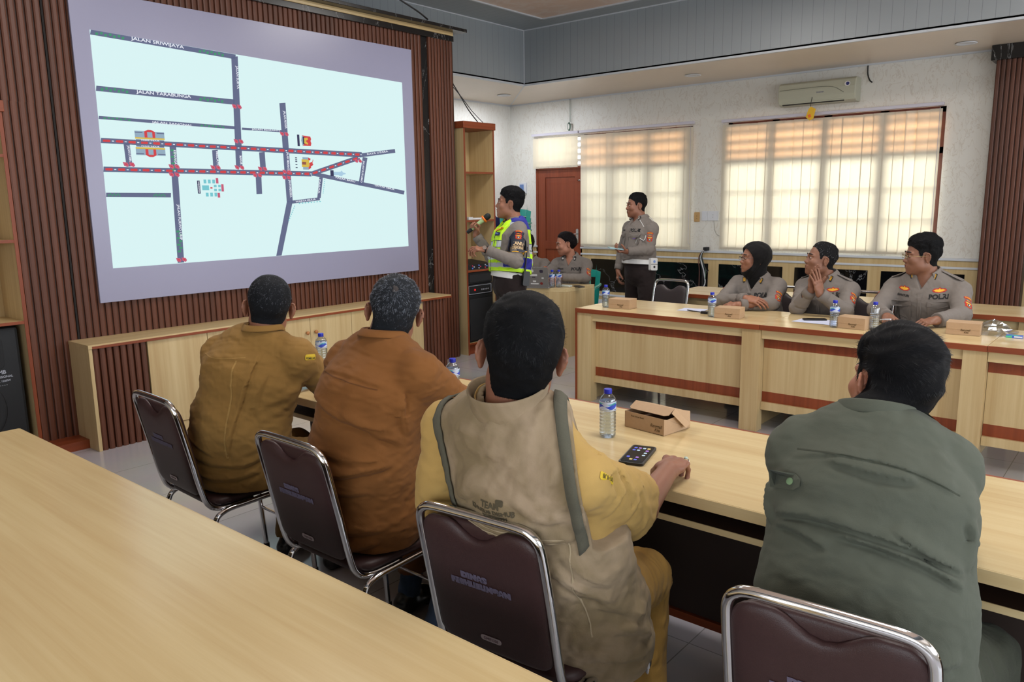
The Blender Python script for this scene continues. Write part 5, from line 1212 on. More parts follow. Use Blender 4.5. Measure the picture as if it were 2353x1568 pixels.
    def sk(P, D): return np.maximum(np.maximum(D, P[:, 2]-0.20), -(P[:, 2]-0.02))
    for K_, A_ in ((s.KL, s.AL), (s.KR, s.AR)): s.garment('sock', [cone(K_, A_, 0.055, 0.042), cone(A_, A_-V3(0, 0, .05), 0.042, 0.04)], fabric('blue_socks', (52,66,88)), (), 0.001, 0.03, cuts=sk, h=0.006)
    s.shoes(BLKSHOE)
    make_hair(s.root, s.H, s.ax, s.hs, s.hp+s.neckp, thick=0.011, top=0.001, color=(30,33,38), grey=0.5, greycol=(112,118,130), n=26000, length=0.011, width=0.0006, lift=0.3, seed=6, whorl=(-0.008, -0.085, 0.085), bald=((-0.008, -0.09, 0.085), 0.016),
              hl=[(-0.12, -0.078), (-0.05, -0.080), (-0.03, -0.055), (-0.020, -0.028), (-0.016, 0.028), (0.004, 0.034), (0.014, 0.030), (0.020, -0.010), (0.034, -0.008), (0.040, 0.030), (0.075, 0.07), (0.12, 0.072)])
    return s
def man3():
    s = Person('man in a faded khaki vest, one bare hand resting on the desk', (-1.13, 1.55, 0), 'b', h=0.004)
    s.pose((-1.13, 1.54, 0.57), (-1.132, 1.325, 1.145), 8, (-1.103, 1.340, 1.258), (-0.635, 0.77, 0.03), sh=0.205, hs=1.04, drop=0.10, hroll=-0.12, sr=(-0.958, 1.372, 0.985),
           dims=dict(cw=0.20, cd=0.125, ww=0.20, wd=0.135, pw=0.205, pd=0.15, arm=0.050, fore=0.042), bow=0.0,
           el=(-1.40, 1.36, 0.80), er=(-1.00, 1.70, 0.795), wl=(-1.42, 1.66, 0.78), wr=(-1.075, 1.985, 0.805), kl=(-1.40, 1.86, 0.5), kr=(-1.10, 1.89, 0.5), al=(-1.46, 1.70, 0.09), ar=(-1.06, 1.79, 0.09))
    s.body(handL=dict(side=-1, n=(0.3, 0, -1)), handR=dict(side=1, n=(-0.10, 0.15, -1), d=(-0.22, 1.0, 0.02), curl=((0.75, 0.9, 0.6), (0.55, 0.6, 0.4), (0.85, 1.0, 0.7), (0.8, 0.9, 0.6)), thumb=(0.9, 0.5), spread=0.9, s=1.08), neck=0.060)
    u, l, b = s.up, s.lat, -s.fr
    SH = fabric('mustard_short_sleeve', (180,148,88), var=0.05); VE = fabric('faded_khaki_vest', (128,112,86), var=0.12, stain=(172,152,130), stain_amt=0.65)
    RIB = fabric('grey_ribbed_edge', (88,86,74), var=0.05, bump=0.5)
    def bk(x, z, o=0.14): return tuple(s.P+l*x+u*z+b*o)
    # mustard shirt: torso hidden by the vest, wide short sleeves
    ER2 = s.SR+(s.ER-s.SR)*0.88; EL2 = s.SL+(s.EL-s.SL)*0.92
    pr = loft([(s.P, 0.19, 0.135, l), (s.W, 0.185, 0.12, l), (s.C, 0.185, 0.115, l), (s.U, 0.15, 0.09, l)], 0.04)+[cone(s.N-u*0.06, s.SR, 0.060, 0.058, k=0.04), cone(s.N-u*0.06, s.SL, 0.060, 0.058, k=0.04),
          cone(s.SR, ER2, (0.062, 0.062), (0.066, 0.092), lat=np.cross(nrm_(ER2-s.SR), V3(0, 0, 1)), k=0.03), cone(s.SL, EL2, 0.062, 0.072, k=0.03)]
    dR, dL = nrm_(ER2-s.SR), nrm_(EL2-s.SL)
    def sc(P, D):
        for E_, d_ in ((ER2, dR), (EL2, dL)):
            j = np.nonzero(np.linalg.norm(P-E_, axis=1) < 0.22)[0]; D[j] = np.maximum(D[j], (P[j]-E_)@d_); D[j] = np.maximum(D[j], -cone(E_-d_*0.03, E_+d_*0.1, 0.056, 0.062).dist(P[j]))
        return D
    a = s.SR; fo = [([tuple(a+dR*0.10+u*0.05), tuple(a+dR*0.17+l*0.07), tuple(a+dR*0.15-u*0.06)], 0.005, 0.012), ([tuple(a+dR*0.04+u*0.07), tuple(a+dR*0.08+l*0.075), tuple(a+dR*0.06-u*0.05)], 0.006, 0.012), ([tuple(a+dR*0.22+u*0.05), tuple(a+dR*0.24+l*0.07), tuple(a+dR*0.26-u*0.07)], 0.004, 0.010)]
    s.garment('shirt', pr, SH, fo, 0.003, 0.05, cuts=sc, h=0.006, seed=31)
    bv = s.bvh(); g = MB(); grid_poly(g, round_rect(0.062, 0.018, 0.005, 3), 0); letters(g, 'DISHUB', 0.014, (0, -0.001), 1, 0.0008)
    n = nrm_(l*0.9+u*0.35-s.fr*0.2); c = s.SR+dR*0.035+n*0.08+u*0.01; decal(s.root, bv, g, frame(c, -dR, np.cross(n, -dR)), [plain('badge_yellow', (206,176,40), 0.7), plain('badge_dark', (50,44,30), 0.7)], 'shoulder_patch')
    # vest: sleeveless, arm holes with ribbed edges
    hR = s.SR-l*0.005-u*0.03; hL = s.SL+l*0.022-u*0.03; nR, nL = nrm_(l*0.86+s.fr*0.45), nrm_(-l*0.94+dL*0.2)
    pv = loft([(s.P-u*0.12, 0.222, 0.165, l), (s.P, 0.220, 0.165, l), (s.W, 0.215, 0.152, l), (s.C, 0.215, 0.145, l), (s.U, 0.175, 0.115, l)], 0.04)+[cone(s.N-u*0.06, s.SR, 0.080, 0.070, k=0.05), cone(s.N-u*0.06, s.SL, 0.080, 0.070, k=0.05)]
    def vc(P, D):
        for c_, n_ in ((hR, nR), (hL, nL)):
            q = P-c_; t = np.clip((-0.13-q@u)/0.09, 0, 1); D = np.maximum(D, q@n_-0.16*t*t*(3-2*t))
        D = np.maximum(D, (s.P-u*0.17-P)@u)
        return s.cutter(neck=0.070)(P, D)
    folds = [([bk(-0.21, 0.375, .12), bk(-0.08, 0.345, .15), bk(0.08, 0.335, .15), bk(0.19, 0.345, .12)], 0.0055, 0.0045), ([bk(-0.21, 0.365, .12), bk(-0.08, 0.335, .15), bk(0.08, 0.325, .15), bk(0.19, 0.335, .12)], 0.0025, 0.003),
             ([bk(-0.02, 0.48, .12), bk(-0.08, 0.44, .14), bk(-0.13, 0.42, .14)], 0.006, 0.016), ([bk(0.14, 0.30, .14), bk(0.17, 0.24, .13), bk(0.22, 0.18, .08)], 0.009, 0.014), ([bk(0.10, 0.26, .15), bk(0.15, 0.20, .13), bk(0.21, 0.12, .08)], 0.008, 0.014),
             ([bk(-0.2, 0.28, .1), bk(-0.1, 0.30, .15), bk(0.05, 0.28, .15)], 0.006, 0.018), ([bk(0.04, 0.45, .13), bk(0.1, 0.41, .14), bk(0.17, 0.40, .12)], 0.005, 0.016), ([bk(0.2, 0.05, .1), bk(0.23, 0.0, .04), bk(0.23, -0.08, -0.02)], 0.008, 0.014),
             ([bk(0.14, -0.02, .15), bk(0.2, -0.06, .1), bk(0.23, -0.1, 0.02)], 0.008, 0.014), ([bk(0.18, 0.14, .12), bk(0.22, 0.08, .06), bk(0.225, 0.02, 0.0)], 0.008, 0.013), ([bk(-0.05, 0.42, .14), bk(0.03, 0.40, .15), bk(0.06, 0.36, .15)], 0.004, 0.014)]
    s.garment('vest', pv, VE, folds, 0.0045, 0.055, cuts=vc, h=0.006, seed=35, aniso=(1.3, 1, 1.0))
    bv = s.bvh()
    for c_, n_ in ((hR, nR), (hL, nL)):       # ribbed band along each arm hole
        m = MB(); rows = []; cc = c_-u*0.055
        for i in range(60):
            an = PI+2*PI*(i+0.5)/60; x_ = nrm_(np.cross(n_, u)); y_ = np.cross(x_, n_); x_ = x_*np.sign(x_@s.fr); y_ = y_*np.sign(y_@u); d_ = y_*math.cos(an)+x_*math.sin(an); d_ = d_/np.linalg.norm(d_); tri = []
            for off in (0.009, 0.020, 0.034):
                h_ = bv.ray_cast(Vector(cc-n_*off+d_*0.36), Vector(-d_), 0.36)
                if h_[0] is None: break
                q = np.array(h_[0])-cc
                if q@u < -0.095: break
                tri.append(h_[0]+Vector(d_)*0.004-s.root.location)
            if len(tri) == 3: rows += tri
        k = len(rows)//3
        m.add(rows, [(3*i+j, 3*(i+1)+j, 3*(i+1)+j+1, 3*i+j+1) for i in range(k-1) for j in (0, 1) if (rows[3*i]-rows[3*i+3]).length < 0.06], 0, None, True)
        o = m.build('armhole_band', RIB, s.root); md = o.modifiers.new('solid', 'SOLIDIFY'); md.thickness = 0.004; md.offset = 1
    s.collar(VE, w=0.086, d=0.088, h=0.052, flare=0.016, gap=1.5, thick=0.008, rise=0.010, base=-0.004)
    s.collar(SH, w=0.073, d=0.080, h=0.036, flare=0.004, gap=1.2, name='shirt_collar')
    vs_ = fabric('vest_stitching', (160,144,118))
    for dz in (0.0, 0.012): seam(s, bv, [(-0.15, 0.372-dz), (-0.05, 0.360-dz), (0.06, 0.350-dz), (0.125, 0.345-dz)], 0.0035, vs_)
    seam(s, bv, [(0.13, 0.33), (0.135, 0.2), (0.15, 0.05)], 0.003, vs_)
    g = MB(); letters(g, 'TEAM', 0.020, (0.0, 0.018), 0, 0, 0.04); letters(g, 'KHUSUS DISHUB', 0.016, (0, 0.0), 0, 0, 0.04); letters(g, 'TERMINAL', 0.015, (0.008, -0.016), 0, 0, 0.04); grid_poly(g, round_rect(0.020, 0.014, 0.003, 2), 0, 0)
    g.v = [(v[0]+(0.026 if i >= len(g.v)-61 else 0), v[1]+(0.028 if i >= len(g.v)-61 else 0), v[2]) for i, v in enumerate(g.v)]
    decal(s.root, bv, g, frame(s.P+u*0.415-l*0.012+b*0.2, l, u), [plain('embroidery_thread', (74,66,48), 0.8)], 'embroidery')
    T_ = fabric('mustard_uniform_trousers', (150,116,58))
    def tc(P, D): return s.seat(P, np.maximum(np.maximum(D, -(P[:, 2]-0.09)), P[:, 2]-(s.P[2]+0.07)))
    s.garment('trousers', loft([(s.P+u*0.03, 0.185, 0.14, l), (s.P-u*0.03, 0.185, 0.13, l)], 0.03)+s.legs(0.020, 0.03), T_, (), 0.005, 0.05, cuts=tc, h=0.007)
    s.shoes(plain('brown_leather', (40,24,18), 0.35, spec=0.5), fr_=(0.1, 1.0, 0))
    # silver ring with a pale stone on the ring finger
    g = MB(); q = s.WR+V3(-0.012, 0.10, 0.0); 
    make_hair(s.root, s.H, s.ax, s.hs, s.hp+s.neckp, thick=0.013, top=0.006, color=(13,14,18), grey=0.0, n=26000, length=0.013, width=0.0006, lift=0.08, seed=8, whorl=(-0.006, -0.088, 0.080), bald=((-0.006, -0.098, 0.082), 0.010), h=0.004,
              hl=[(-0.12, -0.082), (-0.05, -0.084), (-0.03, -0.058), (-0.020, -0.028), (-0.016, 0.028), (0.004, 0.034), (0.014, 0.030), (0.020, -0.010), (0.034, -0.008), (0.040, 0.030), (0.075, 0.07), (0.12, 0.072)])
    return s
def man4():
    s = Person('heavy man in a dark olive green shirt seated nearest the bottom right', (-0.42, 1.62, 0), 'c', h=0.005)
    s.pose((-0.42, 1.63, 0.57), (-0.475, 1.835, 1.115), 10, (-0.462, 1.925, 1.165), (-0.72, 0.69, -0.02), sh=0.147, hs=1.0, drop=0.105, hroll=-0.10,
           dims=dict(cw=0.192, cd=0.14, ww=0.198, wd=0.155, pw=0.21, pd=0.165, arm=0.054, fore=0.046), bow=0.02,
           el=(-0.665, 1.89, 0.85), er=(-0.355, 2.03, 0.845), sr=(-0.335, 1.862, 1.01), wl=(-0.50, 2.10, 0.80), wr=(-0.42, 2.13, 0.80), kl=(-0.62, 2.0, 0.5), kr=(-0.25, 2.03, 0.5), al=(-0.74, 1.80, 0.09), ar=(-0.2, 1.9, 0.09))
    s.body(handL=dict(side=-1, n=(0, 0, -1)), handR=dict(side=1, n=(0, 0, -1)), fat=1.0, neck=0.064)
    M = fabric('olive_green_shirt', (80,84,74), var=0.04); u, l, b = s.up, s.lat, -s.fr
    def bk(x, z, o=0.16): return tuple(s.P+l*x+u*z+b*o)
    folds = [([bk(-0.21, 0.325, .13), bk(-0.10, 0.335), bk(0.05, 0.315), bk(0.2, 0.275, .13)], 0.012, 0.010), ([bk(-0.05, 0.31), bk(0.08, 0.285), bk(0.21, 0.25, .13)], 0.010, 0.009), ([bk(0.05, 0.335), bk(0.13, 0.30), bk(0.21, 0.28, .12)], 0.008, 0.009),
             ([bk(-0.2, 0.305, .13), bk(-0.12, 0.30), bk(-0.05, 0.27)], 0.007, 0.009), ([bk(-0.20, 0.12, .14), bk(-0.08, 0.055), bk(0.05, 0.04), bk(0.2, 0.085, .14)], 0.012, 0.013), ([bk(-0.18, 0.08, .14), bk(-0.05, 0.02), bk(0.1, 0.015), bk(0.22, 0.04, .12)], 0.010, 0.012),
             ([bk(0.02, 0.10), bk(0.12, 0.09), bk(0.21, 0.11, .12)], 0.008, 0.012), ([bk(-0.19, 0.475, .13), bk(-0.05, 0.468, .14), bk(0.1, 0.455, .14), bk(0.19, 0.43, .13)], 0.003, 0.004), ([bk(-0.08, 0.455, .14), bk(0.02, 0.435, .15), bk(0.1, 0.44, .15)], 0.006, 0.012),
             ([bk(0.19, 0.02, .12), bk(0.22, -0.04, .06), bk(0.22, -0.10, 0)], 0.009, 0.014), ([bk(0.19, 0.38, .1), bk(0.215, 0.33, .08), bk(0.21, 0.28, .10)], 0.008, 0.011), ([bk(-0.22, 0.40, .08), bk(-0.225, 0.34, .08), bk(-0.2, 0.30, .1)], 0.008, 0.011)]
    pr = s.torso(0.014, low=(s.P-u*0.10, 0.225, 0.17))+s.arms(0.014, 0.006, cuffext=-0.03)
    s.garment('shirt', pr, M, folds, 0.0025, 0.07, cuts=s.cutter(neck=0.070, cuffs=[(s.WL, s.EL, -0.03), (s.WR, s.ER, -0.03)], hem=(V3(0, 0, 0.479), (0, 0, 1))), h=0.005, seed=41, aniso=(1, 1, 1.8))
    bv = s.bvh(); s.collar(M, w=0.080, d=0.086, h=0.022, flare=0.001, gap=1.1, thick=0.005)
    seam(s, bv, [(-0.16, 0.475), (-0.05, 0.470), (0.07, 0.455), (0.16, 0.425)], 0.003, fabric('olive_seam', (60,64,54)))
    g = MB(); pts = [(-0.035, -0.018), (0.022, -0.018), (0.036, -0.008), (0.036, 0.008), (0.022, 0.018), (-0.035, 0.018)]; grid_poly(g, pts, 0, 0.003, 4); decal(s.root, bv, g, frame(s.P+l*-0.160+u*0.40+b*0.12, l, u), [M], 'shoulder_tab', off=0.003)
    g = MB(); g.prism([(0.008*math.cos(a*PI/8)+0.012, 0.008*math.sin(a*PI/8)) for a in range(16)], 0.003, 0.007, 0)
    decal(s.root, bv, g, frame(s.P+l*-0.160+u*0.40+b*0.12, l, u), [plain('green_button', (120,150,116), 0.3)], 'button', off=0.003)
    g = MB(); grid_poly(g, [(-0.03, -0.012), (0.045, -0.010), (0.06, 0.004), (0.03, 0.014), (-0.03, 0.012)], 0, 0.0, 4); decal(s.root, bv, g, frame(s.SR*0.45+s.N*0.55+u*0.05, l, s.fr), [plain('dark_green_tab', (32,40,32), 0.8)], 'epaulette', off=0.004)
    T_ = fabric('olive_trousers', (66,70,60))
    def tc(P, D): return s.seat(P, np.maximum(np.maximum(D, -(P[:, 2]-0.09)), P[:, 2]-(s.P[2]+0.07)))
    s.garment('trousers', loft([(s.P+u*0.03, 0.195, 0.15, l), (s.P-u*0.03, 0.195, 0.14, l)], 0.03)+s.legs(0.022, 0.03), T_, (), 0.005, 0.05, cuts=tc, h=0.008)
    s.shoes(BLKSHOE)
    make_hair(s.root, s.H, s.ax, s.hs, s.hp+s.neckp, thick=0.016, top=0.012, color=(14,14,18), grey=0.0, n=22000, length=0.020, width=0.0006, lift=0.06, seed=9, whorl=(0.01, -0.07, 0.10), lumps=0.004, sweep=(0.9, 0.1, 0.1), fade=0.08,
              hl=[(-0.12, -0.070), (-0.05, -0.074), (-0.03, -0.060), (-0.020, -0.030), (-0.016, 0.028), (0.004, 0.036), (0.014, 0.032), (0.020, 0.0), (0.034, 0.005), (0.040, 0.035), (0.075, 0.07), (0.12, 0.072)])
    return s
# ---------------------------------------------------------------- police officers
UNI = fabric('police_grey_cloth', (118,111,106), var=0.04, bump=0.2); UNIB = fabric('police_dark_trousers', (36,28,28), var=0.05)
PB = [plain('patch_red', (170,40,34), 0.75), plain('patch_yellow', (226,170,44), 0.75), plain('patch_navy', (34,40,84), 0.75), plain('patch_white', (220,218,214), 0.7), plain('patch_black', (24,22,24), 0.75)]
WHB = plain('white_belt_leather', (206,206,206), 0.45)
def arc(w, h, r0, n=8): return [(w*math.sin(a), h*math.cos(a)) for a in [(-r0+2*r0*i/n) for i in range(n+1)]]
def shield_geo(kind='left'):
    g = MB()
    if kind == 'left':
        band = [(0.036*math.sin(a), 0.030+0.020*math.cos(a)) for a in [-1.15+2.3*i/8 for i in range(9)]]+[(0.028*math.sin(a), 0.018+0.012*math.cos(a)) for a in [1.1-2.2*i/8 for i in range(9)]]
        grid_poly(g, band, 0, 0.0, 3); letters(g, 'POLRES', 0.014, (0, 0.038), 1, 0.0008, 0.03)
        grid_poly(g, [(-0.026, 0.018), (0.026, 0.018), (0.022, 0.004), (-0.022, 0.004)], 0, 0.0, 2); letters(g, 'SUMUT', 0.009, (0, 0.011), 1, 0.0008, 0.03)
        grid_poly(g, [(-0.028, 0.002), (0.028, 0.002), (0.030, -0.012), (0.024, -0.024), (0.028, -0.040), (0, -0.052), (-0.028, -0.040), (-0.024, -0.024), (-0.030, -0.012)], 0, 0.0, 4)
        grid_poly(g, [(-0.022, -0.002), (0.022, -0.002), (0.018, -0.012), (-0.018, -0.012)], 1, 0.0008, 2); grid_poly(g, [(0.015*math.cos(a*PI/8), -0.029+0.015*math.sin(a*PI/8)) for a in range(16)], 1, 0.0008, 2)
        grid_poly(g, [(0.0125*math.cos(a*PI/8), -0.029+0.0125*math.sin(a*PI/8)) for a in range(16)], 2, 0.0014, 2); grid_poly(g, [(0, -0.020), (0.005, -0.030), (0, -0.036), (-0.005, -0.030)], 3, 0.002, 2)
    else:
        grid_poly(g, [(-0.034, 0.022), (-0.02, 0.034), (0, 0.038), (0.02, 0.034), (0.034, 0.022), (0.026, 0.012), (-0.026, 0.012)], 0, 0.0, 3); letters(g, 'SATLANTAS', 0.009, (0, 0.026), 1, 0.0008, 0.03)
        grid_poly(g, [(-0.026, 0.014), (0.026, 0.014), (0.016, -0.016), (0, -0.034), (-0.016, -0.016)], 0, 0.0004, 4); grid_poly(g, [(-0.014, 0.006), (0.012, 0.006), (0.002, -0.018)], 3, 0.001, 3); grid_poly(g, [(-0.006, 0.004), (0.006, 0.004), (0, -0.006)], 2, 0.0016, 2)
    return g
def wings_geo():
    g = MB(); grid_poly(g, [(-0.042, 0.002), (-0.03, 0.014), (-0.010, 0.014), (0, 0.022), (0.010, 0.014), (0.03, 0.014), (0.042, 0.002), (0.03, -0.009), (0, -0.013), (-0.03, -0.009)], 0, 0.0, 3)
    grid_poly(g, [(-0.034, 0.003), (-0.02, 0.009), (-0.006, 0.008), (0, 0.017), (0.006, 0.008), (0.02, 0.009), (0.034, 0.003), (0.02, -0.004), (0, -0.008), (-0.02, -0.004)], 1, 0.0008, 3); return g
def front(s, x, z, o=0.2): return s.P+s.lat*x+s.up*z*np.linalg.norm(s.N-s.P)+s.fr*o
def chest(s, bv, name='GUSTINA', wings=(1, 1), pockets=True, left=True):
    """cloth lettering, badges and pockets; the wearer's right is +lat"""
    L = np.linalg.norm(s.N-s.P); u = s.up
    def fr_(x, z): c = front(s, x, z, 0.10); return frame(c, -s.lat, u)
    xs = s.d['cw']*0.56
    g = MB(); letters(g, 'POLRI', 0.042, (0, 0), 0, 0, 0.045); decal(s.root, bv, g, fr_(-xs, 0.74), [PB[4]], 'lettering', depth=0.16)
    g = MB(); letters(g, name, 0.020, (0, 0), 0, 0, 0.045); decal(s.root, bv, g, fr_(xs, 0.735), [PB[4]], 'lettering', depth=0.16)
    for sx, wf in ((-1, wings[0]), (1, wings[1])):
        if wf: decal(s.root, bv, wings_geo(), fr_(sx*xs, 0.815), PB, 'chest_badge', depth=0.16)
    if pockets:
        for sx in (-1, 1):
            g = MB(); grid_poly(g, [(-0.062, 0.022), (0.062, 0.022), (0.062, -0.014), (0.0, -0.028), (-0.062, -0.014)], 0, 0.003, 4); decal(s.root, bv, g, fr_(sx*xs, 0.64), [UNI], 'pocket_flap', off=0.003, depth=0.16)
            g = MB(); grid_poly(g, round_rect(0.118, 0.12, 0.01, 2), 0, 0.0, 5); decal(s.root, bv, g, fr_(sx*xs, 0.50), [UNI], 'pocket', off=0.0025, depth=0.16)
    g = MB()
    for z in (0.78, 0.62, 0.46, 0.30): pass
    grid_poly(g, [(-0.016, L*0.26), (0.016, L*0.26), (0.016, -L*0.30), (-0.016, -L*0.30)], 0, 0.0, 14); decal(s.root, bv, g, fr_(0, 0.52), [UNI], 'button_placket', off=0.003, depth=0.16)
def arm_badge(s, bv, side, kind, t=0.16, out=0.09, tilt=0.0):
    S_, E_ = (s.SL, s.EL) if side < 0 else (s.SR, s.ER); ax = nrm_(E_-S_); n = nrm_(s.lat*side*0.75+s.fr*0.8); n = nrm_(n-ax*(n@ax)); x = np.cross(-ax, n)
    decal(s.root, bv, shield_geo(kind), frame(S_+(E_-S_)*t/np.linalg.norm(E_-S_)+n*out, x, -ax), PB, 'shoulder_patch', depth=0.12)
def collar_tabs(s, bars=3, w=0.078, mat=1):
    for sx in (-1, 1):
        g = MB(); M0 = frame(s.N+s.lat*sx*0.070+s.fr*0.070+s.up*(-0.012), -s.lat*0.75+s.fr*(-0.25*sx)-s.up*0.25*(-sx)*0, s.up*0.8-s.fr*0.5-s.lat*sx*(-0.2))
        g.prism(round_rect(0.028, 0.045, 0.005, 2), 0, 0.003, 0)
        for k in range(bars): g.box(-0.009, -0.013+k*0.011, 0.003, 0.009, -0.006+k*0.011, 0.005, 1)
        b = Vector(s.root.location); g.v = [tuple(M0 @ Vector(v)-b) for v in g.v]; g.build('rank_tab', [PB[4], PB[mat]], s.root)
def epaulettes(s, bv, mats=None):
    for S_, sx in ((s.SL, -1), (s.SR, 1)):
        a = s.N+s.lat*sx*0.118-s.up*0.05; c = (a+S_)/2+s.up*0.07; x = nrm_(S_-a); g = MB(); L = max(0.035, np.linalg.norm(S_-a)/2+0.012)
        grid_poly(g, [(-L, -0.016), (L, -0.024), (L+0.004, 0), (L, 0.024), (-L, 0.016), (-L-0.01, 0)], 0, 0.003, 4); decal(s.root, bv, g, frame(c, x, np.cross(s.up, x)), mats or [UNI], 'epaulette', off=0.004, depth=0.14)
def uniform(s, seed=1, cuffs=(True, True), folds=(), h=0.006, v=0.095, tucked=True, low=0.03, g=0.012):
    u, l = s.up, s.lat
    def F(x, z, o=0.12): return tuple(front(s, x, z, o))
    fo = [([F(-0.15, 0.30), F(-0.05, 0.22), F(0.04, 0.20)], 0.006, 0.012), ([F(0.15, 0.28), F(0.08, 0.20), F(0.0, 0.15)], 0.006, 0.012), ([F(-0.16, 0.55), F(-0.13, 0.42), F(-0.10, 0.34)], 0.006, 0.012), ([F(0.16, 0.55), F(0.13, 0.42), F(0.10, 0.34)], 0.006, 0.012)]
    for S_, E_, W_ in ((s.SL, s.EL, s.WL), (s.SR, s.ER, s.WR)):
        for t in (0.62, 0.78, 0.92):
            c = S_+(E_-S_)*t; a = nrm_(E_-S_); x = nrm_(np.cross(a, s.fr+V3(0.01, 0, 0.01))); y = np.cross(a, x); r = 0.06
            fo.append(([tuple(c+x*r), tuple(c+y*r+a*0.015), tuple(c-x*r+a*0.03)], 0.004, 0.010))
        c = E_+(W_-E_)*0.2; a = nrm_(W_-E_); x = nrm_(np.cross(a, V3(0, 0, 1))); y = np.cross(a, x); fo.append(([tuple(c+x*.05), tuple(c+y*.05+a*.02), tuple(c-x*.05)], 0.004, 0.010))
    cf = [(s.WL, s.EL, -0.012), (s.WR, s.ER, -0.012)]
    pr = s.torso(g, low=(s.P-u*low, s.d['pw']-0.01, s.d['pd']-0.01) if tucked else None)+s.arms(g-0.001, 0.006, cuffext=0.0)
    o = s.garment('shirt', pr, UNI, fo+list(folds), 0.0022, 0.05, cuts=s.cutter(neck=0.060, cuffs=cf, hem=((s.P-u*0.06) if not tucked is False else s.P+u*0.045, u), front_v=(v, 1.0)), h=h, seed=seed)
    for W_, E_, _ in cf:      # cuffs
        d = nrm_(W_-E_); rr = s.d['fore']*0.72+0.0165; m = MB(); b = np.array(s.root.location); m.tube([tuple(W_-d*(0.062)-b), tuple(W_-d*0.060-b), tuple(W_-d*0.012-b), tuple(W_-d*0.010-b)], [rr-0.002, rr+0.002, rr, rr-0.004], 16); m.build('cuff', UNI, s.root)
    return o
def uni_trousers(s, stand=False, mat=None, h=0.008):
    def tc(P, D):
        D = np.maximum(np.maximum(D, -(P[:, 2]-0.07)), P[:, 2]-(s.P[2]+(0.10 if stand else 0.07)))
        return D if stand else s.seat(P, D)
    s.garment('trousers', loft([(s.P+s.up*0.10, s.d['pw'], s.d['pd'], s.lat), (s.P-s.up*0.04, s.d['pw']+0.005, s.d['pd']+0.005, s.lat)], 0.03)+s.legs(0.016, 0.025), mat or UNIB, (), 0.004, 0.06, cuts=tc, h=h)
    s.shoes(BLKSHOE)
def belt(s, mat, z=0.055, hh=0.045, grow=0.024, name='belt'):
    n = 36; rings = []; L = np.linalg.norm(s.N-s.P); b = np.array(s.root.location); t = z/(L*0.30); c = s.P+(s.W-s.P)*t; w = s.d['pw']+(s.d['ww']-s.d['pw'])*t+grow; d_ = s.d['pd']+(s.d['wd']-s.d['pd'])*t+grow
    m = MB()
    for i in range(n):
        a = 2*PI*i/n; ca, sa = math.cos(a), math.sin(a)
        for k, (g, zz) in enumerate(((-0.012, -hh/2), (0.0, -hh/2), (0.0, hh/2), (-0.012, hh/2))): rings.append(tuple(c+s.lat*ca*(w+g)+s.fr*sa*(d_+g)+s.up*zz-b))
    m.add(rings, [(4*i+k, 4*((i+1) % n)+k, 4*((i+1) % n)+(k+1) % 4, 4*i+(k+1) % 4) for i in range(n) for k in range(4)], 0, None, False); return m.build(name, mat, s.root, bevel=0.002), c, w, d_
def spectacles(s, mat):
    r_, f_, u_ = s.ax; b = np.array(s.root.location); k = s.hs
    def p(x, y, z): return tuple(s.H+k*(r_*x+f_*y+u_*z)-b)
    m = MB()
    for sx in (-1, 1):
        m.tube([p(sx*(0.032+0.021*math.cos(a)), 0.108-0.006*abs(math.cos(a)), 0.004+0.014*math.sin(a)) for a in [2*PI*i/16 for i in range(16)]], 0.0014, 6, closed=True)
        m.tube([p(sx*0.054, 0.102, 0.008), p(sx*0.074, 0.07, 0.008), p(sx*0.083, 0.0, 0.006), p(sx*0.083, -0.02, -0.004)], 0.0016, 6)
    m.tube([p(-0.011, 0.109, 0.008), p(0, 0.112, 0.010), p(0.011, 0.109, 0.008)], 0.0014, 6)
    o = m.build('spectacles', mat, s.root)
    for sx in (-1, 1):
        g = MB(); g.add([p(sx*(0.032+0.0205*math.cos(a)), 0.107-0.006*abs(math.cos(a)), 0.004+0.0136*math.sin(a)) for a in [2*PI*i/16 for i in range(16)]], [tuple(range(16))]); g.build('lens', PANE, o)
SHORT = dict(thick=0.006, top=0.013, color=(18,18,20), n=9000, length=0.010, width=0.0010, lift=0.35, fade=0.09, lumps=0.003)
FLAT = ((0.35, 0.4, 0.3), (0.35, 0.4, 0.3), (0.4, 0.4, 0.3), (0.45, 0.4, 0.3))

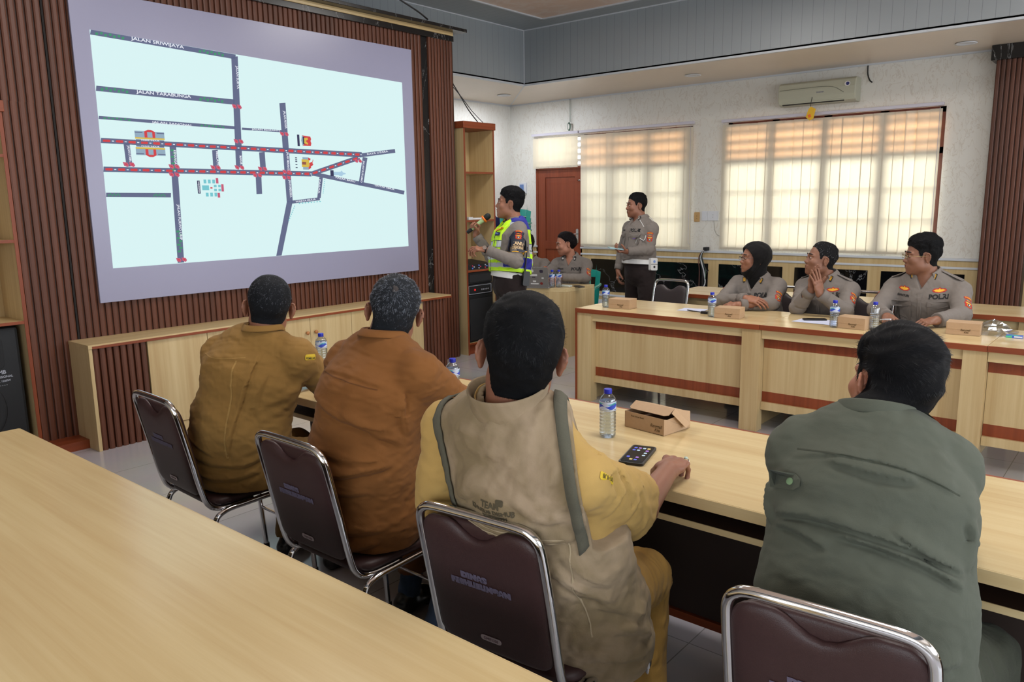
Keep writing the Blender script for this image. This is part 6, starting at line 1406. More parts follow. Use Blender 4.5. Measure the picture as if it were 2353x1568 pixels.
def presenter():
    s = Person('officer in a lime and blue reflective vest standing and speaking into a microphone', (-4.26, 5.02, 0), 'a', h=0.004)
    a = 149.6
    s.pose((-4.255, 5.03, 0.95), (-4.262, 5.12, 1.415), a, (-4.309, 5.105, 1.575), (-0.74, -0.66, 0.13), sh=0.175, hs=1.06, drop=0.07, sitting=False,
           nr=0.03, dims=dict(cw=0.165, cd=0.125, ww=0.165, wd=0.145, pw=0.165, pd=0.14, arm=0.046, fore=0.038), sl=(-4.150, 5.02, 1.345), sr=(-4.41, 5.185, 1.345), bow=-0.02,
           el=(-4.065, 4.885, 1.115), wl=(-4.262, 4.745, 1.215), er=(-4.545, 5.13, 1.115), wr=(-4.645, 5.04, 1.315))
    s.body(handL=dict(side=-1, n=(-0.35, 0.1, -0.9), d=(-0.75, -0.55, 0.12), curl=((0.2, 0.6, 0.4), (0.5, 0.8, 0.5), (0.7, 0.9, 0.6), (0.8, 1.0, 0.6)), thumb=(0.6, 0.3)),
           handR=dict(side=1, n=(-0.1, -0.9, 0.05), d=(0.12, 0.05, 1.0), curl=((1.1, 1.2, 0.9),)*4, thumb=(0.9, 0.7)))
    uniform(s, 51, tucked=False); u, l, f_ = s.up, s.lat, s.fr
    bvs = s.bvh()
    # dark blue arm band with the lettering and shield on the left sleeve
    S_, E_ = s.SL, s.EL; ax = nrm_(E_-S_); n = nrm_(-s.lat*0.9+s.fr*0.15+V3(0.2, -0.4, 0)); n = nrm_(n-ax*(n@ax)); x = np.cross(-ax, n)
    g = MB(); P_ = [(-0.075, 0.04), (-0.045, 0.075), (0, 0.088), (0.045, 0.075), (0.075, 0.04), (0.080, -0.10), (0.0, -0.112), (-0.080, -0.10)]
    grid_poly(g, P_, 0, 0.002, 8)
    for i in range(9): a0, a1 = -0.080+i*0.0178, -0.080+(i+1)*0.0178; grid_poly(g, [(a0, -0.096-0.01*(1-abs(a0)/0.08)), (a1, -0.096-0.01*(1-abs(a1)/0.08)), (a1, -0.102-0.01*(1-abs(a1)/0.08)), (a0, -0.102-0.01*(1-abs(a0)/0.08))], 1, 0.003, 1)
    grid_poly(g, [(-0.078, -0.016), (0.078, -0.016), (0.080, -0.090), (-0.080, -0.090)], 3, 0.0025, 8)
    letters(g, 'KANIT', 0.050, (0, -0.032), 2, 0.0038, 0.03, 0.70, 0.85); letters(g, 'TURJAGWALI', 0.042, (0, -0.070), 2, 0.0038, 0.02, 0.44, 0.95)
    decal(s.root, bvs, g, frame(S_+ax*0.11+n*0.10, x, -ax), [plain('armband_navy', (26,30,48), 0.6), PB[1], plain('armband_letters', (214,184,140), 0.6), plain('armband_brown', (66,48,40), 0.7)], 'arm_band', off=0.003, depth=0.14, lim=0.12)
    g2 = shield_geo('left'); g2.v = [(v[0]*0.95, v[1]*0.8, v[2]) for v in g2.v]; decal(s.root, bvs, g2, frame(S_+ax*0.065+n*0.10, x, -ax), PB, 'shoulder_patch', off=0.0075, depth=0.14, lim=0.12)
    # reflective vest
    LIME = plain('lime_vest', (190,240,24), 0.6, bump=0.2, bscale=60, emit=None); SIL = plain('reflective_silver', (176,182,188), 0.4); NAV = plain('vest_blue', (30,34,140), 0.6); BLKP = plain('vest_piping', (24,26,24), 0.6)
    hR = s.SR-l*0.030; hL = s.SL+l*0.030; g_ = 0.030
    pv = s.torso(g_)[:3]+[cone(s.N-u*0.06, s.SR, 0.082, 0.066, k=0.05), cone(s.N-u*0.06, s.SL, 0.082, 0.066, k=0.05), cone(s.P, s.P-u*0.02, (s.d['pw']+g_, s.d['pd']+g_), (s.d['pw']+g_, s.d['pd']+g_), lat=l, k=0.04)]
    cut0 = s.cutter(neck=0.072, front_v=(0.12, 1.3)); L_ = np.linalg.norm(s.N-s.P)
    def vc(P, D):
        for c_, n_, ax_ in ((hR, l, nrm_(s.ER-s.SR)), (hL, -l, nrm_(s.EL-s.SL))):
            q = P-c_; D = np.maximum(D, np.where(q@u > -0.20, q@n_, -1))
        D = np.maximum(D, (s.P+u*0.055-P)@u); return cut0(P, D)
    def mf(P):
        q = P-s.P; x_ = q@l; y_ = q@f_; z_ = (q@u)/L_; m = np.zeros(len(P), int); az = np.arctan2(y_, -x_)   # 0 = wearer's left side
        m[(z_ < 0.36) & (z_ > 0.29)] = 1; m[(z_ < 0.24) & (z_ > 0.17)] = 1
        m[(z_ < 0.36) & (z_ > 0.18) & (az > -0.9) & (az < 0.75)] = 2; m[(z_ > 0.84) & (y_ < 0.05)] = 2; m[(z_ > 0.90) & (y_ < 0.075)] = 2; m[(z_ > 0.84) & (y_ >= 0.05) & (z_ < 0.93) & (y_ < 0.085)] = 1
        m[(z_ > 0.50) & (z_ < 0.60) & (np.abs(x_) > 0.04) & (y_ > 0)] = 1; m[(z_ > 0.45) & (z_ < 0.60) & (y_ < -0.02)] = 1
        m[(np.abs(z_-0.495) < 0.006)] = 3; m[(np.abs(x_) < 0.006) & (y_ > 0)] = 3; m[np.abs(z_-0.605) < 0.005] = 3
        return m
    s.garment('reflective_vest', pv, [LIME, SIL, NAV, BLKP], [([tuple(front(s, -0.10, 0.5)), tuple(front(s, -0.12, 0.36)), tuple(front(s, -0.08, 0.26))], 0.008, 0.014), ([tuple(front(s, 0.10, 0.45)), tuple(front(s, 0.06, 0.36)), tuple(front(s, 0.1, 0.28))], 0.008, 0.014)], 0.005, 0.06, cuts=vc, h=0.005, seed=52, matfn=mf)
    bv = s.bvh(); g = MB(); grid_poly(g, round_rect(0.075, 0.030, 0.006, 2), 0, 0.002); grid_poly(g, round_rect(0.055, 0.016, 0.004, 2), 1, 0.003); decal(s.root, bv, g, frame(front(s, -0.075, 0.73, 0.12), -l, u*0.95-l*0.2), [PB[2], plain('tag_blue', (90,110,180), 0.5)], 'name_tag', depth=0.2)
    g = MB(); grid_poly(g, [(-0.05, -0.008), (0.05, -0.004), (0.055, 0.006), (0.0, 0.018), (-0.05, 0.012)], 0, 0.002); decal(s.root, bv, g, frame(front(s, -0.075, 0.81, 0.12), -l*0.9+u*0.3, u), [plain('badge_orange', (226,150,40), 0.6)], 'vest_badge', depth=0.2)
    s.collar(UNI, w=0.068, d=0.074, h=0.030, flare=0.006, fold=0.028, gap=1.2); collar_tabs(s, 3)
    belt(s, WHB, 0.040, 0.050, 0.020); uni_trousers(s, True)
    # hand radio on the belt, watch on the wrist
    b = np.array(s.root.location); c = s.P-l*(s.d['pw']+0.045)+u*0.03-f_*0.06
    m = MB(); fr = frame(c-b, f_, u); m.prism(round_rect(0.055, 0.12, 0.01), -0.02, 0.02, 0, fr @ tr(0, 0, 0)); m.tube([fr @ Vector((0.012, 0.06, 0)), fr @ Vector((0.012, 0.075, 0)), fr @ Vector((0.010, 0.26, 0))], [0.008, 0.007, 0.005], 8); m.box(-0.018, -0.02, 0.02, 0.018, 0.02, 0.022, 1, fr)
    ra = m.build('belt_radio', [plain('radio_black', (22,24,28), 0.45), plain('radio_screen', (60,64,90), 0.3)], s.root, bevel=0.003)
    d = nrm_(s.WL-s.EL); m = MB(); m.tube([tuple(s.WL-d*0.004-b), tuple(s.WL+d*0.012-b)], 0.031, 18); m.prism([(0.017*math.cos(a*PI/10), 0.017*math.sin(a*PI/10)) for a in range(20)], 0, 0.010, 1, frame(s.WL+d*0.004+V3(0.25, -0.8, 0.5)*0.030-b, d, np.cross(V3(0.25, -0.8, 0.5), d))); m.build('wrist_watch', [PB[4], CHROME], s.root)
    make_hair(s.root, s.H, s.ax, s.hs, s.hp+s.neckp, **{**SHORT, 'top': 0.024, 'thick': 0.004, 'fade': 0.12}, seed=61, hl=[(-0.12, -0.055), (-0.05, -0.050), (-0.03, -0.035), (-0.020, -0.010), (-0.016, 0.030), (0.004, 0.036), (0.014, 0.030), (0.022, 0.004), (0.034, 0.008), (0.042, 0.040), (0.075, 0.068), (0.12, 0.070)])
    return s
def laptop_woman():
    s = Person('policewoman with hair in a bun seated at the laptop', (-5.04, 7.02, 0), 'd', h=0.004)
    s.pose((-5.03, 7.06, 0.56), (-5.022, 6.975, 0.975), 195, (-5.056, 6.920, 1.135), (-0.58, -0.78, -0.18), sh=0.165, hs=1.0, drop=0.065,
           nr=0.03, dims=dict(cw=0.165, cd=0.12, ww=0.155, wd=0.12, pw=0.17, pd=0.13, arm=0.046, fore=0.036), el=(-4.775, 6.90, 0.775), wl=(-4.93, 6.66, 0.80), er=(-5.26, 6.80, 0.775), wr=(-5.03, 6.64, 0.785), kl=(-4.93, 6.72, 0.50), kr=(-5.10, 6.70, 0.5), al=(-4.93, 6.95, 0.09), ar=(-5.1, 6.95, 0.09))
    s.body(handL=dict(side=-1, n=(0.0, 0, -1), d=(-0.85, -0.4, -0.05), curl=FLAT), handR=dict(side=1, n=(0, 0, -1), d=(0.5, -0.5, 0), curl=FLAT), neck=0.050)
    uniform(s, 71); bv = s.bvh(); chest(s, bv, 'SUSANTI', (0, 0)); arm_badge(s, bv, -1, 'left'); arm_badge(s, bv, 1, 'right'); s.collar(UNI, w=0.066, d=0.070, h=0.028, flare=0.008, fold=0.030, gap=1.3); collar_tabs(s, 2, mat=3)
    uni_trousers(s); r_, f_, u_ = s.ax
    make_hair(s.root, s.H, s.ax, s.hs, s.hp+s.neckp[:1]+[ell(s.H-f_*0.125-u_*0.030, (0.042, 0.040, 0.042), k=0.012), ell(s.H-f_*0.06+u_*0.01, (0.074, 0.06, 0.075), k=0.02)], thick=0.007, top=0.006, color=(20,16,18), n=4000, length=0.02, width=0.0014, lift=0.05, fade=0.03, seed=72,
              hl=[(-0.3, -0.066), (-0.05, -0.064), (-0.035, -0.050), (-0.022, 0.0), (-0.016, 0.026), (0.004, 0.030), (0.014, 0.028), (0.026, 0.040), (0.040, 0.066), (0.055, 0.082), (0.075, 0.094), (0.12, 0.1)])
    return s
def standing_officer():
    s = Person('policeman with a white belt standing before the blinds, holding a phone', (-4.17, 6.99, 0), 'b', h=0.004)
    s.pose((-4.165, 7.00, 0.90), (-4.195, 7.045, 1.385), 160, (-4.238, 7.03, 1.535), (-0.60, -0.80, 0.0), sh=0.175, hs=1.0, drop=0.075, sitting=False,
           nr=0.035, dims=dict(cw=0.165, cd=0.125, ww=0.165, wd=0.15, pw=0.165, pd=0.145, arm=0.048, fore=0.038), bow=-0.03, el=(-4.015, 6.92, 1.10), wl=(-4.155, 6.715, 1.09), er=(-4.42, 7.06, 1.07), wr=(-4.425, 6.99, 0.87))
    s.body(handL=dict(side=-1, n=(0.0, 0.0, 1.0), d=(-0.55, -0.75, 0.05), curl=((0.7, 0.8, 0.5),)*4, thumb=(1.0, 0.6)), handR=dict(side=1, n=(0.6, 0.5, -0.1), d=(0.0, -0.1, -1), curl=((0.5, 0.6, 0.5),)*4), fat=1.0)
    uniform(s, 81, tucked=False); bv = s.bvh(); chest(s, bv, 'SIMBOLON', (0, 0)); arm_badge(s, bv, -1, 'left', 0.10); arm_badge(s, bv, 1, 'right', 0.10); s.collar(UNI, w=0.068, d=0.074, h=0.030, flare=0.006, fold=0.028, gap=1.2); collar_tabs(s, 2, mat=3)
    g = MB(); grid_poly(g, [(-0.022, 0.010), (0, 0.004), (0.022, 0.010), (0.016, -0.008), (0, -0.016), (-0.016, -0.008)], 0, 0.001, 3); decal(s.root, bv, g, frame(front(s, -0.09, 0.60, 0.12), -s.lat, s.up), [plain('badge_violet', (150,120,200), 0.5)], 'chest_badge', depth=0.16)
    uni_trousers(s, True); _, c, w, d_ = belt(s, WHB, 0.075, 0.048, 0.026); b = np.array(s.root.location)
    m = MB(); a = c-s.lat*(w+0.004)-s.fr*0.01-s.up*0.02; fr = frame(a-b, -s.fr*1.0, s.up); M2 = Matrix(fr); m.prism(round_rect(0.085, 0.125, 0.012), -0.01, 0.028, 0, M2); m.box(-0.044, -0.004, 0.028, 0.044, 0.0, 0.030, 1, M2); m.prism([(0.014*math.cos(k*PI/8), 0.026+0.014*math.sin(k*PI/8)) for k in range(16)], 0.028, 0.031, 2, M2); m.prism([(0.012*math.cos(k*PI/6), -0.028+0.012*math.sin(k*PI/6)) for k in range(12)], 0.028, 0.031, 1, M2)
    m.build('belt_pouch', [WHB, PB[4], plain('crest_blue', (110,140,200), 0.5)], s.root)
    # white cord looping under the arm from the shoulder
    m = MB(); S_ = s.SL; pts = [s.N-s.lat*0.10+s.fr*0.09-s.up*0.03, S_+s.fr*0.075-s.up*0.03, S_+s.fr*0.095-s.up*0.12, front(s, -0.13, 0.60, 0.13), front(s, -0.11, 0.50, 0.145), front(s, -0.135, 0.44, 0.12)]
    m.tube(smooth_path([tuple(p-b) for p in pts], 6), 0.0035, 8); m.build('lanyard', WHB, s.root)
    m = MB(); pts = [s.N-s.lat*0.10-s.fr*0.05, S_-s.lat*0.02-s.fr*0.03+s.up*0.055, S_-s.lat*0.05-s.fr*0.05+s.up*0.01]; m.tube(smooth_path([tuple(p-b) for p in pts], 6), 0.004, 8); m.build('lanyard', WHB, s.root)
    make_hair(s.root, s.H, s.ax, s.hs, s.hp+s.neckp, **SHORT, seed=82, hl=[(-0.12, -0.06), (-0.05, -0.055), (-0.03, -0.04), (-0.020, -0.014), (-0.016, 0.030), (0.004, 0.036), (0.014, 0.030), (0.022, 0.006), (0.034, 0.010), (0.042, 0.044), (0.075, 0.074), (0.12, 0.078)])
    return s
def scarf_woman():
    s = Person('policewoman wearing a black headscarf seated with folded arms', (-2.47, 6.02, 0), 'a', h=0.004)
    s.pose((-2.47, 6.04, 0.56), (-2.485, 5.965, 0.985), 176, (-2.503, 5.950, 1.125), (-0.72, -0.69, 0.05), sh=0.165, hs=1.03, drop=0.065,
           dims=dict(cw=0.165, cd=0.125, ww=0.16, wd=0.13, pw=0.175, pd=0.13, arm=0.046, fore=0.037), el=(-2.285, 5.80, 0.80), wl=(-2.47, 5.61, 0.800), er=(-2.69, 5.77, 0.80), wr=(-2.435, 5.665, 0.845), al=(-2.4, 5.85, .09), ar=(-2.55, 5.85, .09), kl=(-2.38, 5.7, .5), kr=(-2.56, 5.7, .5))
    s.body(handL=dict(side=-1, n=(0, 0.3, -0.9), d=(-0.95, 0.05, -0.05), curl=FLAT), handR=dict(side=1, n=(0, 0.5, -0.9), d=(0.95, 0.05, -0.12), curl=FLAT), neck=0.050)
    uniform(s, 91); bv = s.bvh(); chest(s, bv, 'GUST', (0, 0)); arm_badge(s, bv, -1, 'left'); arm_badge(s, bv, 1, 'right'); s.collar(UNI, w=0.078, d=0.080, h=0.030, flare=0.012, fold=0.036, gap=1.5); collar_tabs(s, 3)
    g = MB(); grid_poly(g, round_rect(0.04, 0.05, 0.004, 2), 0, 0.001); grid_poly(g, [(0, 0.018), (0.010, 0.0), (0.006, -0.016), (-0.006, -0.016), (-0.010, 0.0)], 1, 0.002, 3); decal(s.root, bv, g, frame(front(s, 0.085, 0.64, 0.12), -s.lat, s.up), [fabric('badge_cloth', (90,84,76)), PB[1]], 'chest_badge', off=0.006, depth=0.16)
    uni_trousers(s); r_, f_, u_ = s.ax; k = s.hs
    def p(x, y, z): return s.H+k*(r_*x+f_*y+u_*z)
    pr = [ell(p(0, -0.012, 0.030), V3(0.110, 0.118, 0.108)*k, X=r_, Y=f_, k=0.02), ell(p(0, 0.02, -0.05), V3(0.086, 0.095, 0.088)*k, X=r_, Y=f_, k=0.03), cone(p(0, -0.01, -0.07), s.N-s.up*0.02, 0.080, 0.078, k=0.04), cone(s.N-s.up*0.0+s.fr*0.01, front(s, 0, 0.82, 0.055), (0.066, 0.05), (0.03, 0.03), lat=s.lat, k=0.03)]
    def face(P, D):
        return np.maximum(D, -ell(p(0, 0.118, -0.010), V3(0.125, 0.108, 0.098)*k, X=r_, Y=f_).dist(P))
    fo = [([tuple(p(0.09, 0.05, -0.02)), tuple(p(0.07, 0.07, -0.09)), tuple(p(0.0, 0.07, -0.14))], 0.006, 0.010), ([tuple(p(0.10, 0.0, -0.04)), tuple(p(0.08, 0.04, -0.11)), tuple(p(0.0, 0.07, -0.17))], 0.006, 0.010), ([tuple(p(-0.09, 0.05, -0.02)), tuple(p(-0.07, 0.07, -0.09)), tuple(p(0.0, 0.07, -0.14))], 0.006, 0.010), ([tuple(p(-0.10, -0.02, 0.0)), tuple(p(-0.09, 0.03, -0.09)), tuple(p(-0.03, 0.06, -0.16))], 0.006, 0.010)]
    s.garment('headscarf', pr, fabric('black_scarf', (15,14,15), var=0.05), fo, 0.0025, 0.05, cuts=face, h=0.005, seed=92)
    spectacles(s, plain('thin_frame', (120,110,110), 0.3, 0.8)); return s
def hands_up_officer():
    s = Person('policeman with short grey hair holding his palms together before his face', (-1.945, 6.05, 0), 'e', h=0.004)
    s.pose((-1.945, 6.06, 0.56), (-1.957, 5.99, 0.990), 172, (-1.992, 5.955, 1.135), (-0.78, -0.60, 0.16), sh=0.175, hs=1.05, drop=0.07,
           nr=0.035, dims=dict(cw=0.175, cd=0.125, ww=0.17, wd=0.13, pw=0.18, pd=0.135, arm=0.048, fore=0.040), el=(-1.735, 5.74, 0.795), er=(-2.065, 5.72, 0.795), wl=(-1.878, 5.625, 0.925), wr=(-1.945, 5.655, 0.945), kl=(-1.85, 5.70, .5), kr=(-2.04, 5.70, .5), al=(-1.85, 5.9, .09), ar=(-2.05, 5.9, .09))
    s.body(handL=dict(side=-1, n=(-0.85, 0.35, 0.35), d=(-0.22, -0.05, 0.97), curl=((0.05, 0.08, 0.05), (0.08, 0.1, 0.05), (0.12, 0.15, 0.1), (0.2, 0.2, 0.1)), spread=0.8), handR=dict(side=1, n=(0.85, -0.35, 0.1), d=(0.06, -0.08, 0.99), curl=((0.15, 0.2, 0.1),)*4))
    uniform(s, 101); bv = s.bvh(); chest(s, bv, 'SIAHAAN', (1, 0)); arm_badge(s, bv, -1, 'left'); arm_badge(s, bv, 1, 'right'); epaulettes(s, bv); s.collar(UNI, w=0.070, d=0.076, h=0.030, flare=0.008, fold=0.032, gap=1.3); collar_tabs(s, 3); uni_trousers(s)
    make_hair(s.root, s.H, s.ax, s.hs, s.hp+s.neckp, **{**SHORT, 'thick': 0.005, 'top': 0.007, 'length': 0.007}, grey=0.25, seed=102, hl=[(-0.12, -0.06), (-0.05, -0.055), (-0.03, -0.04), (-0.020, -0.014), (-0.016, 0.030), (0.004, 0.036), (0.014, 0.030), (0.022, 0.006), (0.034, 0.010), (0.042, 0.05), (0.06, 0.078), (0.075, 0.092), (0.12, 0.1)])
    return s
def glasses_officer():
    s = Person('large policeman wearing glasses seated at the far right', (-1.27, 6.05, 0), 'e', h=0.004)
    s.pose((-1.265, 6.07, 0.56), (-1.275, 5.985, 1.035), 176, (-1.308, 5.955, 1.185), (-0.86, -0.50, -0.02), sh=0.205, hs=1.08, drop=0.08,
           nr=0.04, dims=dict(cw=0.20, cd=0.14, ww=0.195, wd=0.15, pw=0.195, pd=0.145, arm=0.055, fore=0.044), el=(-1.015, 5.82, 0.815), er=(-1.535, 5.80, 0.815), wl=(-1.115, 5.585, 0.800), wr=(-1.405, 5.56, 0.80), kl=(-1.15, 5.70, .5), kr=(-1.38, 5.70, .5), al=(-1.15, 5.9, .09), ar=(-1.38, 5.9, .09))
    s.body(handL=dict(side=-1, n=(-0.3, 0.1, -0.95), d=(-0.65, -0.75, -0.10), curl=((0.5, 0.7, 0.4),)*4, thumb=(0.8, 0.4)), handR=dict(side=1, n=(0.4, 0.1, -0.9), d=(0.35, -0.9, -0.12), curl=((0.6, 0.8, 0.5),)*4, thumb=(0.9, 0.5)), fat=0.8, neck=0.064)
    uniform(s, 111); bv = s.bvh(); chest(s, bv, 'SIANTURI', (1, 1)); arm_badge(s, bv, -1, 'left'); arm_badge(s, bv, 1, 'right'); epaulettes(s, bv); s.collar(UNI, w=0.078, d=0.084, h=0.030, flare=0.010, fold=0.034, gap=1.4); collar_tabs(s, 3); uni_trousers(s)
    make_hair(s.root, s.H, s.ax, s.hs, s.hp+s.neckp, **{**SHORT, 'top': 0.022, 'thick': 0.010}, seed=112, hl=[(-0.12, -0.065), (-0.05, -0.06), (-0.03, -0.045), (-0.020, -0.016), (-0.016, 0.028), (0.004, 0.034), (0.014, 0.028), (0.022, -0.002), (0.034, 0.002), (0.042, 0.040), (0.075, 0.070), (0.12, 0.074)])
    spectacles(s, plain('gold_frame', (170,150,110), 0.25, 0.9)); return s
def hidden_officer():
    s = Person('seated policeman almost hidden behind the officer in the lime vest', (-5.30, 6.93, 0), 'b', h=0.006)
    k = 1.10
    s.pose((-5.50, 6.95, 0.55), (-5.52, 6.88, 0.96), 190, (-5.55, 6.83, 1.11), (-0.3, -0.95, 0), sh=0.17, hs=1.0, drop=0.06, el=(-5.27, 6.80, 0.73), er=(-5.75, 6.78, 0.73), wl=(-5.36, 6.66, 0.76), wr=(-5.6, 6.62, 0.76))
    s.body(handL=dict(side=-1, n=(0, 0, -1)), handR=dict(side=1, n=(0, 0, -1))); uniform(s, 121, h=0.008); bv = s.bvh(); arm_badge(s, bv, -1, 'left', 0.12); s.collar(UNI, w=0.068, d=0.074, h=0.030, flare=0.006, fold=0.028, gap=1.2)
    def tc(P, D): return np.maximum(np.maximum(D, -(P[:, 2]-0.07)), P[:, 2]-(s.P[2]+0.07))
    uni_trousers(s, h=0.010); make_hair(s.root, s.H, s.ax, s.hs, s.hp+s.neckp, **{**SHORT, 'n': 1500}, seed=122, h=0.006); return s
# ================================================================= THINGS ON THE DESKS
PET = clear_glass('clear_plastic', (236,242,248), 0.10); PETL = clear_glass('clear_label_film', (180,206,240), 0.08)
CAP = plain('blue_cap', (24,40,176), 0.35); LBL = plain('label_blue', (40,70,190), 0.4); LBW = plain('label_white', (196,206,232), 0.4); LBT = plain('label_teal', (90,180,190), 0.4)
def water_mat():
    m = bpy.data.materials.new('bottle_water'); m.use_nodes = True; nt = m.node_tree; nt.nodes.remove(nt.nodes['Principled BSDF']); out = nt.nodes['Material Output']
    t = nt.nodes.new('ShaderNodeBsdfTransparent'); t.inputs[0].default_value = (0.93, 0.96, 0.99, 1); g = nt.nodes.new('ShaderNodeBsdfRefraction'); g.inputs['IOR'].default_value = 1.2; g.inputs['Roughness'].default_value = 0.02; g.inputs[0].default_value = (0.9, 0.94, 0.97, 1)
    mx = nt.nodes.new('ShaderNodeMixShader'); mx.inputs[0].default_value = 0.45; nt.links.new(t.outputs[0], mx.inputs[1]); nt.links.new(g.outputs[0], mx.inputs[2]); nt.links.new(mx.outputs[0], out.inputs[0]); return m
WAT = water_mat()
def make_bottle(loc, label, group=None, k=1.0, h=0.178, lab=True, level=0.105):
    root = thing('water_bottle', loc, label, 'bottle', group)
    r = 0.030*k; b = []
    prof = [(0.004, 0.006), (r*0.80, 0.0), (r*0.96, 0.006)]
    for i in range(1, 8): z = 0.006+i*0.0125; prof += [(r, z-0.004), (r*0.945, z), (r, z+0.004)]
    prof += [(r*1.0, 0.100), (r*1.03, 0.104), (r*1.0, 0.108), (r*1.0, 0.134), (r*0.90, 0.146), (r*0.60, 0.156), (r*0.42, 0.161), (r*0.40, 0.166)]
    m = MB(); m.lathe([(a, z*h/0.178) for a, z in prof], 24); m.build('bottle_body', PET, root)
    m = MB(); m.lathe([(a*0.95, min(z, level)*h/0.178+0.0008) for a, z in prof if z < level]+[(0.0, level*h/0.178)], 24); m.build('water', WAT, root)
    m = MB(); kz = h/0.178; m.lathe([(r*0.44, 0.160*kz), (r*0.49, 0.161*kz), (r*0.49, 0.176*kz), (r*0.44, 0.178*kz), (0.0, 0.178*kz)], 20); m.build('cap', CAP, root, bevel=0.0005)
    if lab:
        m = MB(); n = 48; R = r*1.012
        for i in range(n):
            a0, a1 = 2*PI*i/n, 2*PI*(i+1)/n
            def band(z0a, z1a, z0b, z1b, mat, rr=R): m.add([(rr*math.cos(a0), rr*math.sin(a0), z0a*kz), (rr*math.cos(a1), rr*math.sin(a1), z0b*kz), (rr*math.cos(a1), rr*math.sin(a1), z1b*kz), (rr*math.cos(a0), rr*math.sin(a0), z1a*kz)], [(0, 1, 2, 3)], mat, None, True)
            w = lambda a: 0.006*math.sin(3*a)
            band(0.106, 0.134, 0.106, 0.134, 0); band(0.112+w(a0), 0.122+w(a0+0.6), 0.112+w(a1), 0.122+w(a1+0.6), 1, R*1.006); band(0.124+w(a0)*0.5, 0.128+w(a0+0.5)*0.5, 0.124+w(a1)*0.5, 0.128+w(a1+0.5)*0.5, 2, R*1.006); band(0.101, 0.104, 0.101, 0.104, 0, R*1.006)
        m.build('label_sleeve', [LBW, LBL, LBT], root)
    return root
TZ = 0.7535
BG = 'small water bottles with blue caps'
b0 = make_bottle((-1.498, 2.307, TZ), 'small water bottle with blue cap beside the open cardboard box', BG)
def bottle(x, y, z, rz, label, k=1.0):
    o = copy_tree(b0); o.location = (x, y, z); o.rotation_euler = (0, 0, rz); o['label'] = label; o.scale = (k, k, k); return o
bottle(-2.344, 2.374, TZ, 1.0, 'small water bottle in front of the man in the orange brown shirt')
bottle(-3.379, 2.444, TZ, 2.0, 'small water bottle in front of the man in the mustard shirt')
bottle(-3.423, 5.231, TZ, 0.5, 'small water bottle at the left end of the far desk')
bottle(-2.503, 5.222, TZ, 1.5, 'small water bottle in front of the woman in the headscarf')
bottle(-1.644, 5.240, TZ, 2.5, 'small water bottle in front of the officer with raised palms')
bottle(-4.835, 6.385, 0.7225, 0.8, 'left one of two small water bottles beside the laptop'); bottle(-4.782, 6.43, 0.7225, 1.8, 'right one of two small water bottles beside the laptop')
make_bottle((-1.412, 5.30, TZ), 'half empty water bottle without wrapper near the officer in glasses', None, lab=False, level=0.07)
# ---- cardboard snack boxes
KR = plain('kraft_board', (178,148,116), 0.75, noise=0.06, scale=80, bump=0.1); KRI = plain('kraft_inside', (96,68,46), 0.8); INK = plain('brown_ink', (92,70,38), 0.7)
def box_lettering(root, M, k=1.0, more=False):
    m = MB(); vs, fs = text_geo('Renggali', 0.016*k, 0.0003, 0, 'CENTER', 0.35); m.add([(v[0], v[1]*1.1, 0) for v in vs], fs, 0, M); vs, fs = text_geo('Kita', 0.015*k, 0.0003, 0, 'CENTER', 0.35); m.add([(v[0]+0.006, v[1]-0.014*k, 0) for v in vs], fs, 0, M)
    if more:
        vs, fs = text_geo('Roti & Kue Basah', 0.0085, 0.0002, 0); m.add([(v[0]-0.085, v[1]+0.018, 0) for v in vs], fs, 0, M)
        for dx, t in ((-0.06, 'Jl. Merdeka, Balige'), (0.01, 'Telp. 0812 6300 000')): vs, fs = text_geo(t, 0.0075, 0.0001, 0); m.add([(v[0]+dx-0.01, v[1]-0.030, 0) for v in vs], fs, 0, M)
    m.build('lettering', INK, root, fix=False)
def closed_box(loc, rz, label, group='closed cardboard snack boxes', w=0.185, d=0.13, h=0.075, lean=0.0):
    root = thing('snack_box', loc, label, 'box', group, rz)
    m = MB(); m.box(-w/2, -d/2, 0, w/2, d/2, h-0.002, 0); m.build('tray', KR, root, bevel=0.0015)
    m = MB(); m.box(-w/2-0.001, -d/2-0.001, h-0.002, w/2+0.001, d/2+0.001, h, 0); m.box(-w/2+0.004, -d/2-0.0022, h*0.45, w/2-0.004, -d/2-0.0008, h, 0); m.build('lid', KR, root, bevel=0.0006)
    box_lettering(root, tr(0.012, -d/2-0.003, h*0.42) @ rot('X', PI/2), 1.0); return root
closed_box((-3.285, 5.262, TZ), math.radians(5), 'cardboard snack box at the left end of the far desk')
closed_box((-2.385, 5.262, TZ), math.radians(8), 'cardboard snack box in front of the woman in the headscarf')
closed_box((-1.530, 5.285, TZ), math.radians(-6), 'cardboard snack box between the two water bottles on the far desk')
closed_box((-0.925, 5.435, TZ), math.radians(4), 'cardboard snack box at the right, in front of the officer in glasses')
root = thing('snack_box', (-1.415, 2.52, TZ), 'open cardboard snack box with raised lid beside the water bottle', 'box', None, math.radians(-8))
w, d_, h = 0.182, 0.16, 0.062
m = MB(); t = 0.0012
m.box(-w/2, -d_/2, 0, w/2, d_/2, t, 0)
m.box(-w/2, -d_/2, 0, w/2, -d_/2+t, h, 0); m.box(-w/2, d_/2-t, 0, w/2, d_/2, h, 0); m.box(-w/2, -d_/2, 0, -w/2+t, d_/2, h, 0)
m.add([(w/2, -d_/2, 0), (w/2, d_/2, 0), (w/2, d_/2, h), (w/2, d_/2-0.03, h), (w/2-0.002, -d_/2+0.02, h*0.92), (w/2, -d_/2, h)], [(0, 1, 2, 3, 4, 5)], 0); m.box(-w/2+t, -d_/2+t, 0.030, w/2-t, d_/2-t, 0.032, 1); m.build('tray', [KR, KRI], root)
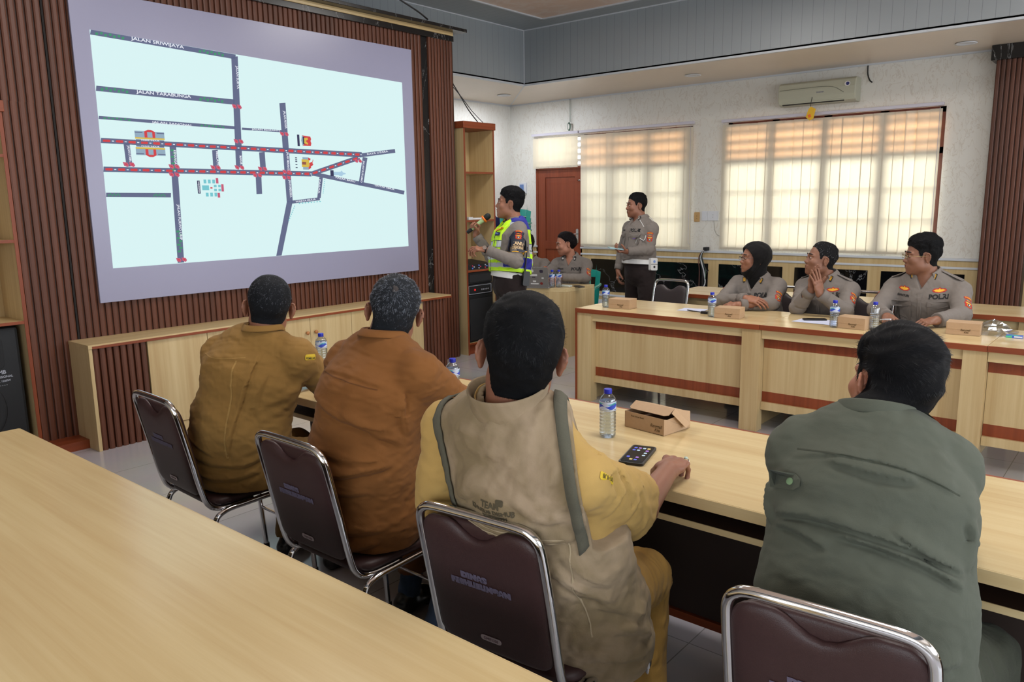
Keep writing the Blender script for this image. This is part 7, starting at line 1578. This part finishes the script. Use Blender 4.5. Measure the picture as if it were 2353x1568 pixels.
m = MB(); lz = 0.092
m.add([(-w/2, d_/2, h), (w/2, d_/2, h), (w/2+0.002, -0.02, lz), (-w/2+0.004, -0.02, lz), (-w/2+0.004, -0.055, lz-0.018), (-w/2+0.014, -0.062, lz-0.022), (w/2-0.014, -0.062, lz-0.022), (w/2+0.002, -0.055, lz-0.018)], [(0, 1, 2, 3), (3, 2, 7, 6, 5, 4)], 0)
m.add([(w/2+0.002, 0.075, h+0.004), (w/2+0.003, -0.02, lz), (w/2+0.008, -0.045, lz-0.012), (w/2+0.018, 0.030, 0.012), (w/2+0.010, 0.068, 0.020)], [(0, 1, 2, 3, 4)], 0)
o = m.build('lid', KR, root); md = o.modifiers.new('solid', 'SOLIDIFY'); md.thickness = 0.0012
m = MB(); box_lettering(root, tr(0.055, -d_/2-0.0008, 0.030) @ rot('X', PI/2), 1.0, True)
# ---- phones and paper
def phone(loc, rz, label, w=0.078, l=0.165, screen=True, z=0.009, col=(26,26,28)):
    root = thing('mobile_phone', loc, label, 'phone', None, rz); m = MB(); m.prism(round_rect(w, l, 0.012), 0, z, 0); m.build('phone_case', plain('phone_case_%d' % col[0], col, 0.4), root, bevel=0.0015)
    m = MB(); m.prism(round_rect(w-0.010, l-0.012, 0.009), z, z+0.0006, 0); sc_ = m.build('display', plain('phone_glass', (14,15,18), 0.06, spec=0.7), root)
    if screen:
        m = MB(); rr = random.Random(5)
        cols = [1, 2, 0, 3, 1, 0, 2, 0]
        k = 0
        for j, i in ((5, 0), (5, 1), (5, 2), (5, 3), (4, 0), (4, 1), (4, 3), (3, 3), (1, 0), (1, 2), (2, 3), (0, 1), (0, 2)):
            m.prism([(x+(-0.0225+0.015*i), y+(-0.062+0.0245*j)) for x, y in round_rect(0.0105, 0.0125, 0.003, 3)], z+0.0007, z+0.0009, cols[k % 8]); k += 1
        m.build('app_icons', [plain('icon_white', (40,44,50), 0.4, emit=(190,215,230), estr=0.9), plain('icon_blue', (20,30,60), 0.4, emit=(70,90,220), estr=0.9), plain('icon_violet', (30,20,50), 0.4, emit=(170,110,210), estr=0.9), plain('icon_gold', (50,40,20), 0.4, emit=(230,200,110), estr=0.9)], sc_)
    return root
phone((-1.293, 2.177, TZ), math.radians(16), 'black phone with lit app icons lying by the bare hand', 0.084, 0.19)
phone((-1.850, 5.47, TZ+0.001), math.radians(-60), 'black phone lying on a white sheet on the far desk', 0.074, 0.155, False)
phone((-4.62, 6.56, 0.7225), math.radians(60), 'dark phone at the right edge of the laptop table', 0.07, 0.15, False)
PAP = plain('white_paper', (196,202,226), 0.7)
def sheet(name, loc, rz, w, l, label, mat=PAP):
    m = MB(); n = 8; vs = [(-w/2+w*i/n, y, 0.0006+0.003*abs(math.sin(i*0.9))*(i/n)) for i in range(n+1) for y in (-l/2, l/2)]; m.add(vs, [(2*i, 2*i+2, 2*i+3, 2*i+1) for i in range(n)], 0, None, True)
    o = m.build(name, mat, None, loc); o.rotation_euler = (0, 0, rz); return tag(o, label, 'paper')
sheet('paper_sheet', (-2.775, 5.46, TZ), 0.1, 0.20, 0.16, 'small white paper left of the water bottle before the woman in the headscarf')
sheet('paper_sheet', (-1.80, 5.415, TZ), -0.1, 0.30, 0.21, 'white paper sheet lying under the black phone')
m = MB(); m.tube([(0, 0, 0.004), (0.05, -0.02, 0.004), (0.13, -0.05, 0.005)], [0.0035, 0.004, 0.0035], 8); tag(m.build('pen', PB[4], None, (-2.79, 5.40, TZ+0.002)), 'black pen lying across the small white paper', 'pen')
m = MB(); m.prism(round_rect(0.06, 0.035, 0.006), 0, 0.018); tag(m.build('card_reader', PB[4], None, (-2.61, 5.33, TZ), bevel=0.002), 'tiny black box left of the water bottle before the headscarf woman', 'gadget')
m = MB(); m.tube([(0, 0, 0), (0.05, -0.045, 0.012), (0.09, -0.08, 0.02)], [0.004, 0.005, 0.0045], 8); tag(m.build('pen', [plain('pen_white', (200,206,220), 0.3)], None, (-1.44, 5.52, 0.785)), 'white pen held in the right hand of the officer in glasses', 'pen')
# crumpled transparent bag and a small sachet
m = MB(); rr = random.Random(3); n = 14; vs = []
for j in range(8):
    for i in range(n):
        a = 2*PI*i/n; q = j/7; R = (0.085*(1-q)**0.7+0.006)*(1+0.35*math.sin(5*a+j*1.7)*rr.uniform(0.3, 1)); vs.append((R*math.cos(a)*1.25, R*math.sin(a)*0.75, 0.001+0.085*q**0.8+rr.uniform(0, 0.012)*(j > 0)))
m.add(vs, [(j*n+i, j*n+(i+1) % n, (j+1)*n+(i+1) % n, (j+1)*n+i) for j in range(7) for i in range(n)], 0)
tag(m.build('plastic_bag', clear_glass('crinkled_plastic', (232,236,240), 0.22), None, (-0.775, 5.50, TZ)), 'crumpled clear plastic bag on the far desk at the right', 'bag')
m = MB(); m.prism(round_rect(0.085, 0.045, 0.004), 0, 0.014, 0); m.prism([(-0.03, -0.015), (0.0, 0.018), (0.03, -0.01), (0.01, -0.02)], 0.014, 0.0145, 1); m.box(-0.042, -0.0235, 0.001, -0.01, -0.0225, 0.012, 1); m.box(0.0, -0.0235, 0.003, 0.042, -0.0225, 0.012, 2)
tag(m.build('snack_packet', [plain('packet_blue', (40,90,200), 0.35), plain('packet_green', (80,190,150), 0.35), plain('packet_white', (214,220,230), 0.35)], None, (-0.66, 5.45, TZ)), 'small blue snack packet right of the crumpled plastic bag', 'packet')
# ---- laptop
root = thing('laptop', (-4.975, 6.325, 0.7225), 'silver grey laptop with stickers on its open lid', 'laptop', None, math.radians(200))
SLV = plain('laptop_silver', (150,148,146), 0.35, 0.7); m = MB(); m.prism(round_rect(0.31, 0.21, 0.012), 0, 0.012); m.build('keyboard_base', SLV, root, bevel=0.001)
m = MB(); m.prism(round_rect(0.27, 0.09, 0.004), 0.012, 0.0126, 0, tr(0, 0.03, 0)); m.build('keys', PB[4], root)
ML = tr(0, 0.105, 0.012) @ rot('X', math.radians(-14))
m = MB(); m.prism([(x, y+0.108) for x, y in round_rect(0.31, 0.212, 0.012)], -0.003, 0.003, 0, ML @ rot('X', PI/2)); lid = m.build('lid', SLV, root, bevel=0.001)
m = MB(); m.prism([(x, y+0.108) for x, y in round_rect(0.29, 0.18, 0.004)], 0.003, 0.0036, 0, ML @ rot('X', PI/2)); m.build('display', plain('laptop_screen', (20,24,34), 0.2, emit=(120,140,180), estr=0.3), root)
m = MB(); MS = ML @ rot('X', PI/2) @ rot('Y', PI)
def st(x, y, w, h, mat, r=0.3): m.prism([(a+x, b_+y+0.108) for a, b_ in round_rect(w, h, min(w, h)*r, 3)], 0.0032, 0.0038, mat, MS)
st(0, 0.02, 0.075, 0.020, 0, 0.1); st(-0.012, 0.065, 0.028, 0.030, 0); st(0.085, 0.062, 0.036, 0.030, 1); st(0.0, -0.002, 0.035, 0.010, 1); st(0.095, -0.01, 0.024, 0.014, 0); st(0.078, -0.068, 0.030, 0.030, 2, 0.5); st(-0.075, -0.068, 0.030, 0.030, 2, 0.5); st(0.005, -0.045, 0.034, 0.016, 0, 0.2); st(0.005, -0.072, 0.085, 0.012, 0, 0.3); st(-0.115, -0.03, 0.026, 0.034, 3); st(-0.10, 0.045, 0.020, 0.022, 0)
m.build('lid_stickers', [plain('sticker_white', (206,206,206), 0.5), plain('sticker_dark', (48,40,60), 0.5), plain('sticker_red', (120,36,30), 0.5), plain('sticker_orange', (190,110,60), 0.5)], lid)
m = MB(); m.prism(round_rect(0.12, 0.06, 0.01), 0, 0.018); tag(m.build('tissue_pack', [plain('tissue_wrap', (190,196,190), 0.4)], None, (-4.74, 6.50, 0.7225), bevel=0.004), 'flat pale packet right of the two bottles on the laptop table', 'packet')
m = MB(); m.box(-0.12, -0.08, 0, 0.12, 0.08, 0.012); tag(m.build('notebook', [PAP], None, (-5.13, 6.46, 0.7225), bevel=0.001), 'white notebook behind the laptop lid', 'notebook')
m = MB(); m.prism(round_rect(0.075, 0.155, 0.010), -0.004, 0.004, 0, frame((0, 0, 0), (-0.8, 0.6, 0.1), (-0.45, -0.6, 0.12))); tag(m.build('mobile_phone', [plain('phone_pale_blue', (150,190,200), 0.3)], None, (-4.215, 6.615, 1.125), bevel=0.001), 'pale blue phone held out by the standing policeman', 'phone')
# ---- microphone in the presenter's hand
A, B_ = Vector((-4.700, 4.985, 1.335)), Vector((-4.535, 5.125, 1.500)); dd_ = (B_-A).normalized(); Mm = dd_.to_track_quat('Z', 'Y').to_matrix().to_4x4(); L_ = (B_-A).length
root = thing('microphone', tuple(A), 'white and green wireless microphone with an orange ring held by the speaking officer', 'microphone')
m = MB(); m.lathe([(0.0, 0), (0.015, 0.002), (0.0165, 0.03), (0.0170, 0.055)], 16, 0, Mm); m.lathe([(0.0170, 0.055), (0.0175, 0.16), (0.020, 0.185)], 16, 1, Mm); m.build('handle', [plain('mic_black', (26,28,30), 0.4), plain('mic_pale_green', (176,206,150), 0.35)], root)
m = MB(); m.lathe([(0.020, 0.180), (0.034, 0.186), (0.036, 0.192), (0.034, 0.198), (0.020, 0.200)], 8, 0, Mm); m.build('ring', plain('mic_orange', (240,120,30), 0.45), root)
m = MB(); m.lathe([(0.019, 0.195), (0.026, 0.212), (0.0275, 0.228), (0.024, 0.246), (0.012, 0.256), (0.0, 0.258)], 18, 0, Mm); m.build('grille', plain('mic_mesh', (40,46,46), 0.5, 0.4, bump=0.8, bscale=900), root)
# ---- finger ring
m = MB(); Mr = frame((0, 0, 0), (1, 0.1, 0), (0, 0.3, 1)); m.tube([Mr @ Vector((0.0098*math.cos(a*PI/8), 0.0098*math.sin(a*PI/8), 0)) for a in range(16)], 0.0016, 8, closed=True); rg = tag(m.build('finger_ring', CHR, None, (-1.072, 2.090, 0.806)), 'silver ring with a pale round stone on the bare hand', 'ring')
m = MB(); m.lathe([(0.0, 0.0155), (0.0045, 0.0145), (0.0065, 0.0115), (0.006, 0.009)], 14); m.build('stone', plain('pale_stone', (176,196,184), 0.12, spec=0.8), rg)
# ================================================================= ON THE WALLS
root = thing('air_conditioner', (-3.17, YB-0.095, 2.74), 'white wall air conditioner above the right window', 'air conditioner')
m = MB(); prof = [(0.095, 0.125), (-0.055, 0.125), (-0.085, 0.105), (-0.10, 0.03), (-0.10, -0.05), (-0.075, -0.105), (-0.02, -0.125), (0.095, -0.125)]
ACM = plain('ac_white', (178,178,160), 0.4); m.prism([(y, z) for y, z in prof], -0.42, 0.42, 0, Matrix(((0,0,1,0),(1,0,0,0),(0,1,0,0),(0,0,0,1)))); m.build('casing', ACM, root, bevel=0.008)
m = MB(); m.add([(-0.38, -0.062, -0.118), (0.30, -0.062, -0.118), (0.30, -0.084, -0.088), (-0.38, -0.084, -0.088)], [(0, 1, 2, 3)]); m.box(-0.38, -0.088, -0.092, 0.30, -0.080, -0.084, 1); m.box(-0.38, -0.075, -0.106, 0.38, -0.066, -0.100, 1); m.build('air_outlet', [plain('ac_slot', (40,38,34), 0.7), ACM], root)
m = MB(); m.tube(smooth_path([(-0.40, -0.101, 0.045), (-0.1, -0.101, 0.050), (0.10, -0.101, 0.048), (0.20, -0.101, 0.030), (0.27, -0.101, -0.01), (0.30, -0.101, -0.03)], 5), 0.003, 6); m.build('front_groove', plain('ac_groove', (130,130,116), 0.5), root)
m = MB(); m.prism([(0.030*math.cos(a*PI/10), 0.026*math.sin(a*PI/10)) for a in range(20)], 0, 0.004, 0, tr(0.335, -0.101, 0.055) @ rot('X', PI/2)); m.prism([(0.004+0.018*math.cos(a*PI/10), 0.017*math.sin(a*PI/10)) for a in range(20)], 0.004, 0.006, 1, tr(0.335, -0.101, 0.055) @ rot('X', PI/2)); m.build('round_badge', [PB[3], plain('ac_badge_blue', (50,54,110), 0.3)], root)
m = MB(); vs, fs = text_geo('inverter', 0.026, 0.0006); m.add(vs, fs, 0, tr(0.05, -0.1015, -0.005) @ rot('X', PI/2)); m.build('lettering', plain('ac_print', (120,120,136), 0.5), root, fix=False)
root = thing('hanging_tag', (-3.205, YB-0.22, 2.66), 'orange yellow paper tag hanging on a dark string from the air conditioner', 'tag')
m = MB(); m.tube([(0, 0.03, 0.03), (0, 0.0, -0.03), (-0.004, 0, -0.075)], 0.003, 6); m.build('string', PB[4], root)
m = MB(); m.prism([(0, 0), (0.055, -0.03), (0.035, -0.13), (-0.005, -0.15), (-0.05, -0.11), (-0.025, -0.03)], -0.003, 0.003, 0, tr(0, 0, -0.075) @ rot('X', PI/2)); m.prism([(-0.03, -0.09), (0.0, -0.08), (0.01, -0.11), (-0.015, -0.125)], 0.003, 0.005, 1, tr(0, 0, -0.075) @ rot('X', PI/2)); m.build('paper_tag', [plain('tag_amber', (224,176,30), 0.5), plain('tag_orange', (230,110,30), 0.5)], root)
def sock(x, z, w, h, mat, label, name='wall_socket', holes=True, cat='socket'):
    root = thing(name, (x, YB-0.012, z), label, cat); m = MB(); m.prism(round_rect(w, h, 0.008), 0, 0.012, 0, tr(0, 0.012, 0) @ rot('X', PI/2)); m.build('plate', mat, root, bevel=0.002)
    m = MB()
    if holes:
        m.prism([(0.004*math.cos(a*PI/4), 0.012+0.004*math.sin(a*PI/4)) for a in range(8)], 0.0, 0.0135, 0, tr(0, 0.012, 0) @ rot('X', PI/2)); m.prism([(0.004*math.cos(a*PI/4), -0.018+0.004*math.sin(a*PI/4)) for a in range(8)], 0.0, 0.0135, 0, tr(0, 0.012, 0) @ rot('X', PI/2)); m.build('socket_hole', PB[4], root)
    else: m.prism(round_rect(w*0.45, h*0.6, 0.004), 0, 0.015, 0, tr(0, 0.012, 0) @ rot('X', PI/2)); m.build('switch', mat, root, bevel=0.001)
sock(-4.650, 1.37, 0.075, 0.12, plain('beige_plate', (186,150,100), 0.45), 'beige wall plate right beside the left vertical blind'); sock(-4.545, 1.385, 0.075, 0.12, WHITE, 'white light switch between the beige plate and the socket', 'light_switch', False, 'switch'); sock(-4.43, 1.385, 0.15, 0.12, WHITE, 'white double socket with a thin wire running down from it')
m = MB(); m.tube(smooth_path([(0, 0, 0), (0.02, 0, -0.12), (0.06, 0, -0.18), (0.12, 0, -0.20), (0.14, 0, -0.30)], 5), 0.002, 6); tag(m.build('thin_wire', plain('wire_grey', (110,110,104), 0.6), None, (-4.42, YB-0.006, 1.325)), 'thin grey wire running down the wall beneath the double socket', 'wire')
root = thing('control_panel', (-7.49, YB-0.02, 1.79), 'small white wall panel with a blue window left of the brown door', 'control panel')
m = MB(); m.prism(round_rect(0.13, 0.16, 0.006), 0, 0.03, 0, tr(0, 0.02, 0) @ rot('X', PI/2)); m.build('panel_case', WHITE, root, bevel=0.002); m = MB(); m.prism(round_rect(0.075, 0.085, 0.003), 0.030, 0.032, 0, tr(-0.012, 0.02, 0.012) @ rot('X', PI/2)); m.build('panel_window', plain('panel_blue', (96,124,176), 0.3), root)
def cable(name, pts, r, mat, label, loc=(0, 0, 0), n=6):
    m = MB(); m.tube(smooth_path([tuple(Vector(p)-Vector(loc)) for p in pts], n), r, 6); return tag(m.build(name, mat, None, loc), label, 'cable')
CBK = plain('cable_black', (26,26,28), 0.5); CBG = plain('cable_green', (70,96,80), 0.6)
cable('power_cable', [(-2.69, YB-0.01, 3.0), (-2.685, YB-0.02, 2.90), (-2.66, YB-0.03, 2.83), (-2.63, YB-0.03, 2.80)], 0.007, CBK, 'short black cable poking from the ceiling edge right of the air conditioner')
root = thing('coiled_cable', (-6.63, YB-0.02, 2.65), 'green cable coil hanging above the door blind from the ceiling', 'cable')
for dx in (0.0, 0.02): m = MB(); m.tube(smooth_path([(dx, 0, 0.34), (dx*1.2, -0.01, 0.2), (dx*0.7, 0, 0.03)], 4), 0.0025, 6); m.build('wire', CBG, root)
for k in range(5): m = MB(); m.tube([((0.018+0.002*k)*math.cos(a*PI/8)+0.004*k-0.01, -0.01-0.003*k, (0.045+0.003*k)*math.sin(a*PI/8)-0.03) for a in range(16)], 0.0035, 6, closed=True); m.build('coil', CBG, root)
cable('hanging_cable', [(-5.70, 5.84, 2.83), (-5.66, 5.95, 2.66), (-5.62, 6.03, 2.52), (-5.60, 6.14, 2.41)], 0.006, CBK, 'left black cable hanging from the slatted wall on to the tall shelf')
cable('hanging_cable', [(-5.70, 5.84, 2.78), (-5.68, 5.98, 2.66), (-5.64, 6.10, 2.52), (-5.60, 6.22, 2.41)], 0.004, CBK, 'right thin black cable hanging from the slatted wall on to the tall shelf')
cable('power_cable', [(-5.55, 5.42, 3.29), (-5.5, 5.2, 3.34), (-5.6, 4.9, 3.47), (-5.9, 4.7, 3.60), (-6.1, 4.62, 3.645)], 0.008, CBK, 'black cable rising from the top of the slatted wall to the ceiling')
root = thing('cable_bundle', (-4.495, YB-0.09, 0.95), 'bundle of black, white and green cables plugged in above the wood panelling', 'cable')
for k, (dx, dz, mat, r) in enumerate(((-0.03, -0.62, CBK, 0.008), (-0.01, -0.5, WHITE, 0.008), (0.015, -0.55, CBG, 0.006), (-0.07, -0.6, plain('cable_brown', (110,70,60), 0.5), 0.005), (0.03, -0.3, CBK, 0.006), (-0.015, -0.66, CBK, 0.007))):
    m = MB(); m.tube(smooth_path([(0.012, 0.03, 0.03), (-0.02+dx*0.2, -0.01, -0.02), (-0.04+dx*0.5, 0, -0.10), (dx, 0.02, -0.25), (dx+0.02*math.sin(k*2), 0.03, dz*0.8), (dx-0.02, 0.03, dz)], 5), r, 6); m.build('cable_strand', mat, root)
m = MB(); m.box(-0.018, 0.0, 0.0, 0.028, 0.085, 0.045); m.build('plug', PB[4], root, bevel=0.003)
# ---- ceiling downlights
DLG = 'round recessed ceiling lights'
def downlight(x, y, label, on=False):
    root = thing('downlight', (x, y, ZS), label, 'ceiling light', None if on else DLG); m = MB(); m.lathe([(0.075, 0.0), (0.092, -0.004), (0.095, -0.010), (0.075, -0.010), (0.068, -0.004)], 28); m.build('trim_ring', WHITE, root)
    m = MB(); m.lathe([(0.0, -0.003), (0.072, -0.003)], 28); m.build('diffuser', plain('lit_diffuser', (240,240,240), 0.4, emit=(235,242,255), estr=9.0) if on else plain('unlit_diffuser', (214,206,196), 0.4), root)
downlight(-7.017, 8.225, 'glowing round recessed light in the low ceiling corner by the door', True); downlight(-4.402, 8.504, 'unlit round recessed light in the soffit between the two windows'); downlight(-1.659, 8.611, 'unlit round recessed light in the soffit near the right pillar')
for (x, y, l) in ((-6.9, 6.0, 'lit recessed light in the soffit above the tall shelf'),):
    pass
l = bpy.data.lights.new('downlight_lamp', 'AREA'); l.shape = 'DISK'; l.size = 0.14; l.energy = 22; l.color = (0.88, 0.93, 1.0); o = bpy.data.objects.new('downlight_lamp', l); COL.objects.link(o); o.location = (-7.017, 8.225, ZS-0.012)
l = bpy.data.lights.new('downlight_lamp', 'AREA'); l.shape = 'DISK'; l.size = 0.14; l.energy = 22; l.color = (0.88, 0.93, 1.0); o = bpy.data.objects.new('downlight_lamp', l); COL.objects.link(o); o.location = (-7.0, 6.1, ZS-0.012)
# big square ceiling fittings in the middle of the ceiling (above the frame)
for (x, y, l) in ((-3.6, 2.4, 'square ceiling lamp over the near desks, left'), (-3.6, 5.4, 'square ceiling lamp over the far desks, left'), (-0.6, 2.4, 'square ceiling lamp over the near desks, right'), (-0.6, 5.4, 'square ceiling lamp over the far desks, right')):
    root = thing('ceiling_lamp', (x, y, ZC-0.02), l, 'ceiling light'); m = MB()
    for a, b_, c_, d_2 in ((-0.5, -0.5, 0.5, -0.46), (-0.5, 0.46, 0.5, 0.5), (-0.5, -0.46, -0.46, 0.46), (0.46, -0.46, 0.5, 0.46)): m.box(a, b_, -0.05, c_, d_2, 0)
    m.build('lamp_frame', WHITE, root); m = MB(); m.box(-0.46, -0.46, -0.015, 0.46, 0.46, -0.008); m.build('diffuser', plain('lamp_diffuser', (230,230,226), 0.5, emit=(255,250,240), estr=1.2), root)
# ================================================================= IN THE SHELVES
SPK = plain('speaker_black', (18,20,24), 0.55, bump=0.15, bscale=300); SPG = plain('speaker_grille', (26,28,32), 0.6, bump=0.9, bscale=700); PRN = plain('white_print', (170,174,186), 0.5)
root = thing('loudspeaker', (-5.80, 1.35, 0.09), 'large black loudspeaker in the left shelf, partly cut by the picture edge', 'speaker')
m = MB(); m.box(-0.15, -0.38, 0, 0.14, 0.40, 0.76); m.build('cabinet', SPK, root, bevel=0.02)
m = MB(); m.prism(round_rect(0.50, 0.20, 0.03), 0, 0.006, 0, tr(0.141, 0.05, 0.60) @ rot('Z', PI/2) @ rot('X', PI/2)); m.box(0.142, -0.14, 0.54, 0.150, 0.24, 0.57, 1); m.build('horn', [SPG, SPK], root, bevel=0.003)
m = MB(); m.lathe([(0.0, 0.004), (0.10, 0.006), (0.205, 0.010), (0.225, 0.014), (0.232, 0.006), (0.235, 0.0)], 40, 0, tr(0.14, 0.05, 0.24) @ rot('Y', PI/2)); m.build('woofer', SPG, root)
m = MB()
for t, z, sz, y in (('BMB', 0.475, 0.034, 0.27), ('PROFESSIONAL', 0.445, 0.020, 0.27), ('MK 1200W', 0.418, 0.018, 0.28), ('- - - -', 0.392, 0.02, 0.28)): vs, fs = text_geo(t, sz, sz*0.02); m.add(vs, fs, 0, tr(0.1425, y, z) @ rot('Z', PI/2) @ rot('X', PI/2))
m.build('lettering', PRN, root, fix=False)
root = thing('loudspeaker', (-5.745, 6.118, 0.126), 'tall black loudspeaker in the lower part of the tall narrow shelf', 'speaker')
m = MB(); m.box(-0.15, -0.195, 0, 0.155, 0.195, 0.50); m.build('cabinet', SPK, root, bevel=0.006); m = MB(); m.box(0.155, -0.175, 0.02, 0.162, 0.175, 0.46); m.build('grille', SPG, root, bevel=0.003)
root = thing('amplifier', (-5.745, 6.118, 0.627), 'black amplifier with a red light on top of the tall loudspeaker', 'amplifier')
m = MB(); m.box(-0.15, -0.195, 0, 0.155, 0.195, 0.115); m.build('casing', SPK, root, bevel=0.004); m = MB(); m.box(0.155, -0.185, 0.012, 0.158, 0.17, 0.016, 0); m.box(0.155, -0.185, 0.098, 0.158, 0.17, 0.102, 0); m.box(0.155, -0.185, 0.012, 0.158, -0.181, 0.102, 0); m.box(0.155, 0.166, 0.012, 0.158, 0.17, 0.102, 0); vs, fs = text_geo('o o o o o', 0.03, 0.001); m.add(vs, fs, 0, tr(0.1565, 0.07, 0.055) @ rot('Z', PI/2) @ rot('X', PI/2)); m.build('front_panel', PRN, root, fix=False)
m = MB(); m.lathe([(0.0, 0.008), (0.010, 0.006), (0.012, 0.0)], 12, 0, tr(0.156, -0.09, 0.055) @ rot('Y', PI/2)); m.build('pilot_light', plain('pilot_red', (200,30,30), 0.4, emit=(220,40,30), estr=0.6), root)
root = thing('loudspeaker', (-5.745, 6.118, 0.745), 'low black speaker box above the amplifier', 'speaker'); m = MB(); m.box(-0.15, -0.195, 0, 0.15, 0.195, 0.125); m.build('cabinet', SPK, root, bevel=0.006); m = MB(); m.box(0.150, -0.17, 0.02, 0.156, 0.17, 0.105); m.build('grille', SPG, root, bevel=0.003)
root = thing('audio_mixer', (-5.745, 6.118, 0.896), 'black audio mixer with rows of blue and red knobs on the tall shelf', 'mixer')
m = MB(); m.add([(-0.15, -0.19, 0), (0.16, -0.19, 0), (0.16, 0.19, 0), (-0.15, 0.19, 0), (-0.15, -0.19, 0.085), (0.16, -0.19, 0.055), (0.16, 0.19, 0.055), (-0.15, 0.19, 0.085)], [(0, 1, 2, 3), (4, 7, 6, 5), (0, 4, 5, 1), (1, 5, 6, 2), (2, 6, 7, 3), (3, 7, 4, 0)]); m.build('casing', SPK, root)
for j in range(3):
    m = MB()
    for i in range(3): m.lathe([(0.008, 0.0), (0.008, 0.010), (0.0, 0.012)], 10, (i+j) % 3, tr(0.161, -0.13+j*0.10+(i % 2)*0.025, 0.016+i*0.013) @ rot('Y', PI/2))
    m.build('knob_group', [plain('knob_blue', (90,130,220), 0.4), PRN, plain('knob_red', (190,60,90), 0.4)], root)
m = MB(); m.box(-0.05, -0.03, 0, 0.05, 0.03, 0.03); tag(m.build('adapter_box', WHITE, None, (-5.63, 5.985, 1.4155), bevel=0.004), 'small white box on the shelf level with the microphone', 'box')
m = MB(); m.box(-0.10, -0.012, 0, 0.10, 0.012, 0.020); o = tag(m.build('remote_control', WHITE, None, (-5.63, 6.10, 1.4155), bevel=0.004), 'slim white remote lying beside the small white box', 'remote'); o.rotation_euler = (0, 0, 1.2)
m = MB(); m.box(-0.004, -0.10, 0, 0.004, 0.10, 0.30); o = tag(m.build('leaning_board', DARKW, None, (-5.88, 6.0, 0.983)), 'dark thin board leaning in the shelf behind the mixer', 'board'); o.rotation_euler = (0, -0.0, 0.1)
# stacked teal chairs with a navy cloth behind the presenter
base = teal_chair((-6.06, 7.12, 0), math.radians(200), 'teal plastic chair, lowest of the stack behind the tall shelf', 'stacked teal plastic chairs')
for i in range(1, 9):
    c_ = copy_tree(base); c_.location = (-6.06+0.004*i, 7.12-0.004*i, 0.085*i); c_['label'] = 'teal plastic chair %s the stack behind the tall shelf' % ('topmost of' if i == 8 else 'inside'); 
root = thing('navy_jacket', (-6.09, 6.86, 1.08), 'navy blue cloth hanging over the stacked teal chairs', 'cloth')
m = MB(); n = 12; m.add([(-0.16+0.32*i/n, -0.012*math.sin(i*1.9)-0.03*(1-j/6), 0.36-0.62*j/6+0.02*math.sin(i)) for i in range(n+1) for j in range(7)], [(7*i+j, 7*(i+1)+j, 7*(i+1)+j+1, 7*i+j+1) for i in range(n) for j in range(6)], 0, None, True); o = m.build('cloth', fabric('navy_cloth', (24,30,70)), root); md = o.modifiers.new('solid', 'SOLIDIFY'); md.thickness = 0.01
import time as _time
for _f in (man1, man2, man3, man4, presenter, laptop_woman, standing_officer, scarf_woman, hands_up_officer, glasses_officer, hidden_officer):
    _t = _time.time(); _f(); print('built', _f.__name__, round(_time.time()-_t, 1))
